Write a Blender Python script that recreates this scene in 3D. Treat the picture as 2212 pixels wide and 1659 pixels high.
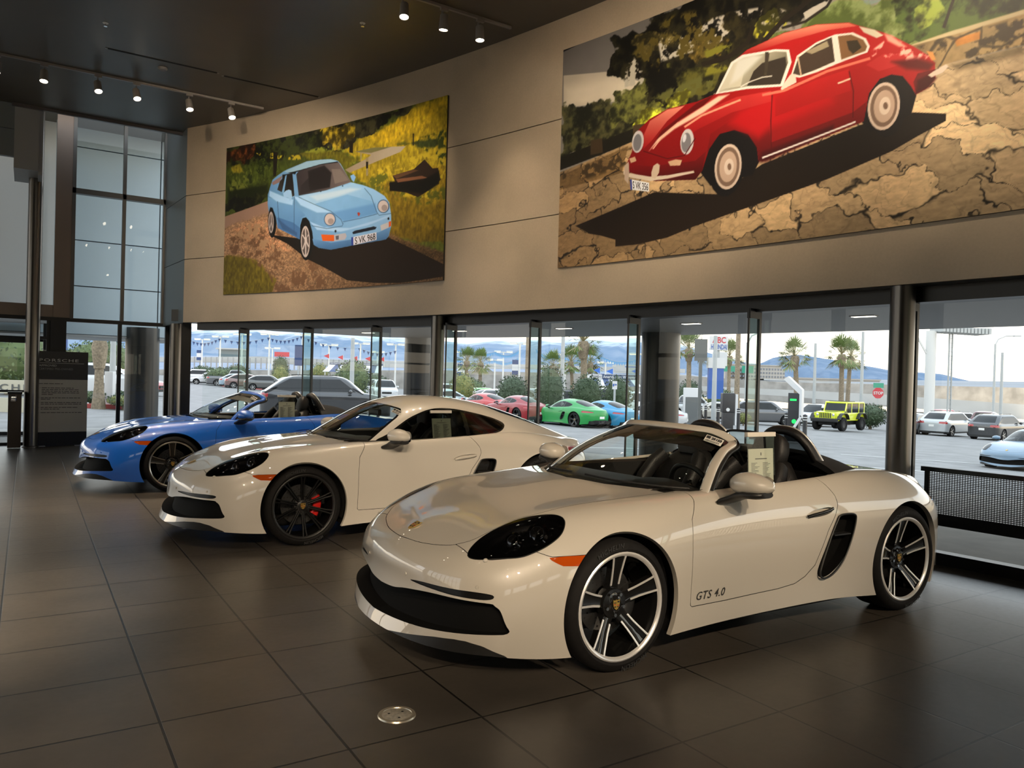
import bpy, bmesh, math, random
import numpy as np
from mathutils import Vector, Matrix
for o in list(bpy.data.objects): bpy.data.objects.remove(o)
SC = bpy.context.scene
random.seed(7); rng = np.random.default_rng(7)
# ---------------------------------------------------------------- camera
CAM_Z = 1.467; FPX = 1660.3
_yaw, _pit, _rol = .563175, -.00627, .026652
_f = Vector((math.sin(_yaw)*math.cos(_pit), math.cos(_yaw)*math.cos(_pit), math.sin(_pit)))
_r0 = Vector((math.cos(_yaw), -math.sin(_yaw), 0)); _u0 = _r0.cross(_f)
_r = _r0*math.cos(_rol)+_u0*math.sin(_rol); _u = -_r0*math.sin(_rol)+_u0*math.cos(_rol)
cd = bpy.data.cameras.new('camera'); cam = bpy.data.objects.new('camera', cd); SC.collection.objects.link(cam)
cd.sensor_fit='HORIZONTAL'; cd.sensor_width=36; cd.lens=FPX/2212*36; cd.clip_start=.05; cd.clip_end=20000
cam.matrix_world = Matrix(((_r.x,_u.x,-_f.x,0),(_r.y,_u.y,-_f.y,0),(_r.z,_u.z,-_f.z,CAM_Z),(0,0,0,1)))
SC.camera = cam
# ---------------------------------------------------------------- sky and exposure
SC.view_settings.view_transform='Standard'; SC.view_settings.look='None'; SC.view_settings.gamma=1; SC.view_settings.use_curve_mapping=False
SC.view_settings.exposure = 0.0
W = bpy.data.worlds.new('dusk_sky'); SC.world = W; W.use_nodes=True; nt=W.node_tree; nt.nodes.clear()
_o=nt.nodes.new('ShaderNodeOutputWorld'); _b=nt.nodes.new('ShaderNodeBackground'); _tc=nt.nodes.new('ShaderNodeTexCoord'); _sx=nt.nodes.new('ShaderNodeSeparateXYZ')
_cr=nt.nodes.new('ShaderNodeValToRGB'); nt.links.new(_tc.outputs['Generated'],_sx.inputs[0]); nt.links.new(_sx.outputs['Z'],_cr.inputs[0])
_e=_cr.color_ramp.elements; _e[0].position=0; _e[0].color=(1.0,.80,.56,1); _e[1].position=1; _e[1].color=(.58,.66,.76,1)
for p,c in ((.03,(1.0,.87,.68,1)),(.09,(.97,.93,.86,1)),(.25,(.74,.80,.86,1))):
    k=_e.new(p); k.color=c
nt.links.new(_cr.outputs[0],_b.inputs[0]); _b.inputs[1].default_value=3.1; nt.links.new(_b.outputs[0],_o.inputs[0])
# ---------------------------------------------------------------- helpers
COL = bpy.context.scene.collection
PI = math.pi
def link(o, parent=None):
    COL.objects.link(o)
    if parent is not None: o.parent = parent
    return o
def tag(o, label=None, cat=None, group=None, kind=None):
    if label: o['label'] = label
    if cat: o['category'] = cat
    if group: o['group'] = group
    if kind: o['kind'] = kind
    return o
def thing(name, label, cat, loc=(0,0,0), rz=0, group=None):
    o = bpy.data.objects.new(name, None); o.empty_display_size = .1
    link(o); o.location = loc; o.rotation_euler = (0,0,rz)
    return tag(o, label, cat, group)
def me_obj(name, V, F, mat, parent=None, normals=None, smooth=True, midx=None):
    me = bpy.data.meshes.new(name)
    V = np.asarray(V, float)
    me.from_pydata(V.tolist(), [], F.tolist() if hasattr(F,'tolist') else F)
    for m in (mat if isinstance(mat,(list,tuple)) else [mat]): me.materials.append(m)
    if midx is not None: me.polygons.foreach_set('material_index', np.asarray(midx,'i'))
    me.polygons.foreach_set('use_smooth', [smooth]*len(me.polygons))
    me.update()
    if normals is not None: me.normals_split_custom_set_from_vertices(np.asarray(normals,float).tolist())
    return link(bpy.data.objects.new(name, me), parent)
def dup(o, parent=None):
    c = o.copy(); link(c, parent)
    for ch in o.children: dup(ch, c)
    return c
class MB:
    """collects simple shapes into one mesh"""
    def __init__(s): s.V=[]; s.F=[]; s.M=[]
    def add(s, V, F, m=0):
        n=len(s.V); s.V += [tuple(map(float,v)) for v in V]; s.F += [tuple(int(i)+n for i in f) for f in F]; s.M += [m]*len(F); return s
    def box(s, x0,x1,y0,y1,z0,z1,m=0,b=0):
        if b>0:
            b=min(b,(x1-x0)*.45,(y1-y0)*.45,(z1-z0)*.45); bm=bmesh.new(); bmesh.ops.create_cube(bm,size=1)
            for v in bm.verts: v.co=((x0+x1)/2+v.co.x*(x1-x0),(y0+y1)/2+v.co.y*(y1-y0),(z0+z1)/2+v.co.z*(z1-z0))
            bmesh.ops.bevel(bm,geom=list(bm.edges),offset=b,segments=3,affect='EDGES',profile=.6)
            return s.bm(bm,m)
        V=[(x,y,z) for z in (z0,z1) for y in (y0,y1) for x in (x0,x1)]
        return s.add(V,[(0,2,3,1),(4,5,7,6),(0,1,5,4),(2,6,7,3),(0,4,6,2),(1,3,7,5)],m)
    def bm(s, bm, m=0):
        bm.verts.index_update(); V=[v.co[:] for v in bm.verts]; F=[[v.index for v in f.verts] for f in bm.faces]; bm.free(); return s.add(V,F,m)
    def bar(s, a, b, w, h=None, m=0, up=(0,0,1)):
        a=Vector(a); b=Vector(b); h=h or w; d=(b-a).normalized(); u=Vector(up)
        if abs(d.dot(u))>.98: u=Vector((1,0,0))
        r=d.cross(u).normalized(); u=r.cross(d)
        V=[p+r*(sx*w/2)+u*(sz*h/2) for p in (a,b) for sx,sz in ((-1,-1),(1,-1),(1,1),(-1,1))]
        return s.add(V,[(0,1,2,3),(7,6,5,4),(0,4,5,1),(1,5,6,2),(2,6,7,3),(3,7,4,0)],m)
    def tube(s, pts, r, n=10, m=0, closed=False, cap=True, sx=1):
        pts=[Vector(p) for p in pts]; K=len(pts); rr=r if hasattr(r,'__len__') else [r]*K
        V=[]; pu=None
        for i,p in enumerate(pts):
            a=pts[(i-1)%K] if (closed or i>0) else p; b=pts[(i+1)%K] if (closed or i<K-1) else p
            d=(b-a).normalized()
            if pu is None:
                pu=Vector((0,0,1)) if abs(d.z)<.9 else Vector((1,0,0))
            r_=d.cross(pu).normalized(); u=r_.cross(d).normalized(); pu=u
            for k in range(n):
                t=2*PI*k/n; V.append(p+r_*(math.cos(t)*rr[i]*sx)+u*(math.sin(t)*rr[i]))
        F=[]
        for i in range(K if closed else K-1):
            j=(i+1)%K
            for k in range(n):
                l=(k+1)%n; F.append((i*n+k,i*n+l,j*n+l,j*n+k))
        if cap and not closed: F += [tuple(range(n))[::-1], tuple((K-1)*n+k for k in range(n))]
        return s.add(V,F,m)
    def lathe(s, prof, n=24, c=(0,0,0), axis='z', m=0, a0=0, a1=2*PI):
        full=abs(a1-a0-2*PI)<1e-6; N=n if full else n+1; V=[]
        for r,h in prof:
            for k in range(N):
                t=a0+(a1-a0)*k/n; x,y=r*math.cos(t),r*math.sin(t)
                p=(x,y,h) if axis=='z' else ((x,h,y) if axis=='y' else (h,x,y))
                V.append((p[0]+c[0],p[1]+c[1],p[2]+c[2]))
        F=[]
        for i in range(len(prof)-1):
            for k in range(n):
                l=(k+1)%N if full else k+1
                q=(i*N+k,i*N+l,(i+1)*N+l,(i+1)*N+k); F.append(q if axis!='y' else q[::-1])
        return s.add(V,F,m)
    def prism(s, poly, d0, d1, plane='xy', m=0):
        n=len(poly); f={'xy':lambda a,b,d:(a,b,d),'xz':lambda a,b,d:(a,d,b),'yz':lambda a,b,d:(d,a,b)}[plane]
        V=[f(a,b,d0) for a,b in poly]+[f(a,b,d1) for a,b in poly]
        return s.add(V,[tuple(range(n))[::-1],tuple(range(n,2*n))]+[(i,(i+1)%n,n+(i+1)%n,n+i) for i in range(n)],m)
    def sphere(s, c, r, n=12, k=8, m=0):
        rx,ry,rz=r if hasattr(r,'__len__') else (r,r,r)
        V=[(c[0]+rx*math.sin(PI*i/k)*math.cos(2*PI*j/n),c[1]+ry*math.sin(PI*i/k)*math.sin(2*PI*j/n),c[2]+rz*math.cos(PI*i/k)) for i in range(k+1) for j in range(n)]
        F=[(i*n+j,(i+1)*n+j,(i+1)*n+(j+1)%n,i*n+(j+1)%n) for i in range(k) for j in range(n)]
        return s.add(V,F,m)
    def xf(s, fn): s.V=[tuple(fn(*v)) for v in s.V]; return s
    def build(s, name, mat, parent=None, smooth=False, auto=None):
        o=me_obj(name,s.V,s.F,mat,parent,None,smooth or auto is not None,s.M)
        bm=bmesh.new(); bm.from_mesh(o.data); bmesh.ops.recalc_face_normals(bm,faces=bm.faces)
        if auto is not None:
            bm.normal_update()
            for e in bm.edges:
                if len(e.link_faces)==2: e.smooth = e.link_faces[0].normal.angle(e.link_faces[1].normal,0) < auto
                else: e.smooth=True
        bm.to_mesh(o.data); bm.free()
        return o
def spl(pts, n=8, closed=False):
    """Catmull-Rom resample of a 2-D or 3-D point list"""
    P=np.array(pts,float); K=len(P); out=[]
    for i in range(K if closed else K-1):
        g=(lambda k:P[k%K]) if closed else (lambda k:P[min(max(k,0),K-1)])
        a,b,c,d=g(i-1),g(i),g(i+1),g(i+2)
        for k in range(n):
            t=k/n; out.append(.5*((2*b)+(c-a)*t+(2*a-5*b+4*c-d)*t*t+(3*b-a-3*c+d)*t**3))
    if not closed: out.append(P[-1])
    return np.array(out)
def sdf(poly, X, Y):
    """signed distance (negative inside) from points to a closed polygon"""
    P=np.asarray(poly,float); Q=np.roll(P,-1,0); X=np.asarray(X); Y=np.asarray(Y)
    d=np.full(X.shape,1e9); ins=np.zeros(X.shape,bool)
    for (x0,y0),(x1,y1) in zip(P,Q):
        ex,ey=x1-x0,y1-y0; L=ex*ex+ey*ey+1e-18
        t=np.clip(((X-x0)*ex+(Y-y0)*ey)/L,0,1)
        d=np.minimum(d,(X-x0-t*ex)**2+(Y-y0-t*ey)**2)
        if y0!=y1: ins ^= ((y0>Y)!=(y1>Y)) & (X < x0+(Y-y0)*ex/(y1-y0))
    d=np.sqrt(d); return np.where(ins,-d,d)
def pdist(line, X, Y):
    """distance to an open polyline"""
    P=np.asarray(line,float); d=np.full(X.shape,1e9)
    for (x0,y0),(x1,y1) in zip(P[:-1],P[1:]):
        ex,ey=x1-x0,y1-y0; t=np.clip(((X-x0)*ex+(Y-y0)*ey)/(ex*ex+ey*ey+1e-18),0,1)
        d=np.minimum(d,(X-x0-t*ex)**2+(Y-y0-t*ey)**2)
    return np.sqrt(d)
# ---- triangle sheets: (V, N, T); cut() splits one along the zero line of f
def compact(V,N,T):
    u,inv=np.unique(T,return_inverse=True); return V[u],N[u],inv.reshape(-1,3)
def cut(M, f):
    V,N,T=M
    if len(T)==0: return M,M
    f=np.where(np.abs(f)<1e-7,1e-7,f); S=f>0; st=S[T]; c=st.sum(1)
    keep=T[(c==0)]; out=T[c==3]
    mx=np.where((c==1)|(c==2))[0]
    if len(mx):
        t=T[mx]; s=st[mx]; lone=np.where(c[mx]==1, np.argmax(s,1), np.argmin(s,1))
        r=np.arange(len(mx)); a=t[r,lone]; b=t[r,(lone+1)%3]; d=t[r,(lone+2)%3]
        n=len(V); E=np.concatenate([np.stack([np.minimum(a,b),np.maximum(a,b)],1),np.stack([np.minimum(a,d),np.maximum(a,d)],1)])
        key=E[:,0].astype(np.int64)*n+E[:,1]; uk,inv=np.unique(key,return_inverse=True); inv=inv.reshape(-1)
        i0=uk//n; i1=uk%n; w=(f[i0]/(f[i0]-f[i1]))[:,None]
        V=np.concatenate([V,V[i0]*(1-w)+V[i1]*w]); nn=N[i0]*(1-w)+N[i1]*w
        N=np.concatenate([N,nn/np.maximum(np.linalg.norm(nn,axis=1,keepdims=True),1e-9)])
        p=n+inv[:len(mx)]; q=n+inv[len(mx):]
        t1=np.stack([a,p,q],1); t2=np.concatenate([np.stack([p,b,d],1),np.stack([p,d,q],1)])
        pos=c[mx]==1; pos2=np.concatenate([pos,pos])
        out=np.concatenate([out,t1[pos],t2[~pos2]]); keep=np.concatenate([keep,t1[~pos],t2[pos2]])
    return compact(V,N,keep),compact(V,N,out)
def cutp(M, poly, ax=(0,2), mask=None):
    """cut along a closed polygon seen along an axis; mask keeps far surfaces out"""
    f=sdf(poly,M[0][:,ax[0]],M[0][:,ax[1]])
    if mask is not None: f=np.where(mask(M[0]),f,np.abs(f)+.05)
    return cut(M,f)
def mirror(M):
    V,N,T=M; k=np.array([1,-1,1.]); return V*k,N*k,T[:,::-1]
def join(*Ms):
    V=[];N=[];T=[];n=0
    for M in Ms: V.append(M[0]);N.append(M[1]);T.append(M[2]+n);n+=len(M[0])
    return np.concatenate(V),np.concatenate(N),np.concatenate(T)
def both(M):
    """a half sheet and its mirror image welded along the centreline"""
    V,N,T=M; R=mirror(M); on=np.abs(V[:,1])<1e-6; n=len(V); idx=np.where(on,np.arange(n),n+np.cumsum(~on)-1)
    return np.concatenate([V,R[0][~on]]),np.concatenate([N,R[1][~on]]),np.concatenate([T,idx[R[2]]])
def boundary(T):
    E=np.concatenate([T[:,[0,1]],T[:,[1,2]],T[:,[2,0]]]); s=np.sort(E,1)
    k=s[:,0].astype(np.int64)*(T.max()+1)+s[:,1]; u,i,c=np.unique(k,return_index=True,return_counts=True)
    return E[i[c==1]]
def walls(M, depth, keep=lambda V:np.ones(len(V),bool), vec=None):
    """strip running inward from a sheet's open edge"""
    V,N,T=M
    if len(T)==0: return V,N,T
    e=boundary(T); e=e[keep(V[e[:,0]])&keep(V[e[:,1]])&~((np.abs(V[e[:,0],1])<1e-4)&(np.abs(V[e[:,1],1])<1e-4))]
    u,inv=np.unique(e,return_inverse=True); inv=inv.reshape(-1,2); n=len(u)
    D=-N[u]*depth if vec is None else np.broadcast_to(np.asarray(vec,float),(n,3))*depth
    VV=np.concatenate([V[u],V[u]+D]); a,b=inv[:,0],inv[:,1]
    TT=np.concatenate([np.stack([b,a,n+a],1),np.stack([b,n+a,n+b],1)])
    fn=np.cross(VV[TT[:,1]]-VV[TT[:,0]],VV[TT[:,2]]-VV[TT[:,0]]); NN=np.zeros_like(VV)
    for k in range(3): np.add.at(NN,TT[:,k],fn)
    NN/=np.maximum(np.linalg.norm(NN,axis=1,keepdims=True),1e-12); return VV,NN,TT
def offset(M,d): return M[0]+M[1]*d,M[1],M[2]
def recess(M,d): return join(offset(M,-d),walls(M,d))
def sheet(name,M,mat,parent=None): return me_obj(name,M[0],M[2],mat,parent,M[1])
# ---- smooth surface over a control net
def bs_basis(t,K):
    i=np.minimum(np.floor(t).astype(int),K-2); w=t-i; B=np.zeros((len(t),K+2)); D=np.zeros_like(B); r=np.arange(len(t))
    for k,(b,d) in enumerate([((1-w)**3/6,-(1-w)**2/2),((3*w**3-6*w*w+4)/6,(9*w*w-12*w)/6),((-3*w**3+3*w*w+3*w+1)/6,(-9*w*w+6*w+3)/6),(w**3/6,w*w/2)]):
        B[r,i+k]=b; D[r,i+k]=d
    return B,D
MIR=np.array([1,-1,1.])
def extend(P, sym):
    """phantom rows and columns; sym = (row0, rowN, col0, colN) mirrored at y=0 or else straight on"""
    top=P[1]*MIR if sym[0] else 2*P[0]-P[1]; bot=P[-2]*MIR if sym[1] else 2*P[-1]-P[-2]
    P=np.concatenate([top[None],P,bot[None]])
    l=P[:,1]*MIR if sym[2] else 2*P[:,0]-P[:,1]; r=P[:,-2]*MIR if sym[3] else 2*P[:,-1]-P[:,-2]
    return np.concatenate([l[:,None],P,r[:,None]],1)
def net_surface(P, res, sym, tight=.7):
    P=np.array(P,float); R,C,_=P.shape; Q=P.copy()
    Bu,_=bs_basis(np.arange(C)*1.,C); Bv,_=bs_basis(np.arange(R)*1.,R)
    for _ in range(2): Q=Q+tight*(P-np.einsum('ra,abk,cb->rck',Bv,extend(Q,sym),Bu))
    def samp(n,L): return np.concatenate([i+np.arange(max(2,int(math.ceil(L[i]/res))))/max(2,int(math.ceil(L[i]/res))) for i in range(n-1)]+[[n-1.]])
    lu=np.linalg.norm(np.diff(P,axis=1),axis=2).max(0); lv=np.linalg.norm(np.diff(P,axis=0),axis=2).max(1)
    tu=samp(C,lu); tv=samp(R,lv); Bu,Du=bs_basis(tu,C); Bv,Dv=bs_basis(tv,R); X=extend(Q,sym)
    S=np.einsum('va,abk,ub->vuk',Bv,X,Bu); du=np.einsum('va,abk,ub->vuk',Bv,X,Du); dv=np.einsum('va,abk,ub->vuk',Dv,X,Bu)
    N=np.cross(du,dv); N/=np.maximum(np.linalg.norm(N,axis=2,keepdims=True),1e-12)
    nv,nu=len(tv),len(tu); I=np.arange(nv*nu).reshape(nv,nu)
    a,b,c,d=I[:-1,:-1].ravel(),I[:-1,1:].ravel(),I[1:,1:].ravel(),I[1:,:-1].ravel()
    T=np.concatenate([np.stack([a,b,c],1),np.stack([a,c,d],1)])
    return S.reshape(-1,3),N.reshape(-1,3),T
# ---------------------------------------------------------------- materials
MATS={}
def nd(nt,t,**kw):
    n=nt.nodes.new('ShaderNode'+t)
    for k,v in kw.items(): setattr(n,k,v)
    return n
def base(name):
    m=bpy.data.materials.new(name); m.use_nodes=True; nt=m.node_tree
    b=nt.nodes['Principled BSDF']; return m,nt,b
def rgb(c): return (c[0],c[1],c[2],1)
def mat(name, col, rough=.5, metal=0, coat=0, spec=.5, noise=0, nscale=20, bump=0, bscale=80, emit=None, estr=0):
    """plain procedural surface: colour broken up by noise, optional bump"""
    if name in MATS: return MATS[name]
    m,nt,b=base(name); b.inputs['Roughness'].default_value=rough; b.inputs['Metallic'].default_value=metal
    b.inputs['Coat Weight'].default_value=coat; b.inputs['Coat Roughness'].default_value=.02; b.inputs['Specular IOR Level'].default_value=spec
    b.inputs['Base Color'].default_value=rgb(col)
    if noise:
        tc=nd(nt,'TexCoord'); n=nd(nt,'TexNoise'); n.inputs['Scale'].default_value=nscale; n.inputs['Detail'].default_value=5
        nt.links.new(tc.outputs['Object'],n.inputs['Vector'])
        r=nd(nt,'ValToRGB'); r.color_ramp.elements[0].color=rgb([max(0,c*(1-noise)) for c in col]); r.color_ramp.elements[1].color=rgb([min(1,c*(1+noise)) for c in col])
        r.color_ramp.elements[0].position=.3; r.color_ramp.elements[1].position=.7
        nt.links.new(n.outputs['Fac'],r.inputs[0]); nt.links.new(r.outputs[0],b.inputs['Base Color'])
    if bump:
        tc=nd(nt,'TexCoord'); n=nd(nt,'TexNoise'); n.inputs['Scale'].default_value=bscale; n.inputs['Detail'].default_value=4
        nt.links.new(tc.outputs['Object'],n.inputs['Vector']); bp=nd(nt,'Bump'); bp.inputs['Strength'].default_value=bump; bp.inputs['Distance'].default_value=.01
        nt.links.new(n.outputs['Fac'],bp.inputs['Height']); nt.links.new(bp.outputs[0],b.inputs['Normal'])
    if emit: b.inputs['Emission Color'].default_value=rgb(emit); b.inputs['Emission Strength'].default_value=estr
    MATS[name]=m; return m
def paint(name,col,flake=.0):
    if name in MATS: return MATS[name]
    m=mat(name,col,.38,flake,1.0,.5); q=m.node_tree.nodes['Principled BSDF']; o='lot_' in name or 'far_' in name; q.inputs['Coat IOR'].default_value=1.35 if o else 1.65; q.inputs['Coat Weight'].default_value=.6 if o else 1; q.inputs['Coat Roughness'].default_value=.006; return m
def glass(name, tint, ior=1.5, boost=1.0):
    """thin pane: tinted see-through plus fresnel reflection"""
    if name in MATS: return MATS[name]
    m=bpy.data.materials.new(name); m.use_nodes=True; nt=m.node_tree; nt.nodes.clear()
    o=nd(nt,'OutputMaterial'); mx=nd(nt,'MixShader'); t=nd(nt,'BsdfTransparent'); g=nd(nt,'BsdfGlossy'); f=nd(nt,'LayerWeight')
    t.inputs[0].default_value=rgb(tint); g.inputs['Roughness'].default_value=0.0; f0=((ior-1)/(ior+1))**2*boost
    pw=nd(nt,'Math',operation='POWER'); pw.inputs[1].default_value=5; mu=nd(nt,'Math',operation='MULTIPLY_ADD'); mu.inputs[1].default_value=1-f0; mu.inputs[2].default_value=f0
    nt.links.new(f.outputs['Facing'],pw.inputs[0]); nt.links.new(pw.outputs[0],mu.inputs[0]); nt.links.new(mu.outputs[0],mx.inputs[0]); nt.links.new(t.outputs[0],mx.inputs[1]); nt.links.new(g.outputs[0],mx.inputs[2]); nt.links.new(mx.outputs[0],o.inputs[0])
    MATS[name]=m; return m
def glow(name,col,s):
    return mat(name,col,.4,emit=col,estr=s)
BLACK=mat('black_plastic',(.012,.012,.012),.45,bump=.1,bscale=300)
GLOSSBLACK=mat('gloss_black',(.008,.008,.008),.06,coat=.5)
RUBBER=mat('tyre_rubber',(.0075,.007,.007),.75,spec=.22,noise=.2,nscale=40)
DARK=mat('dark_void',(.004,.004,.004),.8)
LEATHER=mat('black_leather',(.007,.0065,.0065),.5,bump=.25,bscale=160)
SILVER=mat('machined_silver',(.88,.87,.85),.28,.55)
CHROME=mat('chrome',(.85,.85,.85),.06,1)
GOLD=mat('crest_gold',(.75,.50,.12),.3,.8)
RED=mat('caliper_red',(.62,.015,.012),.3,coat=.5)
AMBER=mat('amber_lens',(.42,.060,.004),.08,coat=1)
REDLENS=mat('red_lens',(.35,.01,.01),.1,coat=1)
DISC=mat('brake_disc',(.10,.10,.10),.4,.9)
CARGLASS=glass('car_glass',(.80,.84,.82),1.5)
DARKGLASS=glass('privacy_glass',(.10,.11,.11),1.52)
LENSGLASS=glass('headlamp_glass',(.30,.30,.31),1.5)
FABRIC=mat('black_roof_cloth',(.017,.017,.018),.9,bump=.3,bscale=400)
PAPER=mat('paper',(.72,.71,.62),.7); INK=mat('ink',(.02,.02,.02),.6)
WHITEP=mat('white_plastic',(.75,.74,.70),.4)
# ---------------------------------------------------------------- the sports car
# control net, rows from centreline down to the sill, columns from nose to tail; x from front axle, y half width, z up
CN=[ # c0 .. c15
[(-.80,0,.640),(-.70,0,.685),(-.60,0,.718),(-.46,0,.755),(-.27,0,.795),(0,0,.838),(.34,0,.885),(.75,0,.90),(1.25,0,.90),(1.75,0,.92),(2.1,0,.93),(2.475,0,.915),(2.85,0,.885),(3.1,0,.86),(3.27,0,.835),(3.37,0,.815)],
[(-.87,0,.612),(-.79,.22,.632),(-.70,.33,.668),(-.54,.37,.727),(-.29,.40,.785),(0,.40,.822),(.34,.42,.862),(.75,.42,.885),(1.25,.40,.89),(1.75,.38,.915),(2.1,.38,.925),(2.475,.38,.905),(2.85,.38,.875),(3.08,.37,.85),(3.27,.33,.825),(3.39,0,.80)],
[(-.925,0,.572),(-.87,.30,.585),(-.79,.50,.612),(-.61,.585,.705),(-.32,.60,.795),(0,.605,.828),(.34,.635,.85),(.75,.665,.872),(1.25,.66,.89),(1.75,.66,.915),(2.1,.65,.925),(2.475,.62,.905),(2.82,.57,.865),(3.03,.54,.835),(3.24,.46,.80),(3.41,0,.775)],
[(-.955,0,.53),(-.915,.335,.538),(-.835,.585,.548),(-.675,.705,.625),(-.36,.735,.758),(0,.75,.805),(.34,.765,.835),(.75,.785,.858),(1.25,.79,.872),(1.75,.78,.90),(2.1,.77,.928),(2.475,.735,.912),(2.8,.68,.855),(3.02,.61,.79),(3.26,.49,.74),(3.425,0,.735)],
[(-.968,0,.48),(-.928,.36,.482),(-.845,.625,.485),(-.655,.79,.535),(-.37,.845,.655),(0,.868,.705),(.34,.862,.74),(.75,.85,.75),(1.25,.85,.76),(1.75,.858,.79),(2.1,.872,.80),(2.475,.880,.79),(2.8,.835,.74),(3.03,.735,.69),(3.27,.54,.66),(3.435,0,.66)],
[(-.968,0,.42),(-.93,.37,.42),(-.85,.64,.42),(-.655,.815,.43),(-.36,.888,.50),(0,.905,.53),(.34,.892,.55),(.75,.875,.56),(1.25,.872,.56),(1.75,.888,.57),(2.1,.905,.58),(2.475,.915,.58),(2.8,.875,.57),(3.04,.765,.56),(3.28,.56,.55),(3.44,0,.55)],
[(-.992,0,.30),(-.952,.37,.30),(-.868,.65,.30),(-.665,.825,.31),(-.37,.888,.32),(0,.90,.33),(.34,.888,.34),(.75,.866,.34),(1.25,.858,.34),(1.75,.872,.34),(2.1,.892,.35),(2.475,.905,.35),(2.8,.875,.36),(3.03,.77,.36),(3.26,.56,.36),(3.42,0,.36)],
[(-1.04,0,.17),(-.995,.36,.17),(-.875,.63,.168),(-.65,.80,.158),(-.37,.875,.135),(0,.89,.13),(.34,.885,.15),(.75,.872,.165),(1.25,.868,.172),(1.75,.880,.175),(2.1,.885,.15),(2.475,.89,.14),(2.8,.86,.15),(2.99,.76,.17),(3.21,.55,.19),(3.36,0,.2)]]
# greenhouse of the coupe
GN=[
[(.30,0,.865),(.66,0,1.075),(1.00,0,1.225),(1.35,0,1.278),(1.75,0,1.262),(2.15,0,1.20),(2.6,0,1.072),(3.05,0,.915),(3.33,0,.815)],
[(.36,.36,.86),(.71,.34,1.055),(1.03,.32,1.20),(1.36,.30,1.255),(1.75,.29,1.24),(2.15,.29,1.175),(2.6,.29,1.045),(3.05,.29,.895),(3.31,.3,.80)],
[(.57,.655,.845),(.84,.595,1.005),(1.11,.545,1.140),(1.4,.515,1.190),(1.75,.505,1.178),(2.13,.495,1.112),(2.56,.475,.992),(2.98,.45,.865),(3.25,.45,.78)],
[(.68,.725,.83),(.92,.69,.95),(1.18,.655,1.045),(1.44,.63,1.085),(1.75,.62,1.082),(2.1,.61,1.035),(2.5,.59,.945),(2.9,.55,.85),(3.15,.53,.78)],
[(.74,.765,.82),(1.0,.77,.855),(1.25,.77,.868),(1.5,.768,.878),(1.78,.768,.888),(2.1,.755,.91),(2.45,.71,.885),(2.85,.64,.82),(3.1,.60,.76)],
[(.72,.77,.72),(1.0,.775,.74),(1.25,.775,.75),(1.5,.775,.76),(1.78,.775,.77),(2.1,.76,.78),(2.45,.71,.77),(2.85,.64,.72),(3.08,.60,.66)]]
WBASE=[(.31,0,.880),(.36,.34,.868),(.52,.60,.856),(.695,.742,.852)]
def car_surface(res): return net_surface(CN,res,(1,0,1,1))
def greenhouse(res): return net_surface(GN,res,(1,0,0,0))
# ==== builder
HEADL=[(-.757,.584),(-.684,.556),(-.587,.552),(-.45,.57),(-.355,.625),(-.29,.687),(-.284,.743),(-.333,.792),(-.407,.808),(-.5,.801),(-.594,.771),(-.711,.691),(-.762,.627)]
HOOD=[(-.878,-.3),(-.878,0),(-.872,.08),(-.847,.23),(-.79,.405),(-.745,.475),(-.69,.525),(-.6,.545),(-.45,.556),(-.34,.60),(-.1,.615),(.2,.64),(.45,.665),(.53,.655),(.38,.40),(.31,.2),(.28,0),(.28,-.3)]
OPEN=[(.26,-.3),(.26,0),(.32,.3),(.44,.52),(.62,.70),(.72,.738),(1.2,.752),(1.75,.752),(1.95,.742),(2.12,.70),(2.27,.62),(2.40,.48),(2.48,.25),(2.50,0),(2.50,-.3)]
OPENC=[(.34,-.3),(.34,0),(.40,.3),(.52,.52),(.68,.68),(.78,.73),(1.2,.74),(1.75,.74),(2.0,.70),(2.4,.6),(2.6,.4),(2.6,-.3)]
DOOR=[(.606,.95),(.56,.83),(.495,.74),(.482,.62),(.476,.278),(.757,.277),(1.211,.288),(1.36,.302),(1.45,.335),(1.535,.396),(1.60,.52),(1.64,.60),(1.713,.69),(1.744,.75),(1.735,.80),(1.70,.85),(1.65,.91),(1.62,.95)]
SCOOP=[(1.745,.685),(1.82,.690),(1.885,.683),(1.903,.655),(1.88,.57),(1.83,.47),(1.77,.39),(1.69,.335),(1.62,.314),(1.575,.322),(1.562,.35),(1.577,.40),(1.62,.49),(1.666,.576),(1.715,.655)]
HANDLE=[(1.44,.685),(1.456,.706),(1.527,.728),(1.638,.737),(1.70,.73),(1.665,.702),(1.561,.686)]
MARKER=[(-.45,.617),(-.36,.621),(-.20,.620),(-.28,.572),(-.38,.578),(-.42,.598)]
INTAKE=[(-.3,.362),(0,.362),(.15,.370),(.277,.392),(.52,.418),(.75,.416),(.785,.404),(.805,.375),(.82,.31),(.824,.288),(.815,.275),(.79,.271),(.68,.264),(.365,.240),(0,.226),(-.3,.226)]
DRL=[(.30,.438),(.514,.434),(.70,.429),(.76,.430),(.776,.441),(.765,.455),(.70,.461),(.539,.458),(.40,.452)]
CHIN=[(-.3,0),(-.3,.162),(0,.162),(.2,.168),(.388,.195),(.55,.222),(.65,.232),(.70,.230),(.75,.213),(.80,.165),(.83,0)]
BUMPER=[(-2,-1),(-.2,-1),(-.2,.622),(-.43,.621),(-.5,.645),(-.6,.617),(-.7,.603),(-.76,.615),(-.76,2),(-2,2)]
DLO=[(.715,.862),(.83,.93),(.964,1.012),(1.08,1.075),(1.202,1.122),(1.30,1.150),(1.42,1.165),(1.6,1.157),(1.825,1.117),(2.013,1.072),(2.11,1.035),(2.135,1.012),(2.12,.985),(2.05,.945),(1.946,.921),(1.724,.889),(1.4,.876),(1.126,.868),(.80,.860)]
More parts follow.
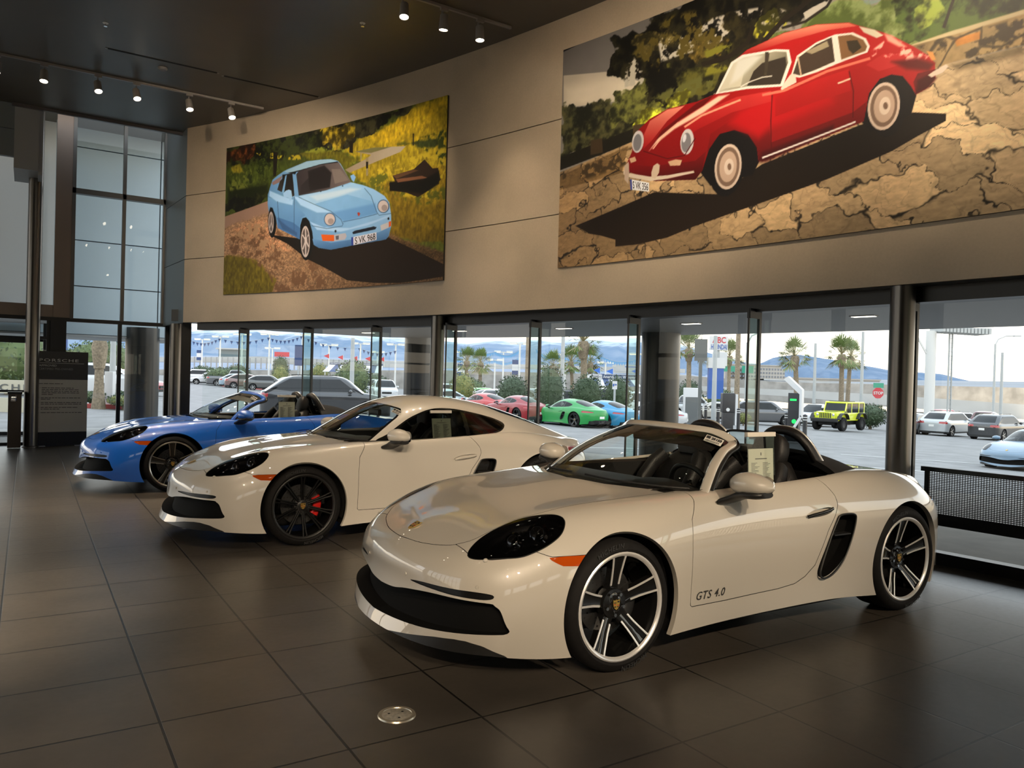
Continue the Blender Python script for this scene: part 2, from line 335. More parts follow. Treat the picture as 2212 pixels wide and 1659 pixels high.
WSC=[(.33,-.3),(.33,0),(.365,.3),(.45,.50),(.56,.655),(.66,.675),(.965,.572),(1.035,.525),(1.05,.47),(1.01,.38),(.96,.22),(.935,0),(.935,-.3)]
HATCH=[(2.02,-.3),(2.02,0),(2.04,.25),(2.10,.40),(2.2,.44),(2.5,.43),(2.75,.40),(2.85,.33),(2.87,0),(2.87,-.3)]
TAIL=[(.40,.715),(.55,.755),(.70,.775),(.80,.78),(.83,.70),(.70,.69),(.50,.69)]
DIFF=[(-.3,0),(-.3,.36),(.35,.36),(.50,.33),(.62,.25),(.70,0)]
HEADL,SCOOP,HANDLE,DRL=[spl(q,5,True) for q in (HEADL,SCOOP,HANDLE,DRL)]; DLO=spl(DLO[:-1],4,True); INTAKE=INTAKE[:1]+[tuple(v) for v in spl(INTAKE[1:-1],4)]+INTAKE[-1:]; HOOD=HOOD[:1]+[tuple(v) for v in spl(HOOD[1:-1],4)]+HOOD[-1:]
def region(M, poly, ax, mask, gap=0):
    fn=lambda M:(lambda f:np.where(mask(M[0]),f,np.abs(f)+.05))(sdf(poly,M[0][:,ax[0]],M[0][:,ax[1]]))
    if not gap: a,b=cut(M,fn(M)); return a,None,b
    a,r=cut(M,fn(M)+gap); g,b=cut(r,fn(r)-gap); return a,g,b
def loft(secs, n=20, cap=True):
    """secs: (centre, axis a, axis b, half a, half b, squareness) superellipse rings"""
    V=[];F=[]
    for c,a,b,ha,hb,e in secs:
        c=np.array(c,float);a=np.array(a,float);b=np.array(b,float)
        for k in range(n):
            t=2*PI*k/n; ct,st=math.cos(t),math.sin(t)
            V.append(c+a*ha*math.copysign(abs(ct)**e,ct)+b*hb*math.copysign(abs(st)**e,st))
    for i in range(len(secs)-1):
        for k in range(n): F.append((i*n+k,i*n+(k+1)%n,(i+1)*n+(k+1)%n,(i+1)*n+k))
    if cap: F+=[tuple(range(n))[::-1],tuple((len(secs)-1)*n+k for k in range(n))]
    return V,F
def sweep(pts, ups, hw, hh, e=.5, n=14, closed=False):
    P=np.array(pts,float); U=np.array(ups,float); secs=[]
    for i in range(len(P)):
        d=P[min(i+1,len(P)-1)]-P[max(i-1,0)]; d/=np.linalg.norm(d); s=np.cross(d,U[i]); s/=np.linalg.norm(s); u=np.cross(s,d)
        secs.append((P[i],s,u,hw,hh,e))
    return loft(secs,n)
def textmesh(s, size, shear=0, space=1.0, bold=0, align='LEFT'):
    """outline of a line of writing as (V, F) in its own xy plane"""
    c=bpy.data.curves.new('t','FONT'); c.body=s; c.size=size; c.shear=shear; c.space_character=space; c.offset=bold; c.align_x=align
    c.resolution_u=3; o=bpy.data.objects.new('t',c); COL.objects.link(o); dg=bpy.context.evaluated_depsgraph_get(); dg.update()
    me=o.evaluated_get(dg).to_mesh(); V=np.array([v.co[:] for v in me.vertices]).reshape(-1,3); F=[tuple(p.vertices) for p in me.polygons]
    o.to_mesh_clear(); bpy.data.objects.remove(o); bpy.data.curves.remove(c); return V,F
CREST=[(0,.5),(.2,.44),(.42,.5),(.42,.1),(.36,-.2),(.2,-.42),(0,-.55),(-.2,-.42),(-.36,-.2),(-.42,.1),(-.42,.5),(-.2,.44)]
CR_RED=mat('crest_red',(.45,.02,.02),.4); CR_BLACK=mat('crest_black',(.01,.01,.01),.4)
def crest(name,parent,c,a,b,nrm,h):
    """shield badge: gold field, red and black quarters, small centre shield"""
    c,a,b,nrm=[np.array(v,float) for v in (c,a,b,nrm)]; m=MB()
    pt=lambda x,y,d:c+a*x*h+b*y*h+nrm*d
    n=len(CREST); m.add([pt(x,y,.003) for x,y in CREST]+[pt(x,y,0) for x,y in CREST],[tuple(range(n))]+[(i,n+i,n+(i+1)%n,(i+1)%n) for i in range(n)],0)
    for x0,x1,y0,y1,k in ((-.36,-.04,-.0,.08,1),(-.36,-.04,.16,.24,2),(.04,.36,-.12,-.04,1),(.04,.30,-.26,-.18,2),(.10,.36,.22,.36,2),(-.30,-.1,-.28,-.16,2)):
        m.add([pt(x0,y0,.0036),pt(x1,y0,.0036),pt(x1,y1,.0036),pt(x0,y1,.0036)],[(0,1,2,3)],k)
    m.add([pt(x*.32,y*.32,.0042) for x,y in CREST],[tuple(range(n))],0)
    return m.build(name,[GOLD,CR_RED,CR_BLACK],parent)
JET=mat('jet_black',(.003,.003,.003),.5,spec=.2)
def build_wheel(style, R, W, finish, caliper, front):
    """wheel with its outer face towards -y, hub at the origin"""
    root=bpy.data.objects.new('wheel',None); root.empty_display_size=.1; link(root); rr=.277
    t=MB(); h=W/2
    t.lathe([(rr-.015,-h+.012),(rr,-h+.004),(rr+.012,-h-.004),(R-.045,-h-.006),(R-.02,-h+.004),(R-.006,-h+.022),(R,-h+.045),(R,-.02),(R-.008,-.018),(R-.008,-.006),(R,-.004),(R,.03),(R-.008,.032),(R-.008,.044),(R,.046),(R,h-.04),(R-.012,h-.012),(R-.05,h),(rr-.015,h-.01)],64,axis='y')
    tire=t.build('tire',RUBBER,root,auto=.6)
    if style!='simple':
        V,F=textmesh('MICHELIN',.034,.15,1.15,.0008); m=MB()
        for a0 in (2.15,2.15+PI):
            m=MB(); r0=rr+.022; L=V[:,0].max()
            VV=[((r0+y)*math.cos(a0-x/r0),-h-.0072,(r0+y)*math.sin(a0-x/r0)) for x,y,z in V]; m.add(VV,F); m.build('sidewall_lettering',mat('tyre_letter',(.02,.02,.02),.6),tire)
    fin=finish; b=MB()
    b.lathe([(rr-.004,-h+.008),(rr,-h+.002),(rr-.008,-h-.003),(rr-.018,-h+.001),(rr-.024,-h+.012)],64,axis='y',m=1)
    b.lathe([(rr-.024,-h+.012),(rr-.028,-h+.05),(rr-.03,h-.02),(rr-.004,h-.01)],64,axis='y')
    rim=b.build('rim',[GLOSSBLACK if style!='black' else JET,fin],root,auto=.7)
    d=MB(); d.lathe([(.08,.02),(.172,.02),(.172,.045),(.08,.045),(.08,.02)],48,axis='y')
    for k in range(20):
        a=2*PI*k/20
        for q,rad in enumerate((.105,.13,.155)):
            aa=a+q*.1; d.lathe([(.0001,.0185),(.005,.0185)],6,(rad*math.cos(aa),0,rad*math.sin(aa)),'y',1)
    d.build('brake_disc',[DISC,DARK],root,auto=.5)
    c=MB(); ca=(-.1 if front else PI+.1)   # towards the rear of the front axle
    for k in range(7):
        pass
    ring=[]
    for k in range(9):
        a=ca-.55+1.1*k/8; ring.append(((.145)*math.cos(a),0.015,(.145)*math.sin(a)))
    V,F=sweep(ring,[(0,1,0)]*9,.038,.032,.45); c.add(V,F); c.build('brake_caliper',caliper,root,auto=.8)
    hub=MB(); hub.lathe([(.0001,-h+.052),(.03,-h+.05),(.036,-h+.056),(.05,-h+.06),(.075,-h+.062),(.082,-h+.075),(.08,.0),(.0001,.02)],32,axis='y')
    for k in range(5):
        a=2*PI*(k+.5)/5+PI/2; hub.lathe([(.0001,-h+.048),(.009,-h+.048),(.011,-h+.064)],8,(.056*math.cos(a),0,.056*math.sin(a)),'y',1)
    hub.build('hub',[GLOSSBLACK if style!='black' else BLACK,CHROME if style!='black' else BLACK],root,auto=.6)
    crest('center_cap',root,(0,-h+.046,0),(1,0,0),(0,0,1),(0,-1,0),.05)
    ns={'gts':5,'simple':5,'black':10}[style]
    for k in range(ns):
        a=2*PI*k/ns+PI/2+.06; m=MB(); ca_,sa=math.cos(a),math.sin(a)
        P=lambda r,w,y:(r*ca_-w*sa,y,r*sa+w*ca_)
        if style=='black':
            for sg in (-1,1):
                st=[(.05,sg*.008,-h+.07),(.12,sg*.007,-h+.052),(.2,sg*.010,-h+.03),(rr-.012,sg*.017,-h+.012)]
                V,F=sweep([P(*q) for q in st],[(0,1,0)]*4,.0075,.013,.6,8); m.add(V,F)
            m.build('spoke',JET,root,auto=.7)
        else:
            rs=[.055,.10,.15,.20,.24,rr-.012]; ws=[.034,.029,.031,.036,.041,.047]; ys=[-h+.066,-h+.056,-h+.042,-h+.026,-h+.014,-h+.006]
            V=[];F=[];n=len(rs)
            for r,w,y in zip(rs,ws,ys): V+=[P(r,-w,y+.002),P(r,-w*.55,y+.009),P(r,w*.55,y+.009),P(r,w,y+.002),P(r,w*.9,y+.05),P(r,-w*.9,y+.05)]
            for i in range(n-1):
                for j in range(6): F.append((i*6+j,i*6+(j+1)%6,i*6+6+(j+1)%6,i*6+6+j))
            F+=[tuple(range(6)),tuple(range(n*6-6,n*6))]; m.add(V,F,0)
            for sg in (-1,1):
                i0=1 if sg>0 else 1
                st=[P(r,sg*(w-.0035),y-.0005) for r,w,y in list(zip(rs,ws,ys))[i0:]]
                V,F=sweep(st,[(0,1,0)]*len(st),.0055 if style=='gts' else .006,.003,.5,8); m.add(V,F,1)
            m.build('spoke',[GLOSSBLACK,fin],root,auto=.5)
    return root
def seat_parts(sx, parent):
    """bucket seat facing -x with its own headrest and side bolsters"""
    r=bpy.data.objects.new('seat',None); r.empty_display_size=.1; link(r,parent); r.location=(0,sx,0)
    m=MB(); V,F=loft([((x,0,z),(0,1,0),(0,0,1),w,h,.5) for x,z,w,h in ((.88,.47,.2,.05),(.92,.475,.235,.075),(1.1,.46,.25,.09),(1.35,.44,.25,.09),(1.45,.44,.22,.06))]); m.add(V,F); m.build('seat_cushion',LEATHER,r,auto=1)
    m=MB(); secs=[]
    for t,w,d in ((0,.20,.06),(.1,.25,.09),(.3,.265,.10),(.5,.265,.095),(.68,.235,.08),(.78,.165,.065),(.83,.13,.05)):
        secs.append(((1.42+.33*t/.83,0,.42+.66*t),(0,1,0),(.9,0,-.42),w,d,.55))
    V,F=loft(secs,24); m.add(V,F); m.build('seat_back',LEATHER,r,auto=1)
    m=MB(); V,F=loft([((x,0,z),(0,1,0),(.95,0,-.3),w,d,.6) for x,z,w,d in ((1.69,.94,.10,.05),(1.705,.98,.128,.062),(1.72,1.04,.132,.066),(1.735,1.10,.12,.06),(1.742,1.135,.085,.045),(1.745,1.148,.04,.02))],24); m.add(V,F); m.build('headrest',LEATHER,r,auto=1)
    for sg in (-1,1):
        m=MB(); V,F=sweep([(1.36+.0*sg,sg*.20,.50),(1.38,sg*.235,.62),(1.44,sg*.245,.76),(1.53,sg*.225,.87),(1.60,sg*.18,.94)],[(0,1,0)]*5,.055,.045,.8); m.add(V,F); m.build('side_bolster',LEATHER,r,auto=1)
    return r
def build_car(name,label,cat,loc,kind='open',pcol=(.7,.66,.58),pname='white',style='gts',finish=SILVER,caliper=BLACK,res=.016,rz=0,group=None,text=False,detail=True,scale=1,rimblack=False):
    PA=paint('car_paint_'+pname,pcol); root=thing(name,label,cat,loc,rz,group)
    B=car_surface(res); full=[]; gaps=[]; all_=lambda V:np.ones(len(V),bool)
    for cx,cz,r in ((0,.335,.378),(2.475,.345,.388)):
        f=lambda M:np.where((M[0][:,1]>.5)&(M[0][:,2]<.8),np.hypot(M[0][:,0]-cx,M[0][:,2]-cz)-r,1.)
        _,B=cut(B,f(B))
    arch=lambda V:((np.abs(np.hypot(V[:,0],V[:,2]-.335)-.378)<.003)|(np.abs(np.hypot(V[:,0]-2.475,V[:,2]-.345)-.388)<.003))&(V[:,1]>.5)
    op,_,B=region(B,OPEN if kind=='open' else OPENC,(0,1),lambda V:V[:,2]>.78)
    hl,g,B=region(B,HEADL,(0,1),lambda V:(V[:,2]>.5)&(V[:,0]<0),.002); gaps.append(g)
    hood,g,B=region(B,HOOD,(0,1),lambda V:V[:,2]>.585,.0017); gaps.append(g)
    fr=lambda V:V[:,0]<-.45
    it,_,B=region(B,INTAKE,(1,2),fr); dr,_,B=region(B,DRL,(1,2),fr); ch,_,B=region(B,CHIN,(1,2),fr)
    mk,_,B=region(B,MARKER,(0,2),lambda V:V[:,1]>.7)
    bp,g,B=region(B,BUMPER,(0,2),lambda V:V[:,0]<.1,.0015); gaps.append(g)
    sc,_,B=region(B,SCOOP,(0,2),lambda V:V[:,1]>.7)
    hd,_,B=region(B,HANDLE,(0,2),lambda V:V[:,1]>.7)
    do,g,B=region(B,DOOR,(0,2),lambda V:V[:,1]>.45,.002); gaps.append(g)
    rr=lambda V:V[:,0]>2.85
    tl,_,B=region(B,TAIL,(1,2),lambda V:(V[:,0]>2.85)&(V[:,2]<.8)); df,_,B=region(B,DIFF,(1,2),rr)
    sheet('body_shell',both(join(B,walls(B,.03,arch),walls(B,.02,lambda V:V[:,2]>.8))),PA,root)
    sheet('hood',both(hood),PA,root); sheet('front_bumper',both(join(bp,walls(bp,.03,arch))),PA,root)
    sheet('panel_gap',both(offset(join(*gaps),-.003)),DARK,root)
    sheet('front_grille',both(join((it[0]+np.array([.09,0,0]),it[1],it[2]),walls(it,.09,vec=(1,0,0)))),mat('grille_black',(.003,.003,.003),.8,spec=.15),root)
    sheet('chin_spoiler',both(offset(ch,-.004)),BLACK,root); sheet('rear_diffuser',both(df),BLACK,root)
    m=MB()
    m.box(-.60,-.4,-.60,.60,.15,.20); m.box(-.4,.4,-.52,.52,.12,.6); m.box(.39,2.1,-.80,.80,.135,.2); m.box(2.09,2.88,-.52,.52,.15,.6); m.box(2.87,3.3,-.62,.62,.17,.32)
    m.build('underbody',DARK,root)
    for sg,s in ((-1,'l'),(1,'r')):
        Z=mirror if sg<0 else (lambda M:M)
        h=sheet('headlight',Z(recess(hl,.045)),mat('lamp_bowl',(.010,.010,.011),.25,coat=.3),root)
        sheet('headlight_lens',Z(offset(hl,.0005)),LENSGLASS,h)
        if detail:
            for px,ps,pz,pr in ((-.43,.70,.690,.052),(-.55,.665,.66,.040)):
                m=MB(); m.lathe([(pr*1.25,.01),(pr,.0),(pr*.95,.012)],24,(0,0,0),'x'); m.sphere((.006,0,0),(.02,pr*.9,pr*.9),16,8)
                o=m.build('projector_lamp',[CHROME],h,auto=.8); o.location=(px,sg*ps,pz+.012); o.rotation_euler=(0,.5,sg*-.45)
            for px,ps,pz in ((-.36,.74,.735),(-.47,.765,.668),(-.60,.69,.625),(-.52,.605,.70)):
                m=MB(); m.sphere((0,0,0),(.010,.007,.005),10,6); o=m.build('led_lamp',CHROME,h,auto=1); o.location=(px,sg*ps,pz)
        sheet('side_marker',Z(join(offset(mk,.001),walls(offset(mk,.001),.01))),AMBER,root)
        d=sheet('daytime_running_light',Z(recess(dr,.012)),mat('drl_black',(.006,.006,.006),.3,spec=.3),root)
        a=sheet('air_intake',Z(recess(sc,.07)),GLOSSBLACK,root)
        m=MB(); m.tube([(x,sg*.889,z) for x,z in SCOOP],.006,6,closed=True); m.build('intake_rim',BLACK,a,auto=1)
        m=MB(); m.bar((1.70,sg*.86,.565),(1.86,sg*.86,.565),.05,.008); m.build('intake_vane',BLACK,a)
        dd=sheet('door',Z(join(do,walls(do,.02))),PA,root)
        hh=sheet('handle_recess',Z(recess(hd,.02)),PA,dd)
        m=MB(); V,F=sweep([(1.455,sg*.872,.692),(1.50,sg*.882,.703),(1.57,sg*.885,.711),(1.64,sg*.883,.720),(1.69,sg*.872,.728)],[(0,1,0)]*5,.010,.008,.7); m.add(V,F)
        m.build('door_handle',GLOSSBLACK if pname=='chalk' else PA,dd,auto=1)
        sheet('tail_light',Z(recess(tl,.01)),REDLENS,root)
        mi=bpy.data.objects.new('side_mirror',None); mi.empty_display_size=.05; link(mi,root)
        secs=[((.81+1.2*x0,sg*(.86+1.15*(s_-.855)),.93+1.2*z0),(1,0,0),(0,0,1),1.25*a_,1.0*b_,.85) for s_,x0,z0,a_,b_ in ((.855,.01,-.005,.03,.024),(.87,.008,-.003,.052,.042),(.90,.003,.0,.066,.056),(.94,0,.003,.072,.062),(.985,.004,.002,.069,.057),(1.03,.014,-.003,.054,.042),(1.055,.024,-.006,.032,.024),(1.062,.028,-.008,.008,.006))]
        m=MB(); V,F=loft(secs,24); m.add(V,F); mo=m
        cap=m.build('mirror_cap',PA,mi,auto=1.2)
        m=MB(); V,F=loft([((.805+x0,sg*(.84+1.1*(s_-.82)),.878+z0),(1,0,0),(0,0,1),1.2*a_,b_,.8) for s_,x0,z0,a_,b_ in ((.82,-.03,-.055,.06,.02),(.86,-.01,-.035,.055,.022),(.90,.005,-.012,.06,.024),(.95,.008,.0,.068,.026),(1.0,.012,.0,.062,.022),(1.04,.02,.005,.04,.016))],20); m.add(V,F); m.build('mirror_foot',BLACK,mi,auto=1)
        m=MB(); V,F=loft([((.898+t,sg*.97,.925),(0,1,0),(0,0,1),.095,.05,.6) for t in (0,.004)],20); m.add(V,F); m.build('mirror_glass',CHROME,mi)
        for front,cx,R,W,yc,cz in ((1,0,.336,.235,.755,.336),(0,2.475,.346,.265,.745,.346)):
            w=build_wheel(style,R,W,finish,caliper,front^(sg>0)); w.parent=root; w.location=(cx,sg*yc,cz); w.rotation_euler=(0,0,0 if sg<0 else PI)
            if sg>0: pass
        for cx,cz,r in ((0,.335,.392),(2.475,.345,.402)):
            m=MB(); m.lathe([(r,sg*.50),(r,sg*(.79 if cx<1 else .84))],28,(cx,0,cz),'y',a0=-.35,a1=PI+.35); m.lathe([(.02,sg*.50),(r,sg*.50)],28,(cx,0,cz),'y',a0=-.35,a1=PI+.35); m.build('wheel_well',DARK,root,auto=1)
        m=MB(); m.tube([(3.36,sg*.10,.24),(3.44,sg*.10,.24)],.045,16,cap=False); m.build('exhaust_tip',CHROME,root,auto=1)
        m=MB(); m.sphere((-.716,sg*.691,.598),(.014,.012,.012),10,6); m.build('washer_cap',PA,root,auto=1)
        
        for q,az in (((-.774,.715,.482),-.9),((-.948,.259,.461),-.15)):
            m=MB(); m.lathe([(.0001,-.003),(.008,-.003),(.010,.001)],16,(0,0,0),'x'); o=m.build('parking_sensor',PA,root,auto=1); o.location=(q[0],sg*q[1],q[2]); o.rotation_euler=(0,0,sg*az)
    n=np.array((-.42,0,.9)); crest('hood_badge',root,(-.785,0,.652),(0,1,0) if 0 else (0,-1,0),(.9,0,.42),n,.075)
    m=MB(); m.box(3.405,3.425,-.15,.15,.42,.53); m.build('licence_plate',WHITEP,root)
    # ---- cabin
    m=MB()
    sec=[(.44,.60),(.62,.72),(1.0,.735),(1.6,.735),(1.95,.70)]
    for sg in (-1,1):
        V=[];F=[]
        for i,(x,s_) in enumerate(sec): V+=[(x,sg*(s_+.012),.875),(x,sg*(s_-.03),.86),(x,sg*(s_-.05),.62),(x,sg*(s_-.10),.30)]
        for i in range(len(sec)-1):
            for j in range(3): F.append((i*4+j,i*4+j+1,i*4+5+j,i*4+4+j))
        m.add(V,F)
    m.box(.6,1.95,-.62,.62,.28,.31); m.box(1.90,1.96,-.68,.68,.3,.90); m.box(.5,.62,-.6,.6,.3,.82)
    m.box(.72,1.75,-.10,.10,.3,.52,b=.03)
    m.build('cabin_tub',LEATHER,root,auto=.6)
    m=MB(); secs=[((.62+.0,s_,.80),(1,0,0),(0,0,1),.23,.065+h,.6) for s_,h in ((-.70,-.03),(-.66,0),(-.55,.005),(-.48,.022),(-.37,.032),(-.26,.022),(-.18,.005),(0,.008),(.4,.0),(.66,0),(.70,-.03))]
    V,F=loft(secs,20); m.add(V,F); m.build('dashboard',LEATHER,root,auto=1)
    sw=bpy.data.objects.new('steering_wheel',None); sw.empty_display_size=.05; link(sw,root); sw.location=(.99,-.37,.80); sw.rotation_euler=(0,-.42,0)
    m=MB(); m.tube([(0,.182*math.cos(t),.182*math.sin(t)) for t in np.linspace(0,2*PI,33)[:-1]],.016,10,closed=True); m.build('wheel_rim',LEATHER,sw,auto=1)
    m=MB(); m.sphere((-.02,0,0),(.03,.07,.06),14,8); m.bar((-.01,-.17,0),(-.01,.17,0),.012,.035); m.bar((-.01,0,0),(-.01,0,-.17),.03,.012); m.build('wheel_hub',BLACK,sw,auto=.8)
    for sx in (-.36,.36): seat_parts(sx,root)
    if kind=='open':
        # windscreen between its base and header curves
        bc=spl(WBASE,8); hc=spl([(.975,0,1.190),(1.0,.2,1.186),(1.055,.38,1.172),(1.105,.47,1.150),(1.118,.545,1.110)],6)
        bc=np.concatenate([bc[::-1]*MIR,bc[1:]]); hc=np.concatenate([hc[::-1]*MIR,hc[1:]]); nb=len(bc); K=10
        G=np.array([bc*(1-t)+hc*t+np.array([-.6,0,.8])*.035*math.sin(PI*t) for t in np.linspace(0,1,K+1)])
        def grid(name,g,m_,par):
            a_,b_=g.shape[:2]; V=g.reshape(-1,3); I=np.arange(len(V)).reshape(a_,b_)
            return me_obj(name,V,[(I[a,b],I[a,b+1],I[a+1,b+1],I[a+1,b]) for a in range(a_-1) for b in range(b_-1)],m_,par)
        ws=grid('windshield',G,CARGLASS,root)
        half=spl([G[0,-1]]+[G[k,-1]+np.array([0,.004,0]) for k in (2,4,6,8)]+[(1.132,.552,1.107),(1.136,.510,1.138),(1.110,.44,1.164),(1.055,.33,1.182),(1.005,.17,1.191),(.985,0,1.194)],4)
        path=np.concatenate([half*MIR,half[::-1][1:]]); nrm=[]
        for i,p in enumerate(path):
            d=path[min(i+1,len(path)-1)]-path[max(i-1,0)]; inn=np.array([.66,0,1.04])-p; u=np.cross(d,inn); u/=np.linalg.norm(u); nrm.append(u if u[2]>0 else -u)
        V,F=sweep(path,nrm,.028,.014,.5,14); MB().add(V,F).build('windshield_frame',PA,root,auto=1)
        inw=[p-np.array(u)*.016+np.array([.022,0,-.002]) for p,u in zip(path,nrm)]
        V,F=sweep(inw,nrm,.030,.012,.5,12); MB().add(V,F).build('frame_trim',BLACK,root,auto=1)
        dn=np.array([.02,0,-.012])
        grid('screen_band',G[K-1:]+dn*.1,DARK,ws)
        for j0,j1 in ((4,nb//2-2),(nb//2+2,nb-5)): grid('sun_visor',G[K-3:,j0:j1+1]*np.array([1,.96,1])+dn,LEATHER,root)
        m=MB(); V,F=loft([((.93,y,1.125),(0,0,1),(1,0,0),.035,.018,.6) for y in (-.13,-.11,.11,.13)],14); m.add(V,F); m.tube([(.93,0,1.14),(.95,0,1.178)],.010,8); m.build('rear_view_mirror',BLACK,root,auto=1)
        # roll hoops, deflector, tonneau
        for sg in (-1,1):
            hp=spl([(1.99,sg*.60,.86),(1.93,sg*.575,.97),(1.865,sg*.53,1.09),(1.83,sg*.46,1.155),(1.82,sg*.36,1.172),(1.83,sg*.26,1.155),(1.865,sg*.19,1.09),(1.93,sg*.15,.97),(1.99,sg*.13,.86)],5)
            rh=bpy.data.objects.new('roll_hoop',None); rh.empty_display_size=.05; link(rh,root)
            V,F=sweep(hp,[(1,0,.4)]*len(hp),.026,.030,.7,12); MB().add(V,F).build('hoop_shell',LEATHER,rh,auto=1)
            ho=[p+np.array([.030,0,.012])*1 for p in hp]; V,F=sweep(ho,[(1,0,.4)]*len(ho),.022,.010,.7,10); MB().add(V,F).build('hoop_trim',SILVER,rh,auto=1)
            m=MB(); m.add([tuple(p+np.array([.0,0,0])) for p in hp],[tuple(range(len(hp)))]); m.build('hoop_insert',DARKGLASS,rh)
        m=MB(); m.tube(spl([(1.90,-.20,1.06),(1.87,-.17,1.12),(1.86,-.09,1.137),(1.86,.09,1.137),(1.87,.17,1.12),(1.90,.20,1.06)],5),.009,8); wd=m.build('wind_deflector',BLACK,root,auto=1)
        m=MB(); m.box(1.868,1.872,-.17,.17,.92,1.13); m.build('deflector_pane',CARGLASS,wd)
        f=lambda M:1.93-.10*M[0][:,1]**2-M[0][:,0]
        tn,_=cut(op,f(op)); V=tn[0]; bump=np.clip(-sdf(OPEN,V[:,0],V[:,1])/.38,0,1)
        tn=(V+np.stack([0*bump,0*bump,.003+.095*bump*(2-bump)],1),tn[1],tn[2])
        tm=both(join(tn,walls(tn,.04,vec=(0,0,-1)))); o=sheet('tonneau_cover',tm,FABRIC,root)
        me=o.data; me.update()
    else:
        Gh=greenhouse(res); wsM,_,Gh=region(Gh,WSC,(0,1),lambda V:V[:,2]>.84)
        hatch,_,Gh=region(Gh,HATCH,(0,1),lambda V:V[:,2]>.8)
        side,_,Gh=region(Gh,DLO,(0,2),lambda V:V[:,1]>.45)
        fn=lambda M:sdf(DLO,M[0][:,0],M[0][:,2])+.014
        sg_,tr=cut(side,fn(side)); pil=lambda M:np.abs(M[0][:,0]-1.66-.05*(M[0][:,2]-.9))-.022
        pl,sg_=cut(sg_,pil(sg_)); q,dw=cut(sg_,1.66-sg_[0][:,0]); tri,dw=cut(dw,dw[0][:,0]-.86+.0*dw[0][:,2])
        sheet('roof',both(Gh),PA,root)
        wfn=lambda M:sdf(WSC,M[0][:,0],M[0][:,1])+.022
        wg,wt=cut(wsM,wfn(wsM)); sheet('windshield',both(wg),CARGLASS,root)
        sheet('window_trim',both(join(offset(wt,-.001),tr,pl,tri)),GLOSSBLACK,root)
        sheet('rear_window',both(hatch),DARKGLASS,root)
        for Z in (mirror,lambda M:M): sheet('door_window',Z(dw),glass('side_glass',(.50,.52,.50),1.5),root); sheet('quarter_window',Z(q),DARKGLASS,root)
        m=MB(); m.box(2.0,2.7,-.55,.55,.7,.86,b=.03); m.build('parcel_shelf',FABRIC,root,auto=.6)
        m=MB(); V,F=loft([((.97,y,1.10),(0,0,1),(1,0,0),.032,.018,.6) for y in (-.13,-.11,.11,.13)],14); m.add(V,F); m.build('rear_view_mirror',BLACK,root,auto=1)
    bw=spl(WBASE,6); bw=np.concatenate([bw[::-1]*MIR,bw[1:]]); nb=len(bw)
    for j0,j1 in ((3,nb//2-1),(nb//2+1,nb-5)):
        m=MB(); m.tube([tuple(bw[j]+np.array([.02,0,.022])) for j in range(j0,j1)],.007,6); m.build('wiper',BLACK,root,auto=1)
    if text:
        V,F=textmesh('GTS 4.0',.062,.32,1.1,.0007); L=V[:,0].max(); V=V.copy()
        ok=[]
        for x,y,z in V: ok.append((.512+x*.243/L,y+.308))
        S=car_surface(.02)[0]; S=S[(S[:,1]>.8)&(S[:,2]<.5)&(S[:,2]>.2)&(S[:,0]>.4)&(S[:,0]<.9)]
        pos=[]
        for x,z in ok:
            w=1/((S[:,0]-x)**2+(S[:,2]-z)**2+1e-6)**2; pos.append((x,-(float((S[:,1]*w).sum()/w.sum())+.0022),z))
        MB().add(pos,F).build('door_lettering',INK,root)
    root.scale=scale if hasattr(scale,'__len__') else (scale,)*3
    return root
# ---------------------------------------------------------------- the showroom
XC,YC,RW = -22.67,.61,29.09          # upper wall arc
GX,GY,RG = -18.967,1.504,25.63       # glass arc
ZC,ZB,ZG = 5.95,2.35,2.25
YW=17.0
def arcpt(s,R,z,c=(XC,YC),R0=None): a=s/(R0 or R); return (c[0]+R*math.cos(a),c[1]+R*math.sin(a),z)
def wallpt(s,z,d=0): return arcpt(s,RW-d,z,R0=RW)      # s along the wall, d towards the room
def glasspt(s,z,d=0): return arcpt(s,RG-d,z,(GX,GY),RG)
def arcslab(m,pt,s0,s1,z0,z1,d0,d1,n=24,mi=0):
    V=[]
    for i in range(n+1):
        s=s0+(s1-s0)*i/n
        V+=[pt(s,z0,d0),pt(s,z0,d1),pt(s,z1,d1),pt(s,z1,d0)]
    F=[(i*4+j,i*4+(j+1)%4,i*4+4+(j+1)%4,i*4+4+j) for i in range(n) for j in range(4)]+[(0,1,2,3),(n*4+3,n*4+2,n*4+1,n*4)]
    return m.add(V,F,mi)
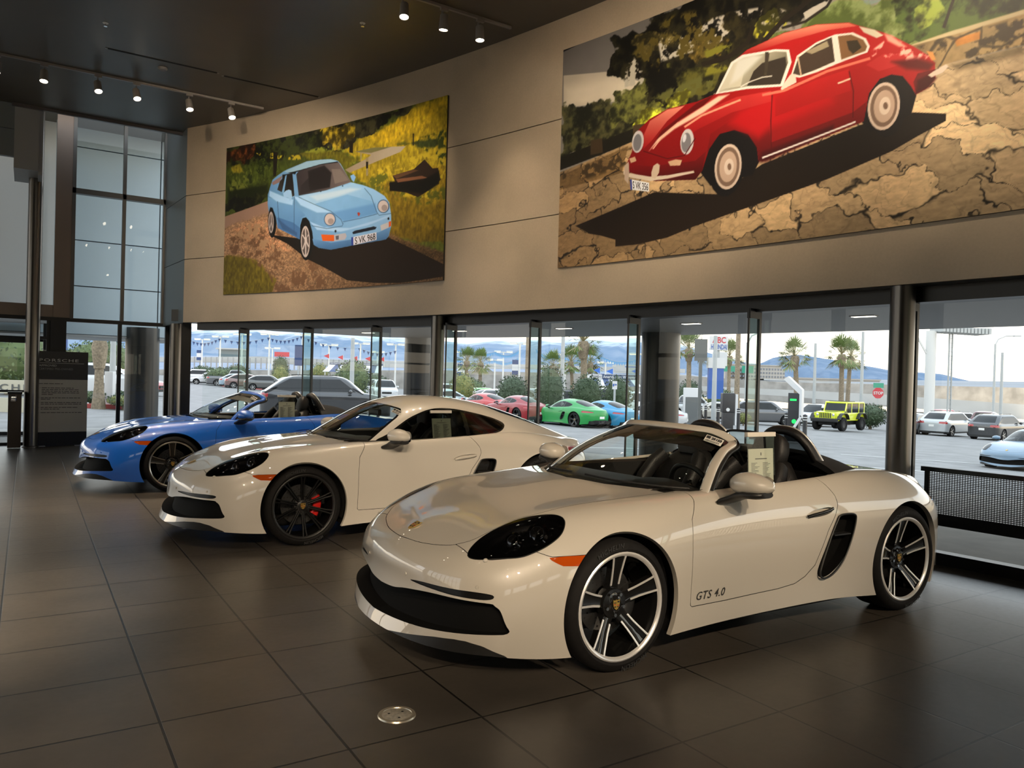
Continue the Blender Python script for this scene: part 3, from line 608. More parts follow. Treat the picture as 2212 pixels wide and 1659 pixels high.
def floor_mat():
    m,nt,b=base('stone_tiles'); L=nt.links
    tc=nd(nt,'TexCoord'); br=nd(nt,'TexBrick'); mp=nd(nt,'Mapping'); mp.inputs['Location'].default_value=(-.4961,-5.858,0)
    L.new(tc.outputs['Object'],mp.inputs[0]); L.new(mp.outputs[0],br.inputs['Vector']); br.offset=0; br.squash=1
    br.inputs['Scale'].default_value=1; br.inputs['Brick Width'].default_value=.6; br.inputs['Row Height'].default_value=.6; br.inputs['Mortar Size'].default_value=.006; br.inputs['Mortar Smooth'].default_value=.2
    br.inputs['Color1'].default_value=(.075,.065,.054,1); br.inputs['Color2'].default_value=(.088,.076,.063,1); br.inputs['Mortar'].default_value=(.010,.009,.008,1)
    n=nd(nt,'TexNoise'); n.inputs['Scale'].default_value=2.2; n.inputs['Detail'].default_value=8; n.inputs['Roughness'].default_value=.65; L.new(tc.outputs['Object'],n.inputs['Vector'])
    r=nd(nt,'ValToRGB'); r.color_ramp.elements[0].color=(.72,.72,.72,1); r.color_ramp.elements[0].position=.3; r.color_ramp.elements[1].color=(1.2,1.18,1.15,1); r.color_ramp.elements[1].position=.75; L.new(n.outputs['Fac'],r.inputs[0])
    mx=nd(nt,'MixRGB',blend_type='MULTIPLY'); mx.inputs[0].default_value=1; L.new(br.outputs['Color'],mx.inputs[1]); L.new(r.outputs[0],mx.inputs[2]); L.new(mx.outputs[0],b.inputs['Base Color'])
    n2=nd(nt,'TexNoise'); n2.inputs['Scale'].default_value=28; n2.inputs['Detail'].default_value=8; L.new(tc.outputs['Object'],n2.inputs['Vector'])
    mr=nd(nt,'MapRange'); mr.inputs['From Min'].default_value=.3; mr.inputs['From Max'].default_value=.7; mr.inputs['To Min'].default_value=.32; mr.inputs['To Max'].default_value=.36; L.new(n2.outputs['Fac'],mr.inputs[0]); L.new(mr.outputs[0],b.inputs['Roughness'])
    bp=nd(nt,'Bump'); bp.inputs['Strength'].default_value=0; bp.inputs['Distance'].default_value=.004; L.new(n2.outputs['Fac'],bp.inputs['Height'])
    b2=nd(nt,'Bump'); b2.inputs['Strength'].default_value=.6; b2.inputs['Distance'].default_value=.002; b2.invert=True; L.new(br.outputs['Fac'],b2.inputs['Height']); L.new(bp.outputs[0],b2.inputs['Normal']); L.new(b2.outputs[0],b.inputs['Normal'])
    b.inputs['Specular IOR Level'].default_value=.85
    return m
def wall_mat():
    m,nt,b=base('metal_wall_panel'); L=nt.links; tc=nd(nt,'TexCoord')
    n=nd(nt,'TexNoise'); n.inputs['Scale'].default_value=.8; n.inputs['Detail'].default_value=6; L.new(tc.outputs['Object'],n.inputs['Vector'])
    n3=nd(nt,'TexNoise'); n3.inputs['Scale'].default_value=45; n3.inputs['Detail'].default_value=3; L.new(tc.outputs['Object'],n3.inputs['Vector'])
    ad=nd(nt,'Math',operation='MULTIPLY_ADD'); ad.inputs[1].default_value=.25; L.new(n3.outputs['Fac'],ad.inputs[0]); L.new(n.outputs['Fac'],ad.inputs[2])
    r=nd(nt,'ValToRGB'); r.color_ramp.elements[0].position=.42; r.color_ramp.elements[1].position=.82; r.color_ramp.elements[0].color=(.40,.33,.245,1); r.color_ramp.elements[1].color=(.52,.43,.32,1)
    L.new(ad.outputs[0],r.inputs[0]); L.new(r.outputs[0],b.inputs['Base Color']); b.inputs['Roughness'].default_value=.42; b.inputs['Metallic'].default_value=.12
    return m
WALLM=wall_mat(); CEILM=mat('ceiling_grey',(.095,.082,.064),.38,noise=.06,nscale=2); ALU=mat('black_frame',(.010,.010,.011),.4)
COLM=mat('column_metal',(.16,.15,.14),.28,.85); BROWN=mat('brown_metal_panel',(.26,.20,.16),.45,.3); PALEP=mat('pale_metal_panel',(.50,.62,.70),.45,noise=.03,nscale=1)
def struct(o): o['kind']='structure'; return o
m=MB(); V=[(-14,-10,0)]
pts=[glasspt(s,0)[:2] for s in np.linspace(-11.5,14.6,60)]
poly=[(-14,-10)]+[(pts[0][0],-10)]+pts+[(2.3,YW),(-14,YW)]
m.prism(poly,-.15,0); struct(m.build('floor',floor_mat()))
wp=[wallpt(s,0)[:2] for s in np.linspace(-10.9,15.45,60)]
m=MB(); poly=[(-14,-10)]+wp+[(2.42,15.72),(-.28,15.72),(-.28,15.72),(-14,15.72)]; m.prism(poly,ZC,ZC+.2); struct(m.build('ceiling',CEILM))
m=MB(); m.box(-.3,2.45,15.66,15.72,5.90,ZC+.15); struct(m.build('trim_1',mat('ceiling_edge',(.11,.10,.10),.4)))
m=MB(); m.box(-14,3.2,15.72,21,6.75,6.9); struct(m.build('ceiling_lobby',CEILM))
m=MB()
zs=[ZB,3.523,4.70,ZC+.1]; g=.006
for z0,z1 in zip(zs[:-1],zs[1:]): arcslab(m,wallpt,-10.9,15.42,z0+g,z1-g,0,-.06,40)
arcslab(m,wallpt,-10.9,15.40,ZB+.01,ZC+.1,-.05,-.25,40,1)
V=[]; struct(m.build('wall_front',[WALLM,DARK],auto=.5))
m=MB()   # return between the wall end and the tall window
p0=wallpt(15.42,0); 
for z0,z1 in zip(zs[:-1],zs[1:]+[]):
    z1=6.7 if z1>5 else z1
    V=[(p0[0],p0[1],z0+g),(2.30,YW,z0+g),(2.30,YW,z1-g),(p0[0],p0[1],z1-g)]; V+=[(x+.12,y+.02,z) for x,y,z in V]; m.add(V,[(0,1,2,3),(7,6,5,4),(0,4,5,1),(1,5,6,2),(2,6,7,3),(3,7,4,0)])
struct(m.build('wall_return',mat('shaded_return_panel',(.15,.17,.175),.4,.2)))  # wall panel colour made darker and bluer to paint in its shade
m=MB(); V=[(p0[0]+.03,p0[1],ZB),(2.33,YW,ZB),(2.33,YW,6.7),(p0[0]+.03,p0[1],6.7)]
# soffit between wall and glass, black head frame
m=MB(); arcs=np.linspace(-10.9,15.42,41); V=[];F=[]
for s in arcs: V+=[wallpt(s,ZB)]; q=wallpt(s,ZB); a=math.atan2(q[1]-GY,q[0]-GX); V+=[(GX+(RG+.3)*math.cos(a),GY+(RG+.3)*math.sin(a),ZB)]
for i in range(40): F.append((2*i,2*i+1,2*i+3,2*i+2))
n=len(V); m.add(V+[(x,y,z+.1) for x,y,z in V],F+[tuple(n+k for k in f[::-1]) for f in F]); struct(m.build('ceiling_soffit',mat('soffit_grey',(.05,.05,.05),.35)))
m=MB(); arcslab(m,glasspt,-11.4,14.4,ZG-.03,ZB+.02,.10,-.08,40); arcslab(m,glasspt,-11.4,14.4,0,.10,.06,-.06,40); struct(m.build('trim_2',ALU))
# glazing: panes, posts and glass fins
FACADE=glass('facade_glass',(.90,.93,.92),1.42); FINGLASS=glass('fin_glass',(.78,.87,.84),1.3)
fins=[13.22-1.56*k for k in range(16)]
edges=[14.35]+fins
for i in range(len(edges)-1):
    s1,s0=edges[i],edges[i+1]; m=MB(); V=[];n=6
    for k in range(n+1): s=s0+.012+(s1-s0-.024)*k/n; V+=[glasspt(s,.10),glasspt(s,ZG-.03)]
    m.add(V,[(2*k,2*k+2,2*k+3,2*k+1) for k in range(n)]); o=struct(m.build('window_%d'%(i+1),FACADE,smooth=True))
    m=MB(); arcslab(m,glasspt,s0-.014,s0+.014,.1,ZG,-.02,.02,1); m.build('window_post',ALU,o)
    m=MB(); arcslab(m,glasspt,s0-.009,s0+.009,.1,ZG,.19,.205,1); arcslab(m,glasspt,s0-.02,s0+.02,ZG-.1,ZG,.02,.20,1); m.build('fin_edge',ALU,o)
    m=MB(); arcslab(m,glasspt,s0-.005,s0+.005,.1,ZG-.02,.02,.19,1); m.build('glass_fin',FINGLASS,o)
# tall window
m=MB()
for x in (.70,1.563,2.30): m.box(x-.03,x+.03,YW-.08,YW+.06,2.40,6.74)
m.box(.67,2.33,YW-.08,YW+.06,4.80,4.90); m.box(.67,2.33,YW-.08,YW+.06,6.60,6.74)
o=struct(m.build('window_17',mat('grey_window_frame',(.13,.125,.115),.4,.3)))
m=MB(); m.add([(.70,YW,2.4),(2.3,YW,2.4),(2.3,YW,6.7),(.70,YW,6.7)],[(0,1,2,3)]); m.build('window_pane',FACADE,o)
m=MB(); m.box(-14,2.55,YW-.07,YW+.07,2.34,2.41); m.box(1.50,1.57,YW-.05,YW+.05,.02,2.4); m.box(2.36,2.50,YW-.06,YW+.06,0,2.4); m.box(.60,2.4,YW-.05,YW+.05,0,.07); o=struct(m.build('window_18',ALU))
m=MB(); m.add([(.62,YW,.05),(2.4,YW,.05),(2.4,YW,2.36),(.62,YW,2.36)],[(0,1,2,3)]); m.build('window_pane',FACADE,o)
m=MB(); m.box(2.44,2.60,15.45,YW,0,2.36); struct(m.build('wall_corner',ALU))
m=MB(); m.box(.36,.62,YW-.12,YW+.14,0,2.36); struct(m.build('trim_3',ALU))
m=MB(); m.box(.40,.70,YW-.06,YW+.2,2.41,6.75); m.box(-14,.40,YW-.02,YW+.2,2.41,2.64); struct(m.build('wall_back',BROWN))
m=MB(); m.box(-14,-.26,15.74,15.84,5.52,6.0); m.box(-14,-.26,15.74,15.84,5.05,5.51); struct(m.build('trim_4',mat('fascia_grey',(.17,.195,.205),.45)))
m=MB(); m.box(-.26,.10,15.74,16.9,4.86,6.0); m.box(.10,.16,15.76,18.4,4.80,6.0); struct(m.build('trim_5',mat('lobby_beam',(.34,.35,.35),.5)))
m=MB(); m.box(-14,.50,19.4,19.5,2.6,6.8); struct(m.build('wall_lobby',mat('lobby_white',(.72,.75,.75),.6)))
m=MB()
for y in (17.35,17.9,18.5,19.2): m.box(.44,.50,y-.03,y+.03,2.64,6.75)
o=struct(m.build('window_19',PALEP)); m=MB(); m.add([(.47,17.2,2.64),(.47,19.4,2.64),(.47,19.4,6.75),(.47,17.2,6.75)],[(0,1,2,3)]); m.build('window_pane',FACADE,o)
# entrance doors and the outer vestibule
m=MB(); m.box(.04,.34,YW-.04,YW+.04,1.98,2.04); m.box(-14,.04,YW-.04,YW+.04,1.90,1.96); m.box(-.02,.05,YW-.05,YW+.05,0,2.36); m.box(-14,.36,YW-.05,YW+.05,0,.05); m.box(.30,.37,YW-.05,YW+.05,0,2.36); m.box(-1.6,-1.52,YW-.05,YW+.05,0,2.36); m.box(-14,.34,YW-.03,YW+.03,.98,1.02)
o=struct(m.build('door_1',ALU)); m=MB(); m.add([(-3,YW,.05),(.34,YW,.05),(.34,YW,2.34),(-3,YW,2.34)],[(0,1,2,3)]); m.build('door_pane',FACADE,o)
m=MB(); m.box(-6,.4,YW+.2,19.4,2.38,2.44); struct(m.build('ceiling_vestibule',mat('vestibule_white',(.5,.5,.5),.6)))
m=MB(); m.box(.28,.40,19.0,19.3,0,2.4); m.box(-6,.4,19.3,19.4,2.0,2.1); m.box(-6,.4,19.3,19.4,0,.08); struct(m.build('trim_6',ALU))
# walls behind the viewer: rear wall with a band of windows, left wall with tall gridded windows
def wallgrid(name,axis,c,a0,a1,z1,op,m_):
    m=MB(); A=sorted({a0,a1}|{v for o in op for v in o[:2]}); Z=sorted({0,z1}|{v for o in op for v in o[2:]})
    for x0,x1 in zip(A[:-1],A[1:]):
        for w0,w1 in zip(Z[:-1],Z[1:]):
            if any(o[0]<=x0 and x1<=o[1] and o[2]<=w0 and w1<=o[3] for o in op): continue
            (m.box(x0,x1,c-.12,c+.12,w0,w1) if axis=='y' else m.box(c-.12,c+.12,x0,x1,w0,w1))
    return struct(m.build(name,m_))
GREYW=mat('grey_wall',(.16,.15,.14),.6)
wallgrid('wall_rear','y',-10,-14,6,6.1,[(-6.2,-4.2,1.2,2.3),(-3.6,-.4,1.2,2.3),(.2,2.4,1.2,2.3),(3.2,5,1.2,2.3)],GREYW)
wallgrid('wall_left','x',-14,-10,YW,6.1,[(y,y+1.45,z0,z1) for y in (3,4.6,6.2,7.8,9.4,11.0,12.6,14.2) for z0,z1 in ((.6,2.5),(2.65,5.4))],GREYW)
o=struct(MB().add([(-14,-10,.5),(-14,YW,.5),(-14,YW,5.6),(-14,-10,5.6)],[(0,1,2,3)]).build('window_20',glass('tinted_pane',(.5,.53,.54),1.45)))
o=struct(MB().add([(-14,-10,1),(6,-10,1),(6,-10,2.4),(-14,-10,2.4)],[(0,1,2,3)]).build('window_21',glass('tinted_pane',(.5,.53,.54),1.45)))
# round steel columns
for (x,y),r,z1,lab in (((6.34,3.80),.10,2.35,'slim round steel column beside the near white car tail'),((5.02,10.0),.10,2.35,'slim round steel column behind the white coupe roof'),((2.335,15.46),.105,2.33,'round steel column at the glass corner behind the blue car'),((.076,16.45),.115,ZC+.2,'tall round steel column beside the black and white sign')):
    m=MB(); m.lathe([(r,.0),(r,z1)],32,(x,y,0)); o=m.build('steel_column',COLM,auto=.6); tag(o,lab,'column',kind=None)
    m=MB(); m.lathe([(r+.02,0),(r+.02,.02),(r,.03)],32,(x,y,0)); m.build('base_ring',COLM,o,auto=.6)
# pictures on the two wall panels: kind, colour, edge softness in mm, outline in mm from the lower left corner
PIC_A=[
('r',(54,62,18,120,122,36,-50),60,[-149,2660,5202,2666,5280,531,5280,-200,3380,-200,-122,-97]),
('f',(20,21,8,71,74,27),25,[-148,2636,4453,2634,4124,2461,3490,2372,2955,2229,2425,2309,2014,2259,1362,2258,794,2238,-133,2203]),
('f',(41,21,8,142,74,27),25,[-148,2612,680,2588,653,2395,280,2299,-135,2251]),
('r',(132,112,20,206,170,34,70),60,[2834,2184,3105,2269,3550,2351,4123,2481,4453,2614,5280,2612,5280,491,3960,708,3970,1208,3156,1718,2968,1869,3268,1932]),
('r',(118,92,20,176,140,26,60),60,[3970,1208,3727,1520,4268,1587,5238,1689,5280,530,5280,491,3960,708]),
('r',(196,160,30),60,[3852,2068,4466,2261,5001,2427,5117,2141,4694,2027,4281,2019]),
('r',(60,66,22),60,[4081,2071,4418,2074,4936,2023,4967,1903,4698,1930,4420,2015]),
('h',(60,68,16),50,[4411,2089,5071,2128,5092,1561,4755,1847,4222,2041]),
('h',(210,176,40),60,[3447,1746,4229,1851,5081,1870,5109,1098,3859,1360,3534,1567]),
('h',(96,96,22),70,[3450,1662,3963,1729,3857,1415,5101,1304,5111,1047,3624,1278]),
('m',(150,144,130),160,[3508,2268,4207,2474,4947,2590,5076,2486,4592,2269,3832,2104]),
('f',(21,19,10,74,68,37),25,[1546,2615,4453,2634,4262,2524,3548,2403,3135,2285,2833,2205,2424,2331,2010,2348]),
('f',(67,55,12,232,192,43),25,[2384,2575,2941,2590,3215,2574,3193,2338,3075,2274,2832,2227,2581,2307,2375,2381]),
('f',(18,19,6,62,68,21),25,[883,2573,1547,2593,2383,2586,2362,2318,1819,2286,1095,2292,887,2457]),
('r',(74,82,24),60,[-135,2251,1030,2232,1855,2193,1307,1948,1085,1631,-108,1483]),
('r',(150,130,30),60,[73,2276,350,2268,492,2110,182,2145]),
('h',(196,168,34),20,[733,2435,1100,2419,1284,2317,1910,2248,1936,2139,1422,2237,967,2311]),
('h',(150,150,40),40,[1865,2284,2427,2322,3023,2146,3438,1971,3115,1905,2605,2121]),
('s',(30,34,10),120,[52,1873,1074,1862,1082,1643,60,1646]),
('h',(40,48,14),60,[33,2426,1419,2314,1297,1961,103,1772]),
('h',(120,120,40),60,[43,2133,1063,2175,1028,1867,101,1836]),
('r',(110,100,20),60,[1819,2286,2647,2212,3266,1994,2968,1869,2652,2083,2017,2171]),
('f',(16,16,6,55,55,21),25,[-114,1675,1081,1745,1087,1585,-106,1447]),
('p',(150,128,90,190,170,132,20),9,[3141,2117,3559,2115,4252,2027,4142,1958,3655,1896,3031,1802,2922,1865,3416,1972,3504,2011]),
('p',(120,112,60),9,[3141,2117,3559,2115,3938,2066,3502,2042]),
('p',(168,128,96),9,[-104,1375,1087,1566,1162,1338,-96,1159]),
('g',(120,88,52,186,138,92,150),70,[-97,1183,1095,1360,2044,1420,3987,745,5280,306,5280,-70,-52,-75]),
('g',(200,140,90),70,[217,1148,1131,1283,1308,996,1748,671,1018,697]),
('r',(112,94,22),60,[-150,695,406,676,855,545,1337,200,1244,-1,-122,-73]),
('g',(110,80,44),70,[3931,710,4473,563,5280,324,5280,85,4480,367]),
('h',(124,86,52),40,[37,975,1097,1212,1968,656,3100,61,1369,-12,1129,339,518,656,45,747]),
('h',(186,142,94),60,[220,1123,1094,1306,1788,759,1481,628,651,838]),
('p',(18,12,8,52,36,20,-60),9,[1142,986,1613,792,2077,517,2592,311,3032,116,3635,43,4213,11,5141,52,5081,226,4476,485,3931,710,3011,686]),
('p',(46,31,19),9,[3983,1627,4433,1661,4649,1768,4817,1613,4925,1607,4985,1427,4827,1335,4531,1239,4277,1339,3934,1413,3915,1526,4044,1529]),
('s',(18,14,8),40,[3931,1542,4621,1475,4948,1557,4955,1376,4628,1276,4247,1365,3936,1405]),
('p',(98,66,38),9,[3983,1627,4433,1657,4531,1627,4071,1571]),
('p',(132,84,50),9,[4057,1565,4603,1539,4713,1494,4102,1511]),
('p',(30,24,12),9,[1191,2394,1308,2367,1279,1974,1207,1960]),
('p',(34,26,14),9,[3013,2304,3095,2291,3096,2099,3013,2124]),
('p',(150,130,80),9,[3389,1987,3446,1978,3450,1700,3405,1706]),
('p',(30,24,14),9,[3394,1924,3445,1917,3446,1814,3401,1820]),
('p',(36,30,16),9,[4389,2187,4417,2182,4418,2006,4398,2009]),
('p',(160,140,90),9,[3263,2088,3293,2084,3295,1949,3271,1952]),
('p',(14,13,12),9,[2214,813,2209,711,2189,620,2155,549,2110,504,2059,491,2006,511,1958,562,1918,639,1890,734,1878,839,1883,943,1903,1035,1938,1106,1983,1150,2034,1162,2087,1141,2135,1089,2175,1012,2202,917]),
('p',(14,13,12),9,[1314,1188,1312,1105,1300,1032,1278,974,1250,938,1217,927,1184,943,1152,984,1127,1045,1109,1122,1100,1206,1103,1289,1115,1363,1137,1421,1165,1456,1198,1466,1231,1450,1263,1409,1288,1347,1306,1271]),
('p',(12,10,9),9,[1897,849,1895,1104,1949,1205,2052,1208,2178,1089,2226,823]),
('p',(96,142,170,150,190,206,40),9,[1082,1516,1083,1676,1139,1808,1192,1916,1306,1971,1469,2030,1567,2052,2019,2122,2338,2105,2590,2079,2747,2031,2817,1975,3067,1650,3341,1570,3582,1478,3821,1347,3929,1233,3976,1047,3988,886,3936,730,3874,685,3134,655,2643,625,2358,676,2235,735,2196,946,2119,1128,2036,1201,1949,1192,1902,1081,1897,849,1606,972,1345,1083,1298,1269,1209,1436,1152,1453,1121,1376]),
('p',(80,124,154,118,164,190,90),9,[1082,1516,1092,1630,1321,1561,1455,1502,1752,1439,2019,1236,1939,1210,1889,1082,1891,856,1606,977,1351,1083,1305,1268,1209,1447,1141,1465,1114,1388]),
('p',(72,112,146),9,[1345,1264,1731,1140,1897,1037,1891,856,1606,977,1351,1083]),
('s',(172,206,216),30,[1714,1584,2069,1500,2465,1296,2638,1220,2295,1254,1897,1413]),
('s',(170,204,214),25,[1124,1738,1445,1612,1716,1523,1697,1434,1313,1533,1118,1646]),
('s',(58,92,122),30,[1323,1255,1553,1112,1825,968,1827,907,1465,1058]),
('s',(168,200,210),18,[2126,1122,2476,996,3068,933,3675,1001,3949,1054,3931,1015,3476,937,2861,894,2305,972]),
('p',(132,176,196,172,206,212,120),9,[1845,1569,2483,1585,3129,1634,3373,1524,3558,1337,3669,1121,2906,1054,2684,1214,2237,1400]),
('p',(128,174,196),9,[2237,1400,2983,1467,3559,1296,3669,1121,2906,1054,2684,1214]),
('s',(196,214,208),60,[2111,1541,3044,1564,3293,1519,2798,1464,2288,1447]),
('s',(104,152,182),60,[2638,1220,3625,1255,3671,1098,2939,1046]),
('p',(66,106,136,112,156,184,90),9,[2200,836,2639,737,3131,749,3724,810,3983,866,3930,727,3874,685,3134,655,2643,625,2358,676,2235,735]),
('p',(160,192,190),9,[1469,2023,2019,2118,2338,2101,2590,2074,2731,2029,2341,2027,1830,1992,1569,1989]),
('p',(20,24,26),9,[1569,1989,1830,1997,2340,2031,2747,2023,2773,1998,2341,2009,1772,1977,1747,1940]),
('p',(52,44,40,116,100,86,20),9,[1773,1937,1830,1985,2341,2022,2779,2001,2923,1833,3067,1650,2483,1590,1845,1578]),
('p',(46,40,36),9,[1904,1744,2155,1890,2470,1936,2572,1708,2229,1619,1877,1592]),
('p',(126,110,92),9,[2611,1917,2814,1890,3011,1691,2698,1671]),
('p',(50,44,34),9,[1315,1732,1376,1872,1537,1970,1668,1972,1706,1811,1741,1585,1650,1572,1449,1672]),
('p',(104,92,60),9,[1555,1919,1670,1905,1697,1701,1578,1737]),
('s',(36,30,26),30,[2052,1959,2439,1998,2615,1857,2581,1628,2108,1624]),
('s',(30,26,22),20,[1432,1975,1678,1961,1735,1606,1442,1683]),
('p',(124,168,190),9,[1429,1674,1505,1947,1544,1960,1483,1653]),
('p',(150,118,100),9,[1170,1868,1308,1921,1439,1959,1360,1851,1212,1822]),
('p',(160,196,210),9,[1460,1655,1530,1697,1606,1704,1662,1683,1689,1568,1639,1502,1591,1574,1485,1594]),
('p',(130,172,200),9,[3048,1753,3124,1769,3174,1716,3134,1642,3084,1682]),
('p',(66,98,120),9,[2744,1099,2738,1067,2719,1039,2689,1018,2651,1006,2607,1005,2563,1014,2523,1033,2491,1060,2470,1092,2462,1126,2468,1159,2487,1187,2517,1208,2556,1219,2599,1220,2643,1210,2683,1191,2715,1164,2736,1133]),
('p',(206,184,160),9,[2719,1101,2714,1074,2698,1049,2673,1031,2640,1021,2604,1020,2567,1028,2533,1044,2506,1067,2488,1095,2481,1124,2486,1152,2502,1177,2527,1195,2560,1205,2597,1205,2634,1197,2667,1181,2694,1158,2712,1130]),
('p',(160,140,120),9,[2695,1074,2692,1060,2683,1047,2668,1038,2649,1033,2628,1033,2607,1037,2587,1046,2572,1058,2561,1072,2557,1087,2560,1101,2570,1113,2584,1122,2603,1127,2625,1128,2646,1123,2665,1115,2681,1103,2691,1089]),
('p',(66,98,120),9,[3934,1176,3929,1145,3911,1118,3883,1099,3847,1088,3807,1087,3766,1097,3729,1116,3699,1142,3679,1173,3671,1206,3677,1237,3694,1264,3723,1284,3759,1294,3799,1295,3840,1285,3877,1266,3907,1239,3926,1209]),
('p',(206,184,160),9,[3911,1179,3906,1152,3892,1129,3868,1112,3838,1103,3804,1102,3769,1110,3738,1126,3712,1149,3695,1176,3689,1204,3693,1231,3708,1254,3732,1271,3763,1280,3797,1281,3831,1272,3863,1256,3888,1233,3904,1207]),
('p',(160,140,120),9,[3891,1157,3889,1142,3880,1130,3866,1120,3849,1116,3829,1115,3809,1120,3791,1129,3777,1141,3767,1156,3763,1171,3766,1186,3774,1199,3788,1208,3806,1213,3826,1213,3845,1208,3863,1199,3878,1187,3888,1172]),
('p',(226,92,22),9,[2407,889,2712,855,2716,756,2443,782]),
('p',(186,176,164),9,[2712,855,2974,862,3001,809,2963,761,2716,756]),
('p',(90,90,90),9,[2744,835,2821,837,2818,773,2756,774]),
('p',(200,190,172),9,[3749,909,3922,940,3931,859,3770,826]),
('p',(226,92,22),9,[3928,944,3979,950,3982,878,3937,860]),
('p',(24,28,34),9,[3127,861,3186,880,3603,907,3668,889,3640,859,3146,830]),
('p',(40,60,130),9,[3105,783,3154,785,3158,653,3116,652]),
('p',(226,216,200),9,[3151,785,3665,812,3675,697,3161,657]),
('t','S VK 968',0,[3184,776,3642,801,3652,707,3194,667]),
('p',(200,178,152),9,[2144,793,2142,713,2129,642,2107,586,2077,551,2044,541,2010,556,1978,595,1951,654,1933,728,1925,809,1927,890,1940,961,1962,1017,1992,1052,2025,1061,2059,1046,2091,1006,2118,947,2136,873]),
('p',(90,78,66),9,[2122,794,2120,727,2110,666,2092,619,2069,589,2043,580,2015,593,1990,626,1969,676,1954,739,1947,808,1949,876,1959,936,1977,984,2000,1013,2027,1022,2054,1008,2079,975,2100,925,2115,862]),
('p',(196,174,150),9,[2076,824,2075,805,2071,788,2064,775,2055,767,2046,765,2035,769,2026,778,2019,792,2013,810,2011,829,2012,848,2016,865,2023,878,2031,886,2041,888,2051,885,2060,875,2068,861,2073,843]),
('p',(210,190,164),9,[2012,1016,2034,823,2115,905,2088,915,2059,830,2041,1014]),
('p',(210,190,164),9,[1947,917,2026,823,1961,682,1989,673,2055,822,1972,925]),
('p',(210,190,164),9,[2026,819,2104,707,2132,715,2055,826]),
('p',(210,190,164),9,[2026,824,2035,574,2064,572,2055,821]),
('p',(190,170,146),9,[1248,1187,1247,1131,1239,1080,1226,1041,1208,1017,1188,1009,1167,1020,1147,1047,1131,1089,1119,1141,1114,1198,1115,1254,1123,1305,1136,1344,1154,1368,1174,1375,1195,1364,1215,1337,1231,1295,1243,1243]),
('p',(96,84,72),9,[1228,1188,1227,1142,1222,1101,1213,1068,1201,1048,1186,1041,1172,1050,1158,1072,1146,1107,1138,1149,1134,1196,1135,1243,1140,1284,1149,1317,1161,1337,1176,1343,1190,1335,1204,1312,1216,1278,1224,1235]),
('p',(190,170,146),9,[1165,1353,1178,1198,1141,1102,1161,1096,1198,1195,1185,1352]),
('p',(190,170,146),9,[1178,1196,1216,1070,1235,1071,1197,1197]),
('p',(60,90,110),9,[1843,1548,2235,1385,2618,1238,2854,1087,2902,1010,2913,1012,2863,1092,2623,1245,2239,1393,1848,1555]),
('p',(60,90,110),9,[2908,1041,3302,1057,3680,1087,3677,1095,3299,1065,2905,1049]),
('p',(60,90,110),9,[3369,1518,3521,1381,3654,1121,3714,1061,3971,1060,3969,1068,3715,1069,3665,1123,3532,1383,3378,1522]),
('p',(60,90,110),9,[2169,1049,2537,966,2895,977,2919,1019,2907,1023,2891,985,2537,975,2171,1057]),
('p',(60,90,110),9,[1735,1574,1737,1318,1750,960,1763,959,1750,1317,1748,1573]),
('p',(60,90,110),9,[1322,1538,1358,1262,1464,1094,1476,1097,1371,1263,1335,1537]),
('p',(170,60,40),9,[3231,1155,3273,1159,3298,1129,3269,1097,3238,1121]),
('p',(30,40,50),9,[2388,1588,2388,1584,2385,1582,2382,1580,2378,1579,2373,1579,2368,1580,2363,1582,2360,1584,2357,1588,2357,1591,2357,1595,2359,1597,2363,1599,2367,1600,2372,1600,2377,1599,2381,1597,2385,1594,2387,1591]),
('p',(30,40,50),9,[2895,1613,2894,1610,2892,1607,2889,1605,2884,1604,2880,1604,2875,1605,2870,1607,2867,1610,2865,1613,2864,1617,2864,1620,2866,1623,2870,1625,2874,1626,2879,1625,2884,1624,2888,1622,2891,1620,2894,1616]),
('p',(20,20,24),9,[2763,910,2762,903,2759,898,2755,893,2749,891,2742,890,2735,892,2729,896,2724,901,2721,907,2720,914,2720,920,2723,926,2728,930,2734,933,2741,933,2747,931,2754,928,2759,923,2762,917]),
('p',(20,20,24),9,[3941,991,3940,984,3937,979,3933,975,3927,973,3921,973,3915,974,3909,978,3904,983,3901,989,3900,995,3901,1001,3904,1006,3908,1010,3913,1013,3920,1013,3926,1011,3932,1008,3936,1003,3939,997])]
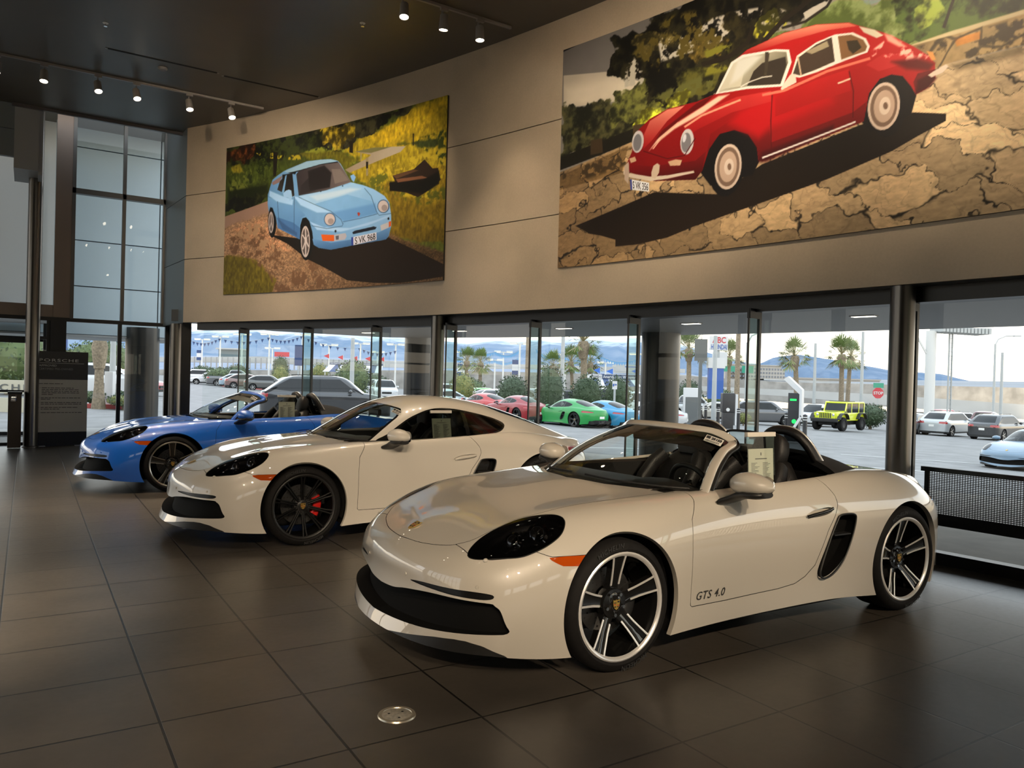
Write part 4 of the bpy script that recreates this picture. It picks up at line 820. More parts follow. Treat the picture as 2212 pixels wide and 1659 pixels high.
PIC_B=[
('p',(112,102,90,206,190,162,-80),9,[-136,2642,1884,2853,5310,1550,5352,-40,-41,-46]),
('p',(196,176,144),9,[13,2364,743,2227,1180,1990,1066,1824,27,1963]),
('m',(150,150,150),200,[36,2213,733,2169,1176,2053,1131,1901,472,1868,44,1965]),
('f',(27,25,13,93,86,46),25,[-43,1984,432,1918,848,1921,1181,1946,1538,1686,1314,1525,1141,1369,-20,1336]),
('f',(37,36,16,130,124,55),25,[848,1914,1182,1941,1703,1761,1764,1561,1314,1525,767,1545]),
('p',(134,142,124),9,[3112,2019,3383,2094,3720,2078,3836,1979,3528,1975,3221,1962]),
('f',(80,90,36,140,146,84,80),25,[2618,1906,3003,2014,3218,2059,3425,2050,3683,2035,3832,2092,4431,1863,4188,1582,4068,1495,3544,1450,2670,1764]),
('f',(13,11,6,46,40,21),25,[730,2607,887,2598,1009,2598,1159,2601,1390,2696,1616,2704,1939,2788,3399,2255,3217,2083,3002,2055,2845,2066,2663,1977,2497,1943,2378,1870,2235,1646,2032,1565,1818,1583,1651,1658,1540,1638,1306,1742,1273,1870,1181,1966,937,2015,902,2136,744,2214,707,2362,798,2462]),
('f',(44,35,13,151,120,46),25,[1795,2288,2061,2252,2320,2105,2224,1980,1912,2003,1744,2166]),
('f',(27,25,9,93,86,31),25,[1524,2089,1911,2026,2178,1839,2029,1633,1703,1761]),
('f',(58,54,16,201,186,55),25,[2514,2173,2656,2191,2910,2148,2846,2024,2615,2013]),
('f',(38,32,15,133,111,52),25,[1133,2488,1512,2468,1738,2352,1521,2207,1170,2283]),
('h',(196,180,152),30,[1386,2419,1813,2328,2078,2415,2377,2390,2742,2319,2918,2205,2748,2140,2342,2181,2088,2111,1728,2140,1444,2142]),
('h',(196,180,150),30,[936,2366,1296,2203,1204,1964,949,1988]),
('h',(92,76,28),60,[1379,2642,1851,2567,2299,2232,2178,2009,1729,2081,1399,2034,1040,2336]),
('h',(124,116,34),40,[1999,2137,2345,2088,2312,1822,2009,1830]),
('h',(190,176,44),30,[2568,2199,2843,2196,2922,2082,2791,2003,2593,2048]),
('f',(20,16,8,54,46,22),30,[2228,2440,2503,2329,2593,2029,2471,2031,2310,1896,2265,1983,2365,2137,2166,2368]),
('p',(22,17,9),12,[1959,1996,2179,1971,2307,1971,2340,1943,2181,1924,1983,1952]),
('h',(96,92,40),60,[1211,1759,1598,1823,2030,1862,2186,1763,1972,1612,1413,1630]),
('p',(190,176,150),9,[3087,2128,3173,2149,3298,2164,3341,2129,3217,2093,3111,2059]),
('p',(34,26,16),9,[2683,1956,2906,2112,3057,2161,3206,2230,3175,2275,3026,2207,2870,2157,2643,1999]),
('p',(34,26,16),9,[2872,2045,3117,2026,3330,2095,3391,2173,3370,2193,3312,2118,3106,2052,2864,2072]),
('p',(34,26,16),9,[1974,1941,2312,1935,2514,2010,2585,2164,2539,2194,2475,2049,2289,1981,1957,1989]),
('f',(22,27,9,77,93,34),25,[3921,1579,4099,1629,3987,1814,3944,2049,5310,1550,5313,1426,4308,1523,4085,1511]),
('f',(41,44,16,142,151,55),25,[4022,1838,4265,1856,4371,1677,4203,1648]),
('p',(30,24,14),9,[4352,1557,4397,1698,4443,1820,4421,1836,4375,1714,4329,1573]),
('p',(30,25,15),9,[-21,1363,1137,1496,1142,1344,-15,1202]),
('p',(70,52,30),9,[464,1480,636,1471,655,1301,470,1305]),
('f',(81,74,19,255,255,68),25,[1076,1534,1222,1617,1426,1642,1651,1658,1775,1662,1764,1585,1544,1520,1256,1494]),
('p',(76,58,34),9,[1082,1527,1244,1511,1255,1345,1088,1355]),
('c',(132,100,62,196,164,118,40),14,[-14,1175,1082,1344,1942,1065,4109,1283,4448,1260,5319,1209,5352,-56,-41,-46]),
('c',(112,84,48),14,[-13,1135,1023,1307,941,1014,-7,962]),
('h',(70,52,28),60,[38,1167,1084,1283,1030,1097,44,980]),
('m',(84,82,76),60,[4399,1249,4925,1241,4927,1167,4450,1182]),
('w',(126,100,62,176,140,84,0),14,[4067,1510,4309,1514,4918,1498,5311,1488,5318,1240,4925,1241,4399,1263,4214,1252]),
('p',(186,160,112),14,[4107,1513,4386,1520,4918,1506,4919,1471,4401,1485,4061,1504]),
('h',(60,46,26),30,[4138,1480,4920,1449,4926,1237,4407,1272,4290,1354]),
('w',(176,110,44),14,[4426,1449,4617,1444,4619,1385,4444,1382]),
('p',(18,11,6,40,26,15,-90),9,[266,488,954,629,1399,721,2219,568,2701,785,3657,941,4119,938,4381,860,4379,802,4160,730,3949,650,3370,517,2828,427,2352,350,1915,275,1588,199,1212,169,877,175,874,255,650,330,486,369]),
('p',(16,12,11),9,[2506,790,2486,698,2448,621,2395,565,2332,537,2265,538,2200,571,2145,632,2104,715,2083,813,2083,914,2105,1009,2145,1088,2201,1142,2265,1168,2332,1162,2395,1126,2448,1064,2486,982,2506,888]),
('p',(16,12,11),9,[4069,981,4051,906,4020,844,3978,800,3929,781,3877,787,3828,819,3786,874,3757,947,3742,1029,3745,1114,3763,1192,3796,1255,3840,1297,3890,1314,3942,1304,3990,1270,4029,1214,4057,1143,4071,1063]),
('p',(12,8,8),9,[2050,999,2199,1191,2400,1191,2599,1018,2664,824,2535,774,2452,1092,2202,1102]),
('p',(12,8,8),9,[3695,969,3727,1188,3819,1285,3948,1294,4059,1208,4133,1078,4080,1075,4005,1205,3858,1227]),
('p',(12,8,8),12,[1990,830,2087,1070,2211,1199,2387,1204,2543,1120,2643,966,2667,817,2597,699,2113,674]),
('p',(12,8,8),12,[3680,958,3736,1205,3828,1307,3929,1314,4025,1272,4099,1160,4140,1076,4102,924,3756,861]),
('p',(120,7,8,177,15,15,75),9,[1080,1235,1081,1381,1168,1465,1313,1549,1541,1603,1925,1591,2159,1617,2256,1773,2352,1895,2497,1964,2892,2005,3220,1976,3531,1889,3635,1823,3844,1697,3957,1613,4103,1493,4228,1376,4281,1299,4288,1177,4219,1108,4136,1081,4095,1161,4021,1269,3929,1309,3828,1301,3736,1205,3695,966,2700,811,2657,832,2636,967,2536,1117,2387,1198,2212,1193,2087,1070,2008,849,1926,769,1395,845,1033,1011,1005,1102]),
('p',(79,4,5,137,9,9,90),9,[2062,1030,2199,1187,2375,1192,2536,1113,2636,963,2662,831,2700,811,3695,966,3717,1134,3595,1071,2788,978,2758,1194,2592,1232,2322,1295,2095,1214]),
('s',(177,10,14),120,[2778,1447,3403,1381,3408,1198,2788,1127,2652,1051,2317,1271,2439,1371]),
('s',(60,4,6),60,[2660,817,2697,899,3414,998,3416,949,2739,802]),
('p',(60,3,4,129,8,9,90),9,[1006,1097,1331,1019,1919,968,2049,1044,2008,849,1926,769,1395,845,1033,1011]),
('p',(96,5,7),9,[4136,1081,4112,1192,4145,1255,4283,1249,4288,1177,4219,1108]),
('p',(153,12,13,192,42,36,80),9,[1771,1353,1982,1464,2389,1519,2772,1483,2775,1378,2344,1378,1935,1294,1775,1237]),
('s',(240,190,150),30,[1805,1465,2179,1584,2308,1569,2008,1456,1646,1364,1411,1255,1315,1194,1480,1361]),
('s',(94,4,4),18,[1915,1574,2135,1614,2006,1532,1713,1447,1409,1296,1314,1214,1479,1381]),
('p',(154,15,14,232,130,96,80),9,[2497,1960,2892,2001,3220,1972,3531,1885,3611,1831,3328,1887,2940,1912,2425,1917]),
('p',(159,15,15,232,130,100,80),9,[1314,1525,1541,1596,1764,1585,1545,1473,1350,1302,1235,1229,1202,1332]),
('p',(232,150,110),9,[1778,1347,1989,1419,2271,1452,2444,1470,2435,1490,2261,1473,1978,1440,1764,1367]),
('p',(226,110,80),9,[2682,1452,2915,1434,3344,1496,3740,1494,3733,1518,3335,1521,2905,1460,2676,1479]),
('p',(154,9,10,182,20,20,70),9,[2820,1408,3236,1459,3543,1469,3569,1269,3242,1258,2826,1219]),
('p',(177,30,27),9,[3700,1461,3850,1509,4105,1429,4212,1324,4000,1370,3816,1370]),
('h',(236,170,140),25,[3676,1545,3917,1646,4045,1525,4231,1373,4172,1329,3923,1421,3694,1490]),
('s',(232,150,120),25,[3852,1684,3917,1646,4046,1509,3983,1529,3886,1608]),
('s',(86,3,4),50,[3923,1421,4141,1386,4277,1297,4234,1249,4051,1319]),
('s',(60,2,3),40,[4134,1092,4146,1198,4235,1218,4295,1170,4238,1110]),
('p',(224,210,184),9,[2144,1612,2317,1891,2444,1928,2805,1875,2951,1826,2982,1698,2899,1491,2509,1570]),
('p',(96,84,60,196,184,150,130),9,[2180,1621,2343,1871,2460,1898,2806,1854,2925,1813,2946,1704,2871,1519,2509,1596]),
('p',(196,182,148),9,[2184,1637,2348,1861,2499,1877,2435,1615,2260,1640]),
('p',(48,38,28),9,[2669,1781,2917,1770,2929,1689,2871,1523,2508,1600,2576,1727]),
('p',(66,56,38),9,[2714,1856,2746,1855,2720,1644,2692,1652]),
('s',(206,196,170),60,[2394,1890,2578,1890,2659,1848,2400,1687,2317,1673]),
('p',(60,50,36),8,[2697,1881,2737,1869,2720,1671,2696,1677]),
('p',(214,200,172),9,[2438,1605,2534,1627,2675,1635,2780,1618,2778,1629,2672,1646,2529,1638,2432,1617]),
('p',(226,208,180),9,[2977,1568,3034,1744,3225,1809,3400,1824,3573,1787,3693,1694,3730,1614,3712,1567,3473,1552,3251,1530,3067,1527]),
('p',(62,46,32),9,[2999,1582,3052,1722,3226,1789,3375,1809,3411,1578,3233,1555,3075,1545]),
('p',(150,132,96),9,[3120,1754,3331,1788,3353,1731,3186,1713]),
('p',(196,160,120),9,[3037,1733,3076,1543,3091,1541,3053,1731]),
('p',(124,84,46),9,[3433,1798,3558,1772,3670,1690,3706,1621,3692,1584,3472,1575]),
('p',(50,38,22),9,[3515,1728,3615,1706,3656,1626,3579,1593,3538,1644]),
('p',(206,186,150),9,[3627,1822,3768,1745,3849,1669,3789,1666,3672,1754]),
('p',(206,176,146),9,[2470,788,2459,731,2438,682,2409,642,2373,615,2333,603,2292,606,2252,625,2217,658,2188,703,2168,758,2158,817,2159,878,2171,936,2193,986,2223,1026,2260,1052,2300,1063,2341,1058,2380,1038,2415,1004,2443,958,2462,905,2471,847]),
('p',(120,92,70),9,[2446,795,2436,746,2418,703,2393,668,2363,644,2330,633,2295,636,2262,652,2232,680,2208,719,2192,767,2184,818,2185,871,2195,921,2213,965,2239,999,2270,1022,2303,1032,2338,1028,2371,1011,2400,982,2423,943,2439,897,2447,846]),
('p',(186,152,122),9,[2416,803,2409,765,2395,731,2376,704,2352,685,2327,677,2300,679,2274,691,2252,713,2233,744,2221,781,2215,821,2215,862,2223,901,2237,935,2257,962,2281,980,2307,988,2333,986,2359,972,2381,950,2399,919,2411,883,2417,844]),
('p',(214,186,156),9,[2382,814,2376,790,2366,770,2352,756,2335,749,2318,750,2301,758,2287,774,2277,796,2271,821,2271,847,2277,871,2287,891,2301,906,2318,913,2335,911,2352,902,2366,886,2376,865,2382,840]),
('p',(120,90,66),9,[2354,825,2354,815,2351,805,2346,799,2340,795,2333,794,2326,797,2319,804,2314,812,2311,823,2309,834,2310,845,2313,854,2318,861,2324,864,2331,865,2338,862,2344,856,2349,847,2353,836]),
('p',(206,176,146),9,[4004,998,3993,949,3974,907,3947,875,3915,854,3880,847,3843,854,3808,874,3777,908,3752,951,3735,1002,3727,1056,3729,1111,3741,1161,3761,1204,3789,1236,3821,1255,3857,1261,3894,1252,3928,1230,3958,1196,3982,1153,3998,1104,4006,1051]),
('p',(120,92,70),9,[3982,1007,3973,964,3957,928,3934,899,3907,881,3877,875,3847,881,3817,898,3792,926,3771,964,3757,1007,3750,1054,3752,1101,3762,1145,3779,1182,3802,1210,3830,1227,3860,1233,3890,1226,3919,1207,3944,1178,3965,1141,3978,1098,3984,1053]),
('p',(186,152,122),9,[3961,1017,3953,983,3941,954,3923,932,3902,918,3879,913,3855,917,3833,931,3813,953,3797,982,3786,1016,3781,1053,3782,1089,3790,1123,3803,1152,3821,1175,3843,1188,3866,1193,3889,1187,3912,1173,3931,1151,3947,1122,3957,1088,3962,1052]),
('p',(214,186,156),9,[3926,1035,3921,1013,3911,995,3899,983,3884,978,3868,980,3854,990,3842,1006,3833,1027,3829,1051,3829,1075,3835,1097,3844,1115,3857,1127,3872,1132,3887,1129,3902,1120,3914,1103,3922,1083,3926,1059]),
('p',(120,90,66),9,[3904,1048,3903,1039,3901,1030,3896,1025,3891,1022,3884,1022,3878,1025,3872,1031,3867,1039,3864,1049,3863,1059,3864,1068,3866,1076,3871,1082,3876,1085,3883,1085,3889,1082,3895,1076,3899,1068,3903,1058]),
('p',(200,186,170),9,[1893,1168,1886,1128,1870,1094,1849,1070,1824,1057,1797,1058,1772,1072,1750,1098,1733,1133,1725,1175,1724,1218,1732,1258,1747,1292,1769,1317,1794,1329,1821,1327,1846,1313,1868,1287,1884,1252,1893,1211]),
('p',(120,112,106),9,[1858,1168,1853,1138,1842,1111,1827,1092,1809,1082,1790,1083,1771,1093,1756,1112,1744,1139,1738,1170,1738,1203,1744,1235,1755,1261,1771,1280,1789,1290,1808,1289,1826,1278,1841,1259,1852,1232,1858,1201]),
('p',(214,206,196),9,[1797,1229,1789,1208,1778,1195,1766,1194,1756,1203,1752,1222,1753,1245,1761,1265,1772,1278,1785,1280,1794,1270,1799,1251]),
('p',(200,186,170),9,[1235,1303,1227,1266,1212,1236,1191,1214,1166,1203,1140,1204,1116,1218,1095,1242,1080,1274,1073,1312,1073,1351,1082,1388,1098,1419,1119,1441,1144,1451,1169,1449,1193,1436,1214,1411,1228,1379,1236,1342]),
('p',(120,112,106),9,[1206,1302,1200,1273,1189,1250,1174,1232,1156,1224,1138,1224,1121,1234,1107,1252,1096,1277,1091,1305,1092,1336,1098,1364,1109,1388,1125,1405,1142,1413,1160,1413,1177,1403,1192,1384,1202,1360,1207,1331]),
('p',(214,190,156),9,[964,1045,1009,1003,1335,903,1565,878,1901,869,1912,844,1566,840,1336,855,1004,959,966,995]),
('p',(206,176,140),9,[1351,943,1377,1015,1429,1036,1464,1006,1455,925,1408,867,1358,889]),
('p',(190,160,130),9,[975,1087,1035,1126,1046,996,1038,870,981,929]),
('p',(206,160,116),9,[1569,1027,1672,1031,1750,1007,1730,955,1601,974]),
('p',(206,160,116),9,[1040,1157,1118,1166,1144,1113,1066,1103]),
('p',(50,66,140),9,[1060,920,1085,914,1095,793,1070,801]),
('p',(230,222,206),9,[1085,914,1325,838,1329,737,1095,795]),
('t','S VK 356',0,[1097,895,1314,828,1316,753,1103,811]),
('p',(228,214,190),9,[2703,838,3624,972,3618,988,2695,855]),
('p',(214,190,160),9,[2929,1540,2972,1584,3028,1572,3037,1490,2954,1472,2887,1457,2875,1477]),
('p',(226,190,150),9,[3449,1361,3569,1370,3563,1386,3443,1377]),
('p',(206,180,150),9,[4229,1216,4266,1233,4366,1263,4386,1239,4344,1203,4257,1190]),
('p',(200,130,60),9,[4210,1421,4261,1397,4287,1326,4253,1329]),
('p',(72,3,4),9,[2782,1439,2776,1189,2790,914,2799,913,2786,1187,2792,1436]),
('p',(72,3,4),9,[3544,1449,3589,1263,3592,1023,3600,1021,3597,1262,3552,1448]),
('p',(236,170,130),9,[1371,1198,1499,1314,1697,1420,1687,1431,1488,1325,1359,1208]),
('p',(72,3,4),9,[1235,1200,1559,1055,1785,1047,1916,1205,1906,1211,1778,1056,1559,1064,1238,1209])]
def vnoise(X,Y,sc,seed,octv=4,g=.55):
    out=np.zeros_like(X); amp=1; tot=0
    for o in range(octv):
        r=np.random.default_rng(seed*17+o); T=r.random((64,64)); x=X*sc*2**o+3.7*o; y=Y*sc*2**o+1.3*o
        i=np.floor(x).astype(int); j=np.floor(y).astype(int); u=x-i; v=y-j; u=u*u*(3-2*u); v=v*v*(3-2*v)
        a=T[i%64,j%64]*(1-u)+T[(i+1)%64,j%64]*u; b=T[i%64,(j+1)%64]*(1-u)+T[(i+1)%64,(j+1)%64]*u
        out+=amp*(a*(1-v)+b*v); tot+=amp; amp*=g
    return out/tot
def stones(X,Y,seed):
    """distance to the stone edge and a tone per stone on a jittered lattice"""
    r=np.random.default_rng(seed); T=r.random((64,64,3)); i=np.floor(X).astype(int); j=np.floor(Y).astype(int); f1=np.full(X.shape,9.); f2=f1.copy(); tn=np.zeros_like(X)
    for a in (-1,0,1):
        for b in (-1,0,1):
            q=T[(i+a)%64,(j+b)%64]; d=np.hypot(i+a+.15+.7*q[...,0]-X,j+b+.15+.7*q[...,1]-Y); nr=d<f1; f2=np.where(nr,f1,np.minimum(f2,d)); f1=np.where(nr,d,f1); tn=np.where(nr,q[...,2],tn)
    return f2-f1,tn
stp=lambda a,b,x:(lambda t:t*t*(3-2*t))(np.clip((x-a)/(b-a),0,1))
def paint_picture(data,Wd,H,px):
    nx=int(Wd/px)+1; ny=int(H/px)+1; X,Y=np.meshgrid(np.linspace(0,Wd,nx),np.linspace(0,H,ny)); C=np.zeros((ny,nx,3)); texts=[]
    for lay,(k,c,so,s) in enumerate(data):
        v=np.array(s,float)/1000; P=np.stack([v[::2],v[1::2]],1)
        if k=='t': texts.append((c,P)); continue
        so=max(so/1000,px*.8); mg=so+.12; x0,y0=P.min(0)-mg; x1,y1=P.max(0)+mg
        i0,i1=max(0,int(x0/px)),min(nx,int(x1/px)+2); j0,j1=max(0,int(y0/px)),min(ny,int(y1/px)+2)
        if i1<=i0 or j1<=j0: continue
        x=X[j0:j1,i0:i1]; y=Y[j0:j1,i0:i1]; f=sdf(P,x,y)
        if k=='f': f=f+(vnoise(x,y,4,lay,5)-.5)*.34
        if k in 'rg': f=f+(vnoise(x,y,9,lay,3)-.5)*.10
        a=stp(-so*.5,so*.5,-f)[...,None]; c=np.array(c,float); col=np.broadcast_to(c[:3],x.shape+(3,)).copy()
        if k=='f': n=.55*vnoise(x,y,3.2,lay+3,3)+.45*vnoise(x,y,14,lay+5,4); col=c[:3]+(c[3:6]-c[:3])*stp(.40,.64,n)[...,None]
        elif len(c)==7:
            an=math.radians(c[6]); q=x*math.cos(an)+y*math.sin(an); qp=P@np.array([math.cos(an),math.sin(an)]); lo,hi=max(qp.min(),q.min()),min(qp.max(),q.max()); col=c[:3]+(c[3:6]-c[:3])*np.clip((q-lo)/(hi-lo+1e-6),0,1)[...,None]
        if k=='r': col=col*(.62+.38*2*vnoise(x*1.0,y*.55,26,lay,4)*(.6+.8*vnoise(x,y,2.2,lay+9,3)))[...,None]
        if k=='g': col=col*(.45+1.1*vnoise(x,y*1.5,34,lay,3,.8))[...,None]
        if k=='p': col=col*(.97+.06*vnoise(x,y,5,lay,3))[...,None]
        if k=='h': a=a*stp(.50,.60,.5*vnoise(x,y,5,lay+2,3)+.5*vnoise(x,y,17,lay+7,4))[...,None]
        if k=='c':
            t=np.clip(y/H,0,.95); yy=-np.log(1-.75*t)*2.6+.20*x; xx=(x-1.0*t)/(.62-.42*t)*(.9); wob=vnoise(x,y,5,4,4)-.5; d,tn=stones(xx*1.25+wob*1.1,yy*4.6+wob*1.6,5); d2,t2=stones(xx*2.7+wob*2,yy*10+wob*3,8)
            col=1.22*col*((.80+.34*tn)*(.86+.28*vnoise(x,y*2.2,16,3,4))*(.88+.12*stp(.0,.12,d2)))[...,None]; ed=stp(.0,.085,d+.10*(vnoise(x,y,7,8,3)-.42))[...,None]; col=col*(.22+.78*ed)
        if k=='w': d,tn=stones(x*3.4+.4*vnoise(x,y,4,3),(y-.27*x)*4.2,11); col=col*((.78+.4*tn)*(.88+.24*vnoise(x,y,20,6,3)))[...,None]*(.5+.5*stp(.02,.12,d))[...,None]
        if k=='m': col=C[j0:j1,i0:i1]*(c[:3]/128)
        C[j0:j1,i0:i1]=C[j0:j1,i0:i1]*(1-a)+col*a
    return np.clip(C,0,255)/255,texts
PRINT,_nt,_b=base('photo_print'); _a=nd(_nt,'VertexColor'); _a.layer_name='Col'; _nt.links.new(_a.outputs['Color'],_b.inputs['Base Color']); _b.inputs['Roughness'].default_value=.5; _b.inputs['Specular IOR Level'].default_value=.3
def poster(name,label,data,sl,z0,Wd,H,gain,tint=(1,1,1),px=.008):
    root=thing(name,label,'poster',wallpt(sl-Wd/2,z0)); bx,by,bz=root.location
    m=MB(); arcslab(m,wallpt,sl-Wd,sl,z0,z0+H,.001,.028,24); m.xf(lambda x,y,z:(x-bx,y-by,z-bz)); m.build('panel',mat('panel_edge',(.02,.02,.02),.5),root,auto=.5)
    C,texts=paint_picture(data,Wd,H,px); ny,nx,_=C.shape; L=np.where(C<=.04045,C/12.92,((C+.055)/1.055)**2.4)*gain*np.array(tint); L=np.clip(L,0,.95)
    s=np.linspace(0,Wd,nx); a=(sl-s)/RW; R=RW-.030; xx=XC+R*np.cos(a)-bx; yy=YC+R*np.sin(a)-by; zz=np.linspace(0,H,ny)+z0-bz
    V=np.zeros((ny,nx,3)); V[...,0]=xx; V[...,1]=yy; V[...,2]=zz[:,None]; I=np.arange(nx*ny).reshape(ny,nx)
    Q=np.stack([I[:-1,:-1],I[:-1,1:],I[1:,1:],I[1:,:-1]],-1).reshape(-1,4); me=bpy.data.meshes.new('printed_picture'); n=len(Q)
    me.vertices.add(nx*ny); me.vertices.foreach_set('co',V.ravel().astype('f')); me.loops.add(4*n); me.loops.foreach_set('vertex_index',Q.ravel().astype('i')); me.polygons.add(n); me.polygons.foreach_set('loop_start',np.arange(0,4*n,4,dtype='i')); me.update(calc_edges=True)
    at=me.attributes.new('Col','FLOAT_COLOR','POINT'); at.data.foreach_set('color',np.concatenate([L.reshape(-1,3),np.ones((nx*ny,1))],1).astype('f').ravel()); me.materials.append(PRINT); pic=link(bpy.data.objects.new('printed_picture',me),root)
    for c,P in texts:
        T,F=textmesh(c,1,0,1.0,.01); x1=T[:,0].max(); y1=T[:,1].max(); p0,p1,p2,p3=P; vs=[]
        for x,y,z in T:
            u,w=x/x1,y/y1; q=(p3*(1-u)+p2*u)*(1-w)+(p0*(1-u)+p1*u)*w; p=wallpt(sl-q[0],z0+q[1],.0315); vs.append((p[0]-bx,p[1]-by,p[2]-bz))
        MB().add(vs,F).build('plate_lettering',INK,pic)
    return root
poster('wall_poster','framed photo print of a pale blue coupe on a gravel lane',PIC_A,14.34,2.835,5.08,2.605,.84,(.92,1.05,1.5))
poster('wall_poster','huge photo print of a red vintage coupe on stone paving',PIC_B,7.207,2.85,6.2,2.68,.90,(.92,1.06,1.35),.0075)
# ---------------------------------------------------------------- cars on the floor
CAR_A=build_car('sports_car','near white open roadster with black and silver wheels and GTS lettering','car',(2.575,3.825,0),'open',(.50,.465,.405),'chalk','gts',text=True,rz=-.024,scale=(.966,1,1))
CAR_B=build_car('sports_car','white coupe with black wheels and red brake calipers','car',(2.03,7.316,0),'coupe',(.60,.565,.50),'white','black',BLACK,RED,rz=-.015,scale=(.98,1,1))
CAR_C=build_car('sports_car','bright blue open roadster beside the black and white sign','car',(1.52,10.844,0),'open',(.008,.145,.70),'blue','gts',mat('dull_silver',(.45,.44,.42),.25,1),rz=-.01,scale=(.985,1,1),res=.022)
# ---------------------------------------------------------------- tracks, lamps and ceiling fittings
TRK=mat('track_grey',(.30,.28,.26),.4); WARM=(1.0,.79,.56)
def track(y,x0,x1,lab):
    m=MB(); m.box(x0,x1,y-.018,y+.018,ZC-.035,ZC-.001,b=.004); o=m.build('ceiling_track',TRK); tag(o,lab,'lamp track','ceiling light tracks' if 0 else None); return o
LAMPGLOW=glow('lamp_face',(1,.86,.66),26)
def spot_lamp(x,y,lab,aim,power,group=None,size=1.15,blend=1):
    t=thing('track_spotlight',lab,'spotlight',(x,y,ZC-.035),0,group)
    d=(Vector(aim)-Vector((x,y,ZC-.24))).normalized(); 
    m=MB(); m.box(-.05,.05,-.018,.018,-.03,0); m.box(-.008,.008,.045,.062,-.22,-.02); m.box(-.008,.008,-.01,.062,-.03,-.015); m.build('arm',TRK,t)
    h=bpy.data.objects.new('lamp_head',None); h.empty_display_size=.05; link(h,t); h.location=(0,0,-.17); q=Vector((0,0,-1)).rotation_difference(d); h.rotation_mode='QUATERNION'; h.rotation_quaternion=q
    m=MB(); m.lathe([(.0001,.09),(.045,.088),(.050,.08),(.056,-.07),(.060,-.075),(.060,-.088),(.052,-.09),(.050,-.078)],24); m.build('lamp_body',TRK,h,auto=.6)
    m=MB(); m.lathe([(.0001,-.080),(.051,-.080)],24); m.build('lamp_face',LAMPGLOW,h)
    l=bpy.data.lights.new('lamp_light','SPOT'); l.energy=power; l.color=WARM; l.spot_size=size; l.spot_blend=blend; l.shadow_soft_size=.045
    lo=bpy.data.objects.new('lamp_light',l); link(lo,h); lo.location=(0,0,-.096)
    return t
track(13.33,-2.5,3.30,'grey lamp track on the ceiling in front of the tall window')
track(8.36,-2.5,5.12,'grey lamp track reaching the wall between the two posters')
ORD=['first','second','third','fourth','fifth','sixth']
for i,(x,aim,pw) in enumerate(((-.45,(-.9,12.2,0),90),(.13,(.0,11.9,0),90),(.83,(1.3,11.2,.6),330),(1.36,(2.0,11.0,.6),330),(2.13,(2.5,11.6,.6),260),(2.78,(3.1,12.0,2.6),200))):
    spot_lamp(x,13.33,ORD[i]+' spotlight from the left on the window side track',aim,pw,size=1.0 if aim[2]<1 else 1.3)
for i,(x,aim,pw) in enumerate(((3.65,(3.2,7.3,.6),330),(4.17,(4.25,9.0,.5),300),(4.67,(4.7,8.1,.5),260))):
    spot_lamp(x,8.36,ORD[i]+' spotlight from the left on the track between the posters',aim,pw,size=1.2)
HL='added track spotlight out of view aimed across the room'; HG='spotlights out of view overhead'
HID=[(-1.3,8.36,(-.3,8.6,0),900),(-.6,8.36,(.7,10.0,.5),520),(.6,8.36,(1.9,10.0,.6),520),(.2,8.36,(3.0,13.7,4.1),560),(1.0,8.36,(3.5,12.9,4.1),500),(1.8,8.36,(4.0,11.9,4.1),450),(2.5,8.36,(4.5,10.8,4.1),400),  # unseen heads put in to light the cars, prints and left floor
 (-1.6,3.39,(.9,6.5,.4),260),(-.2,3.39,(1.7,6.5,.5),120),(1.2,3.39,(3.2,6.5,.6),50),(-1.9,3.39,(-.9,5.6,0),2600),(1.6,3.39,(5.6,6.9,4.2),560),(2.3,3.39,(5.8,6.1,4.2),480),(3.0,3.39,(5.9,5.2,4.2),420),(3.4,3.39,(6.1,4.2,4.2),420),(3.7,3.39,(6.3,3.0,4.2),420),
 (-3.6,-5.5,(1.5,3.5,.95),2000),(-1.6,-5.5,(2.1,3.5,.95),1850),(1.2,-5.5,(3.2,3.4,.95),2150),(3.0,-5.5,(4.7,3.4,.95),2150),(-1.5,-1.6,(-.7,3.2,0),1500)]
for x,y,aim,pw in HID: spot_lamp(x,y,HL,aim,pw,HG,size=(.36 if y<-5 else .62) if aim[2]<1 else .9)
track(-5.5,-4,4.5,'added grey lamp track on the ceiling far behind the viewer')  # unseen track set far back to light the car sides at a low angle
track(-1.6,-4,4.5,'grey lamp track on the ceiling behind the viewer')
track(3.39,-2.5,5.9,'grey lamp track on the ceiling above the nearest roadster')
def dark_slot(x0,x1,y,lab):
    m=MB(); m.box(x0,x1,y-.022,y+.022,ZC-.004,ZC+.002); o=m.build('air_slot',DARK); tag(o,lab,'air slot')
    m=MB(); m.box(x0-.03,x0,y-.024,y+.024,ZC-.006,ZC); m.box(x1,x1+.03,y-.024,y+.024,ZC-.006,ZC); m.build('end_cap',mat('cap_grey',(.2,.19,.18),.4),o)
dark_slot(.87,2.33,12.22,'left one of two dark air slots in the ceiling'); dark_slot(2.44,3.90,12.28,'right one of two dark air slots in the ceiling')
for x,y,l in ((.777,11.35,'small sprinkler head left of the air slots on the ceiling'),(3.53,9.385,'small sprinkler head near the middle of the dark ceiling')):
    m=MB(); m.lathe([(.0001,ZC-.002),(.035,ZC-.004),(.036,ZC)],16,(x,y,0)); o=m.build('sprinkler',WHITEP,auto=.6); tag(o,l,'sprinkler')
    m=MB(); m.lathe([(.008,ZC-.004),(.008,ZC-.035),(.022,ZC-.04),(.022,ZC-.044),(.0001,ZC-.045)],12,(x,y,0)); m.build('nozzle',CHROME,o,auto=.6)
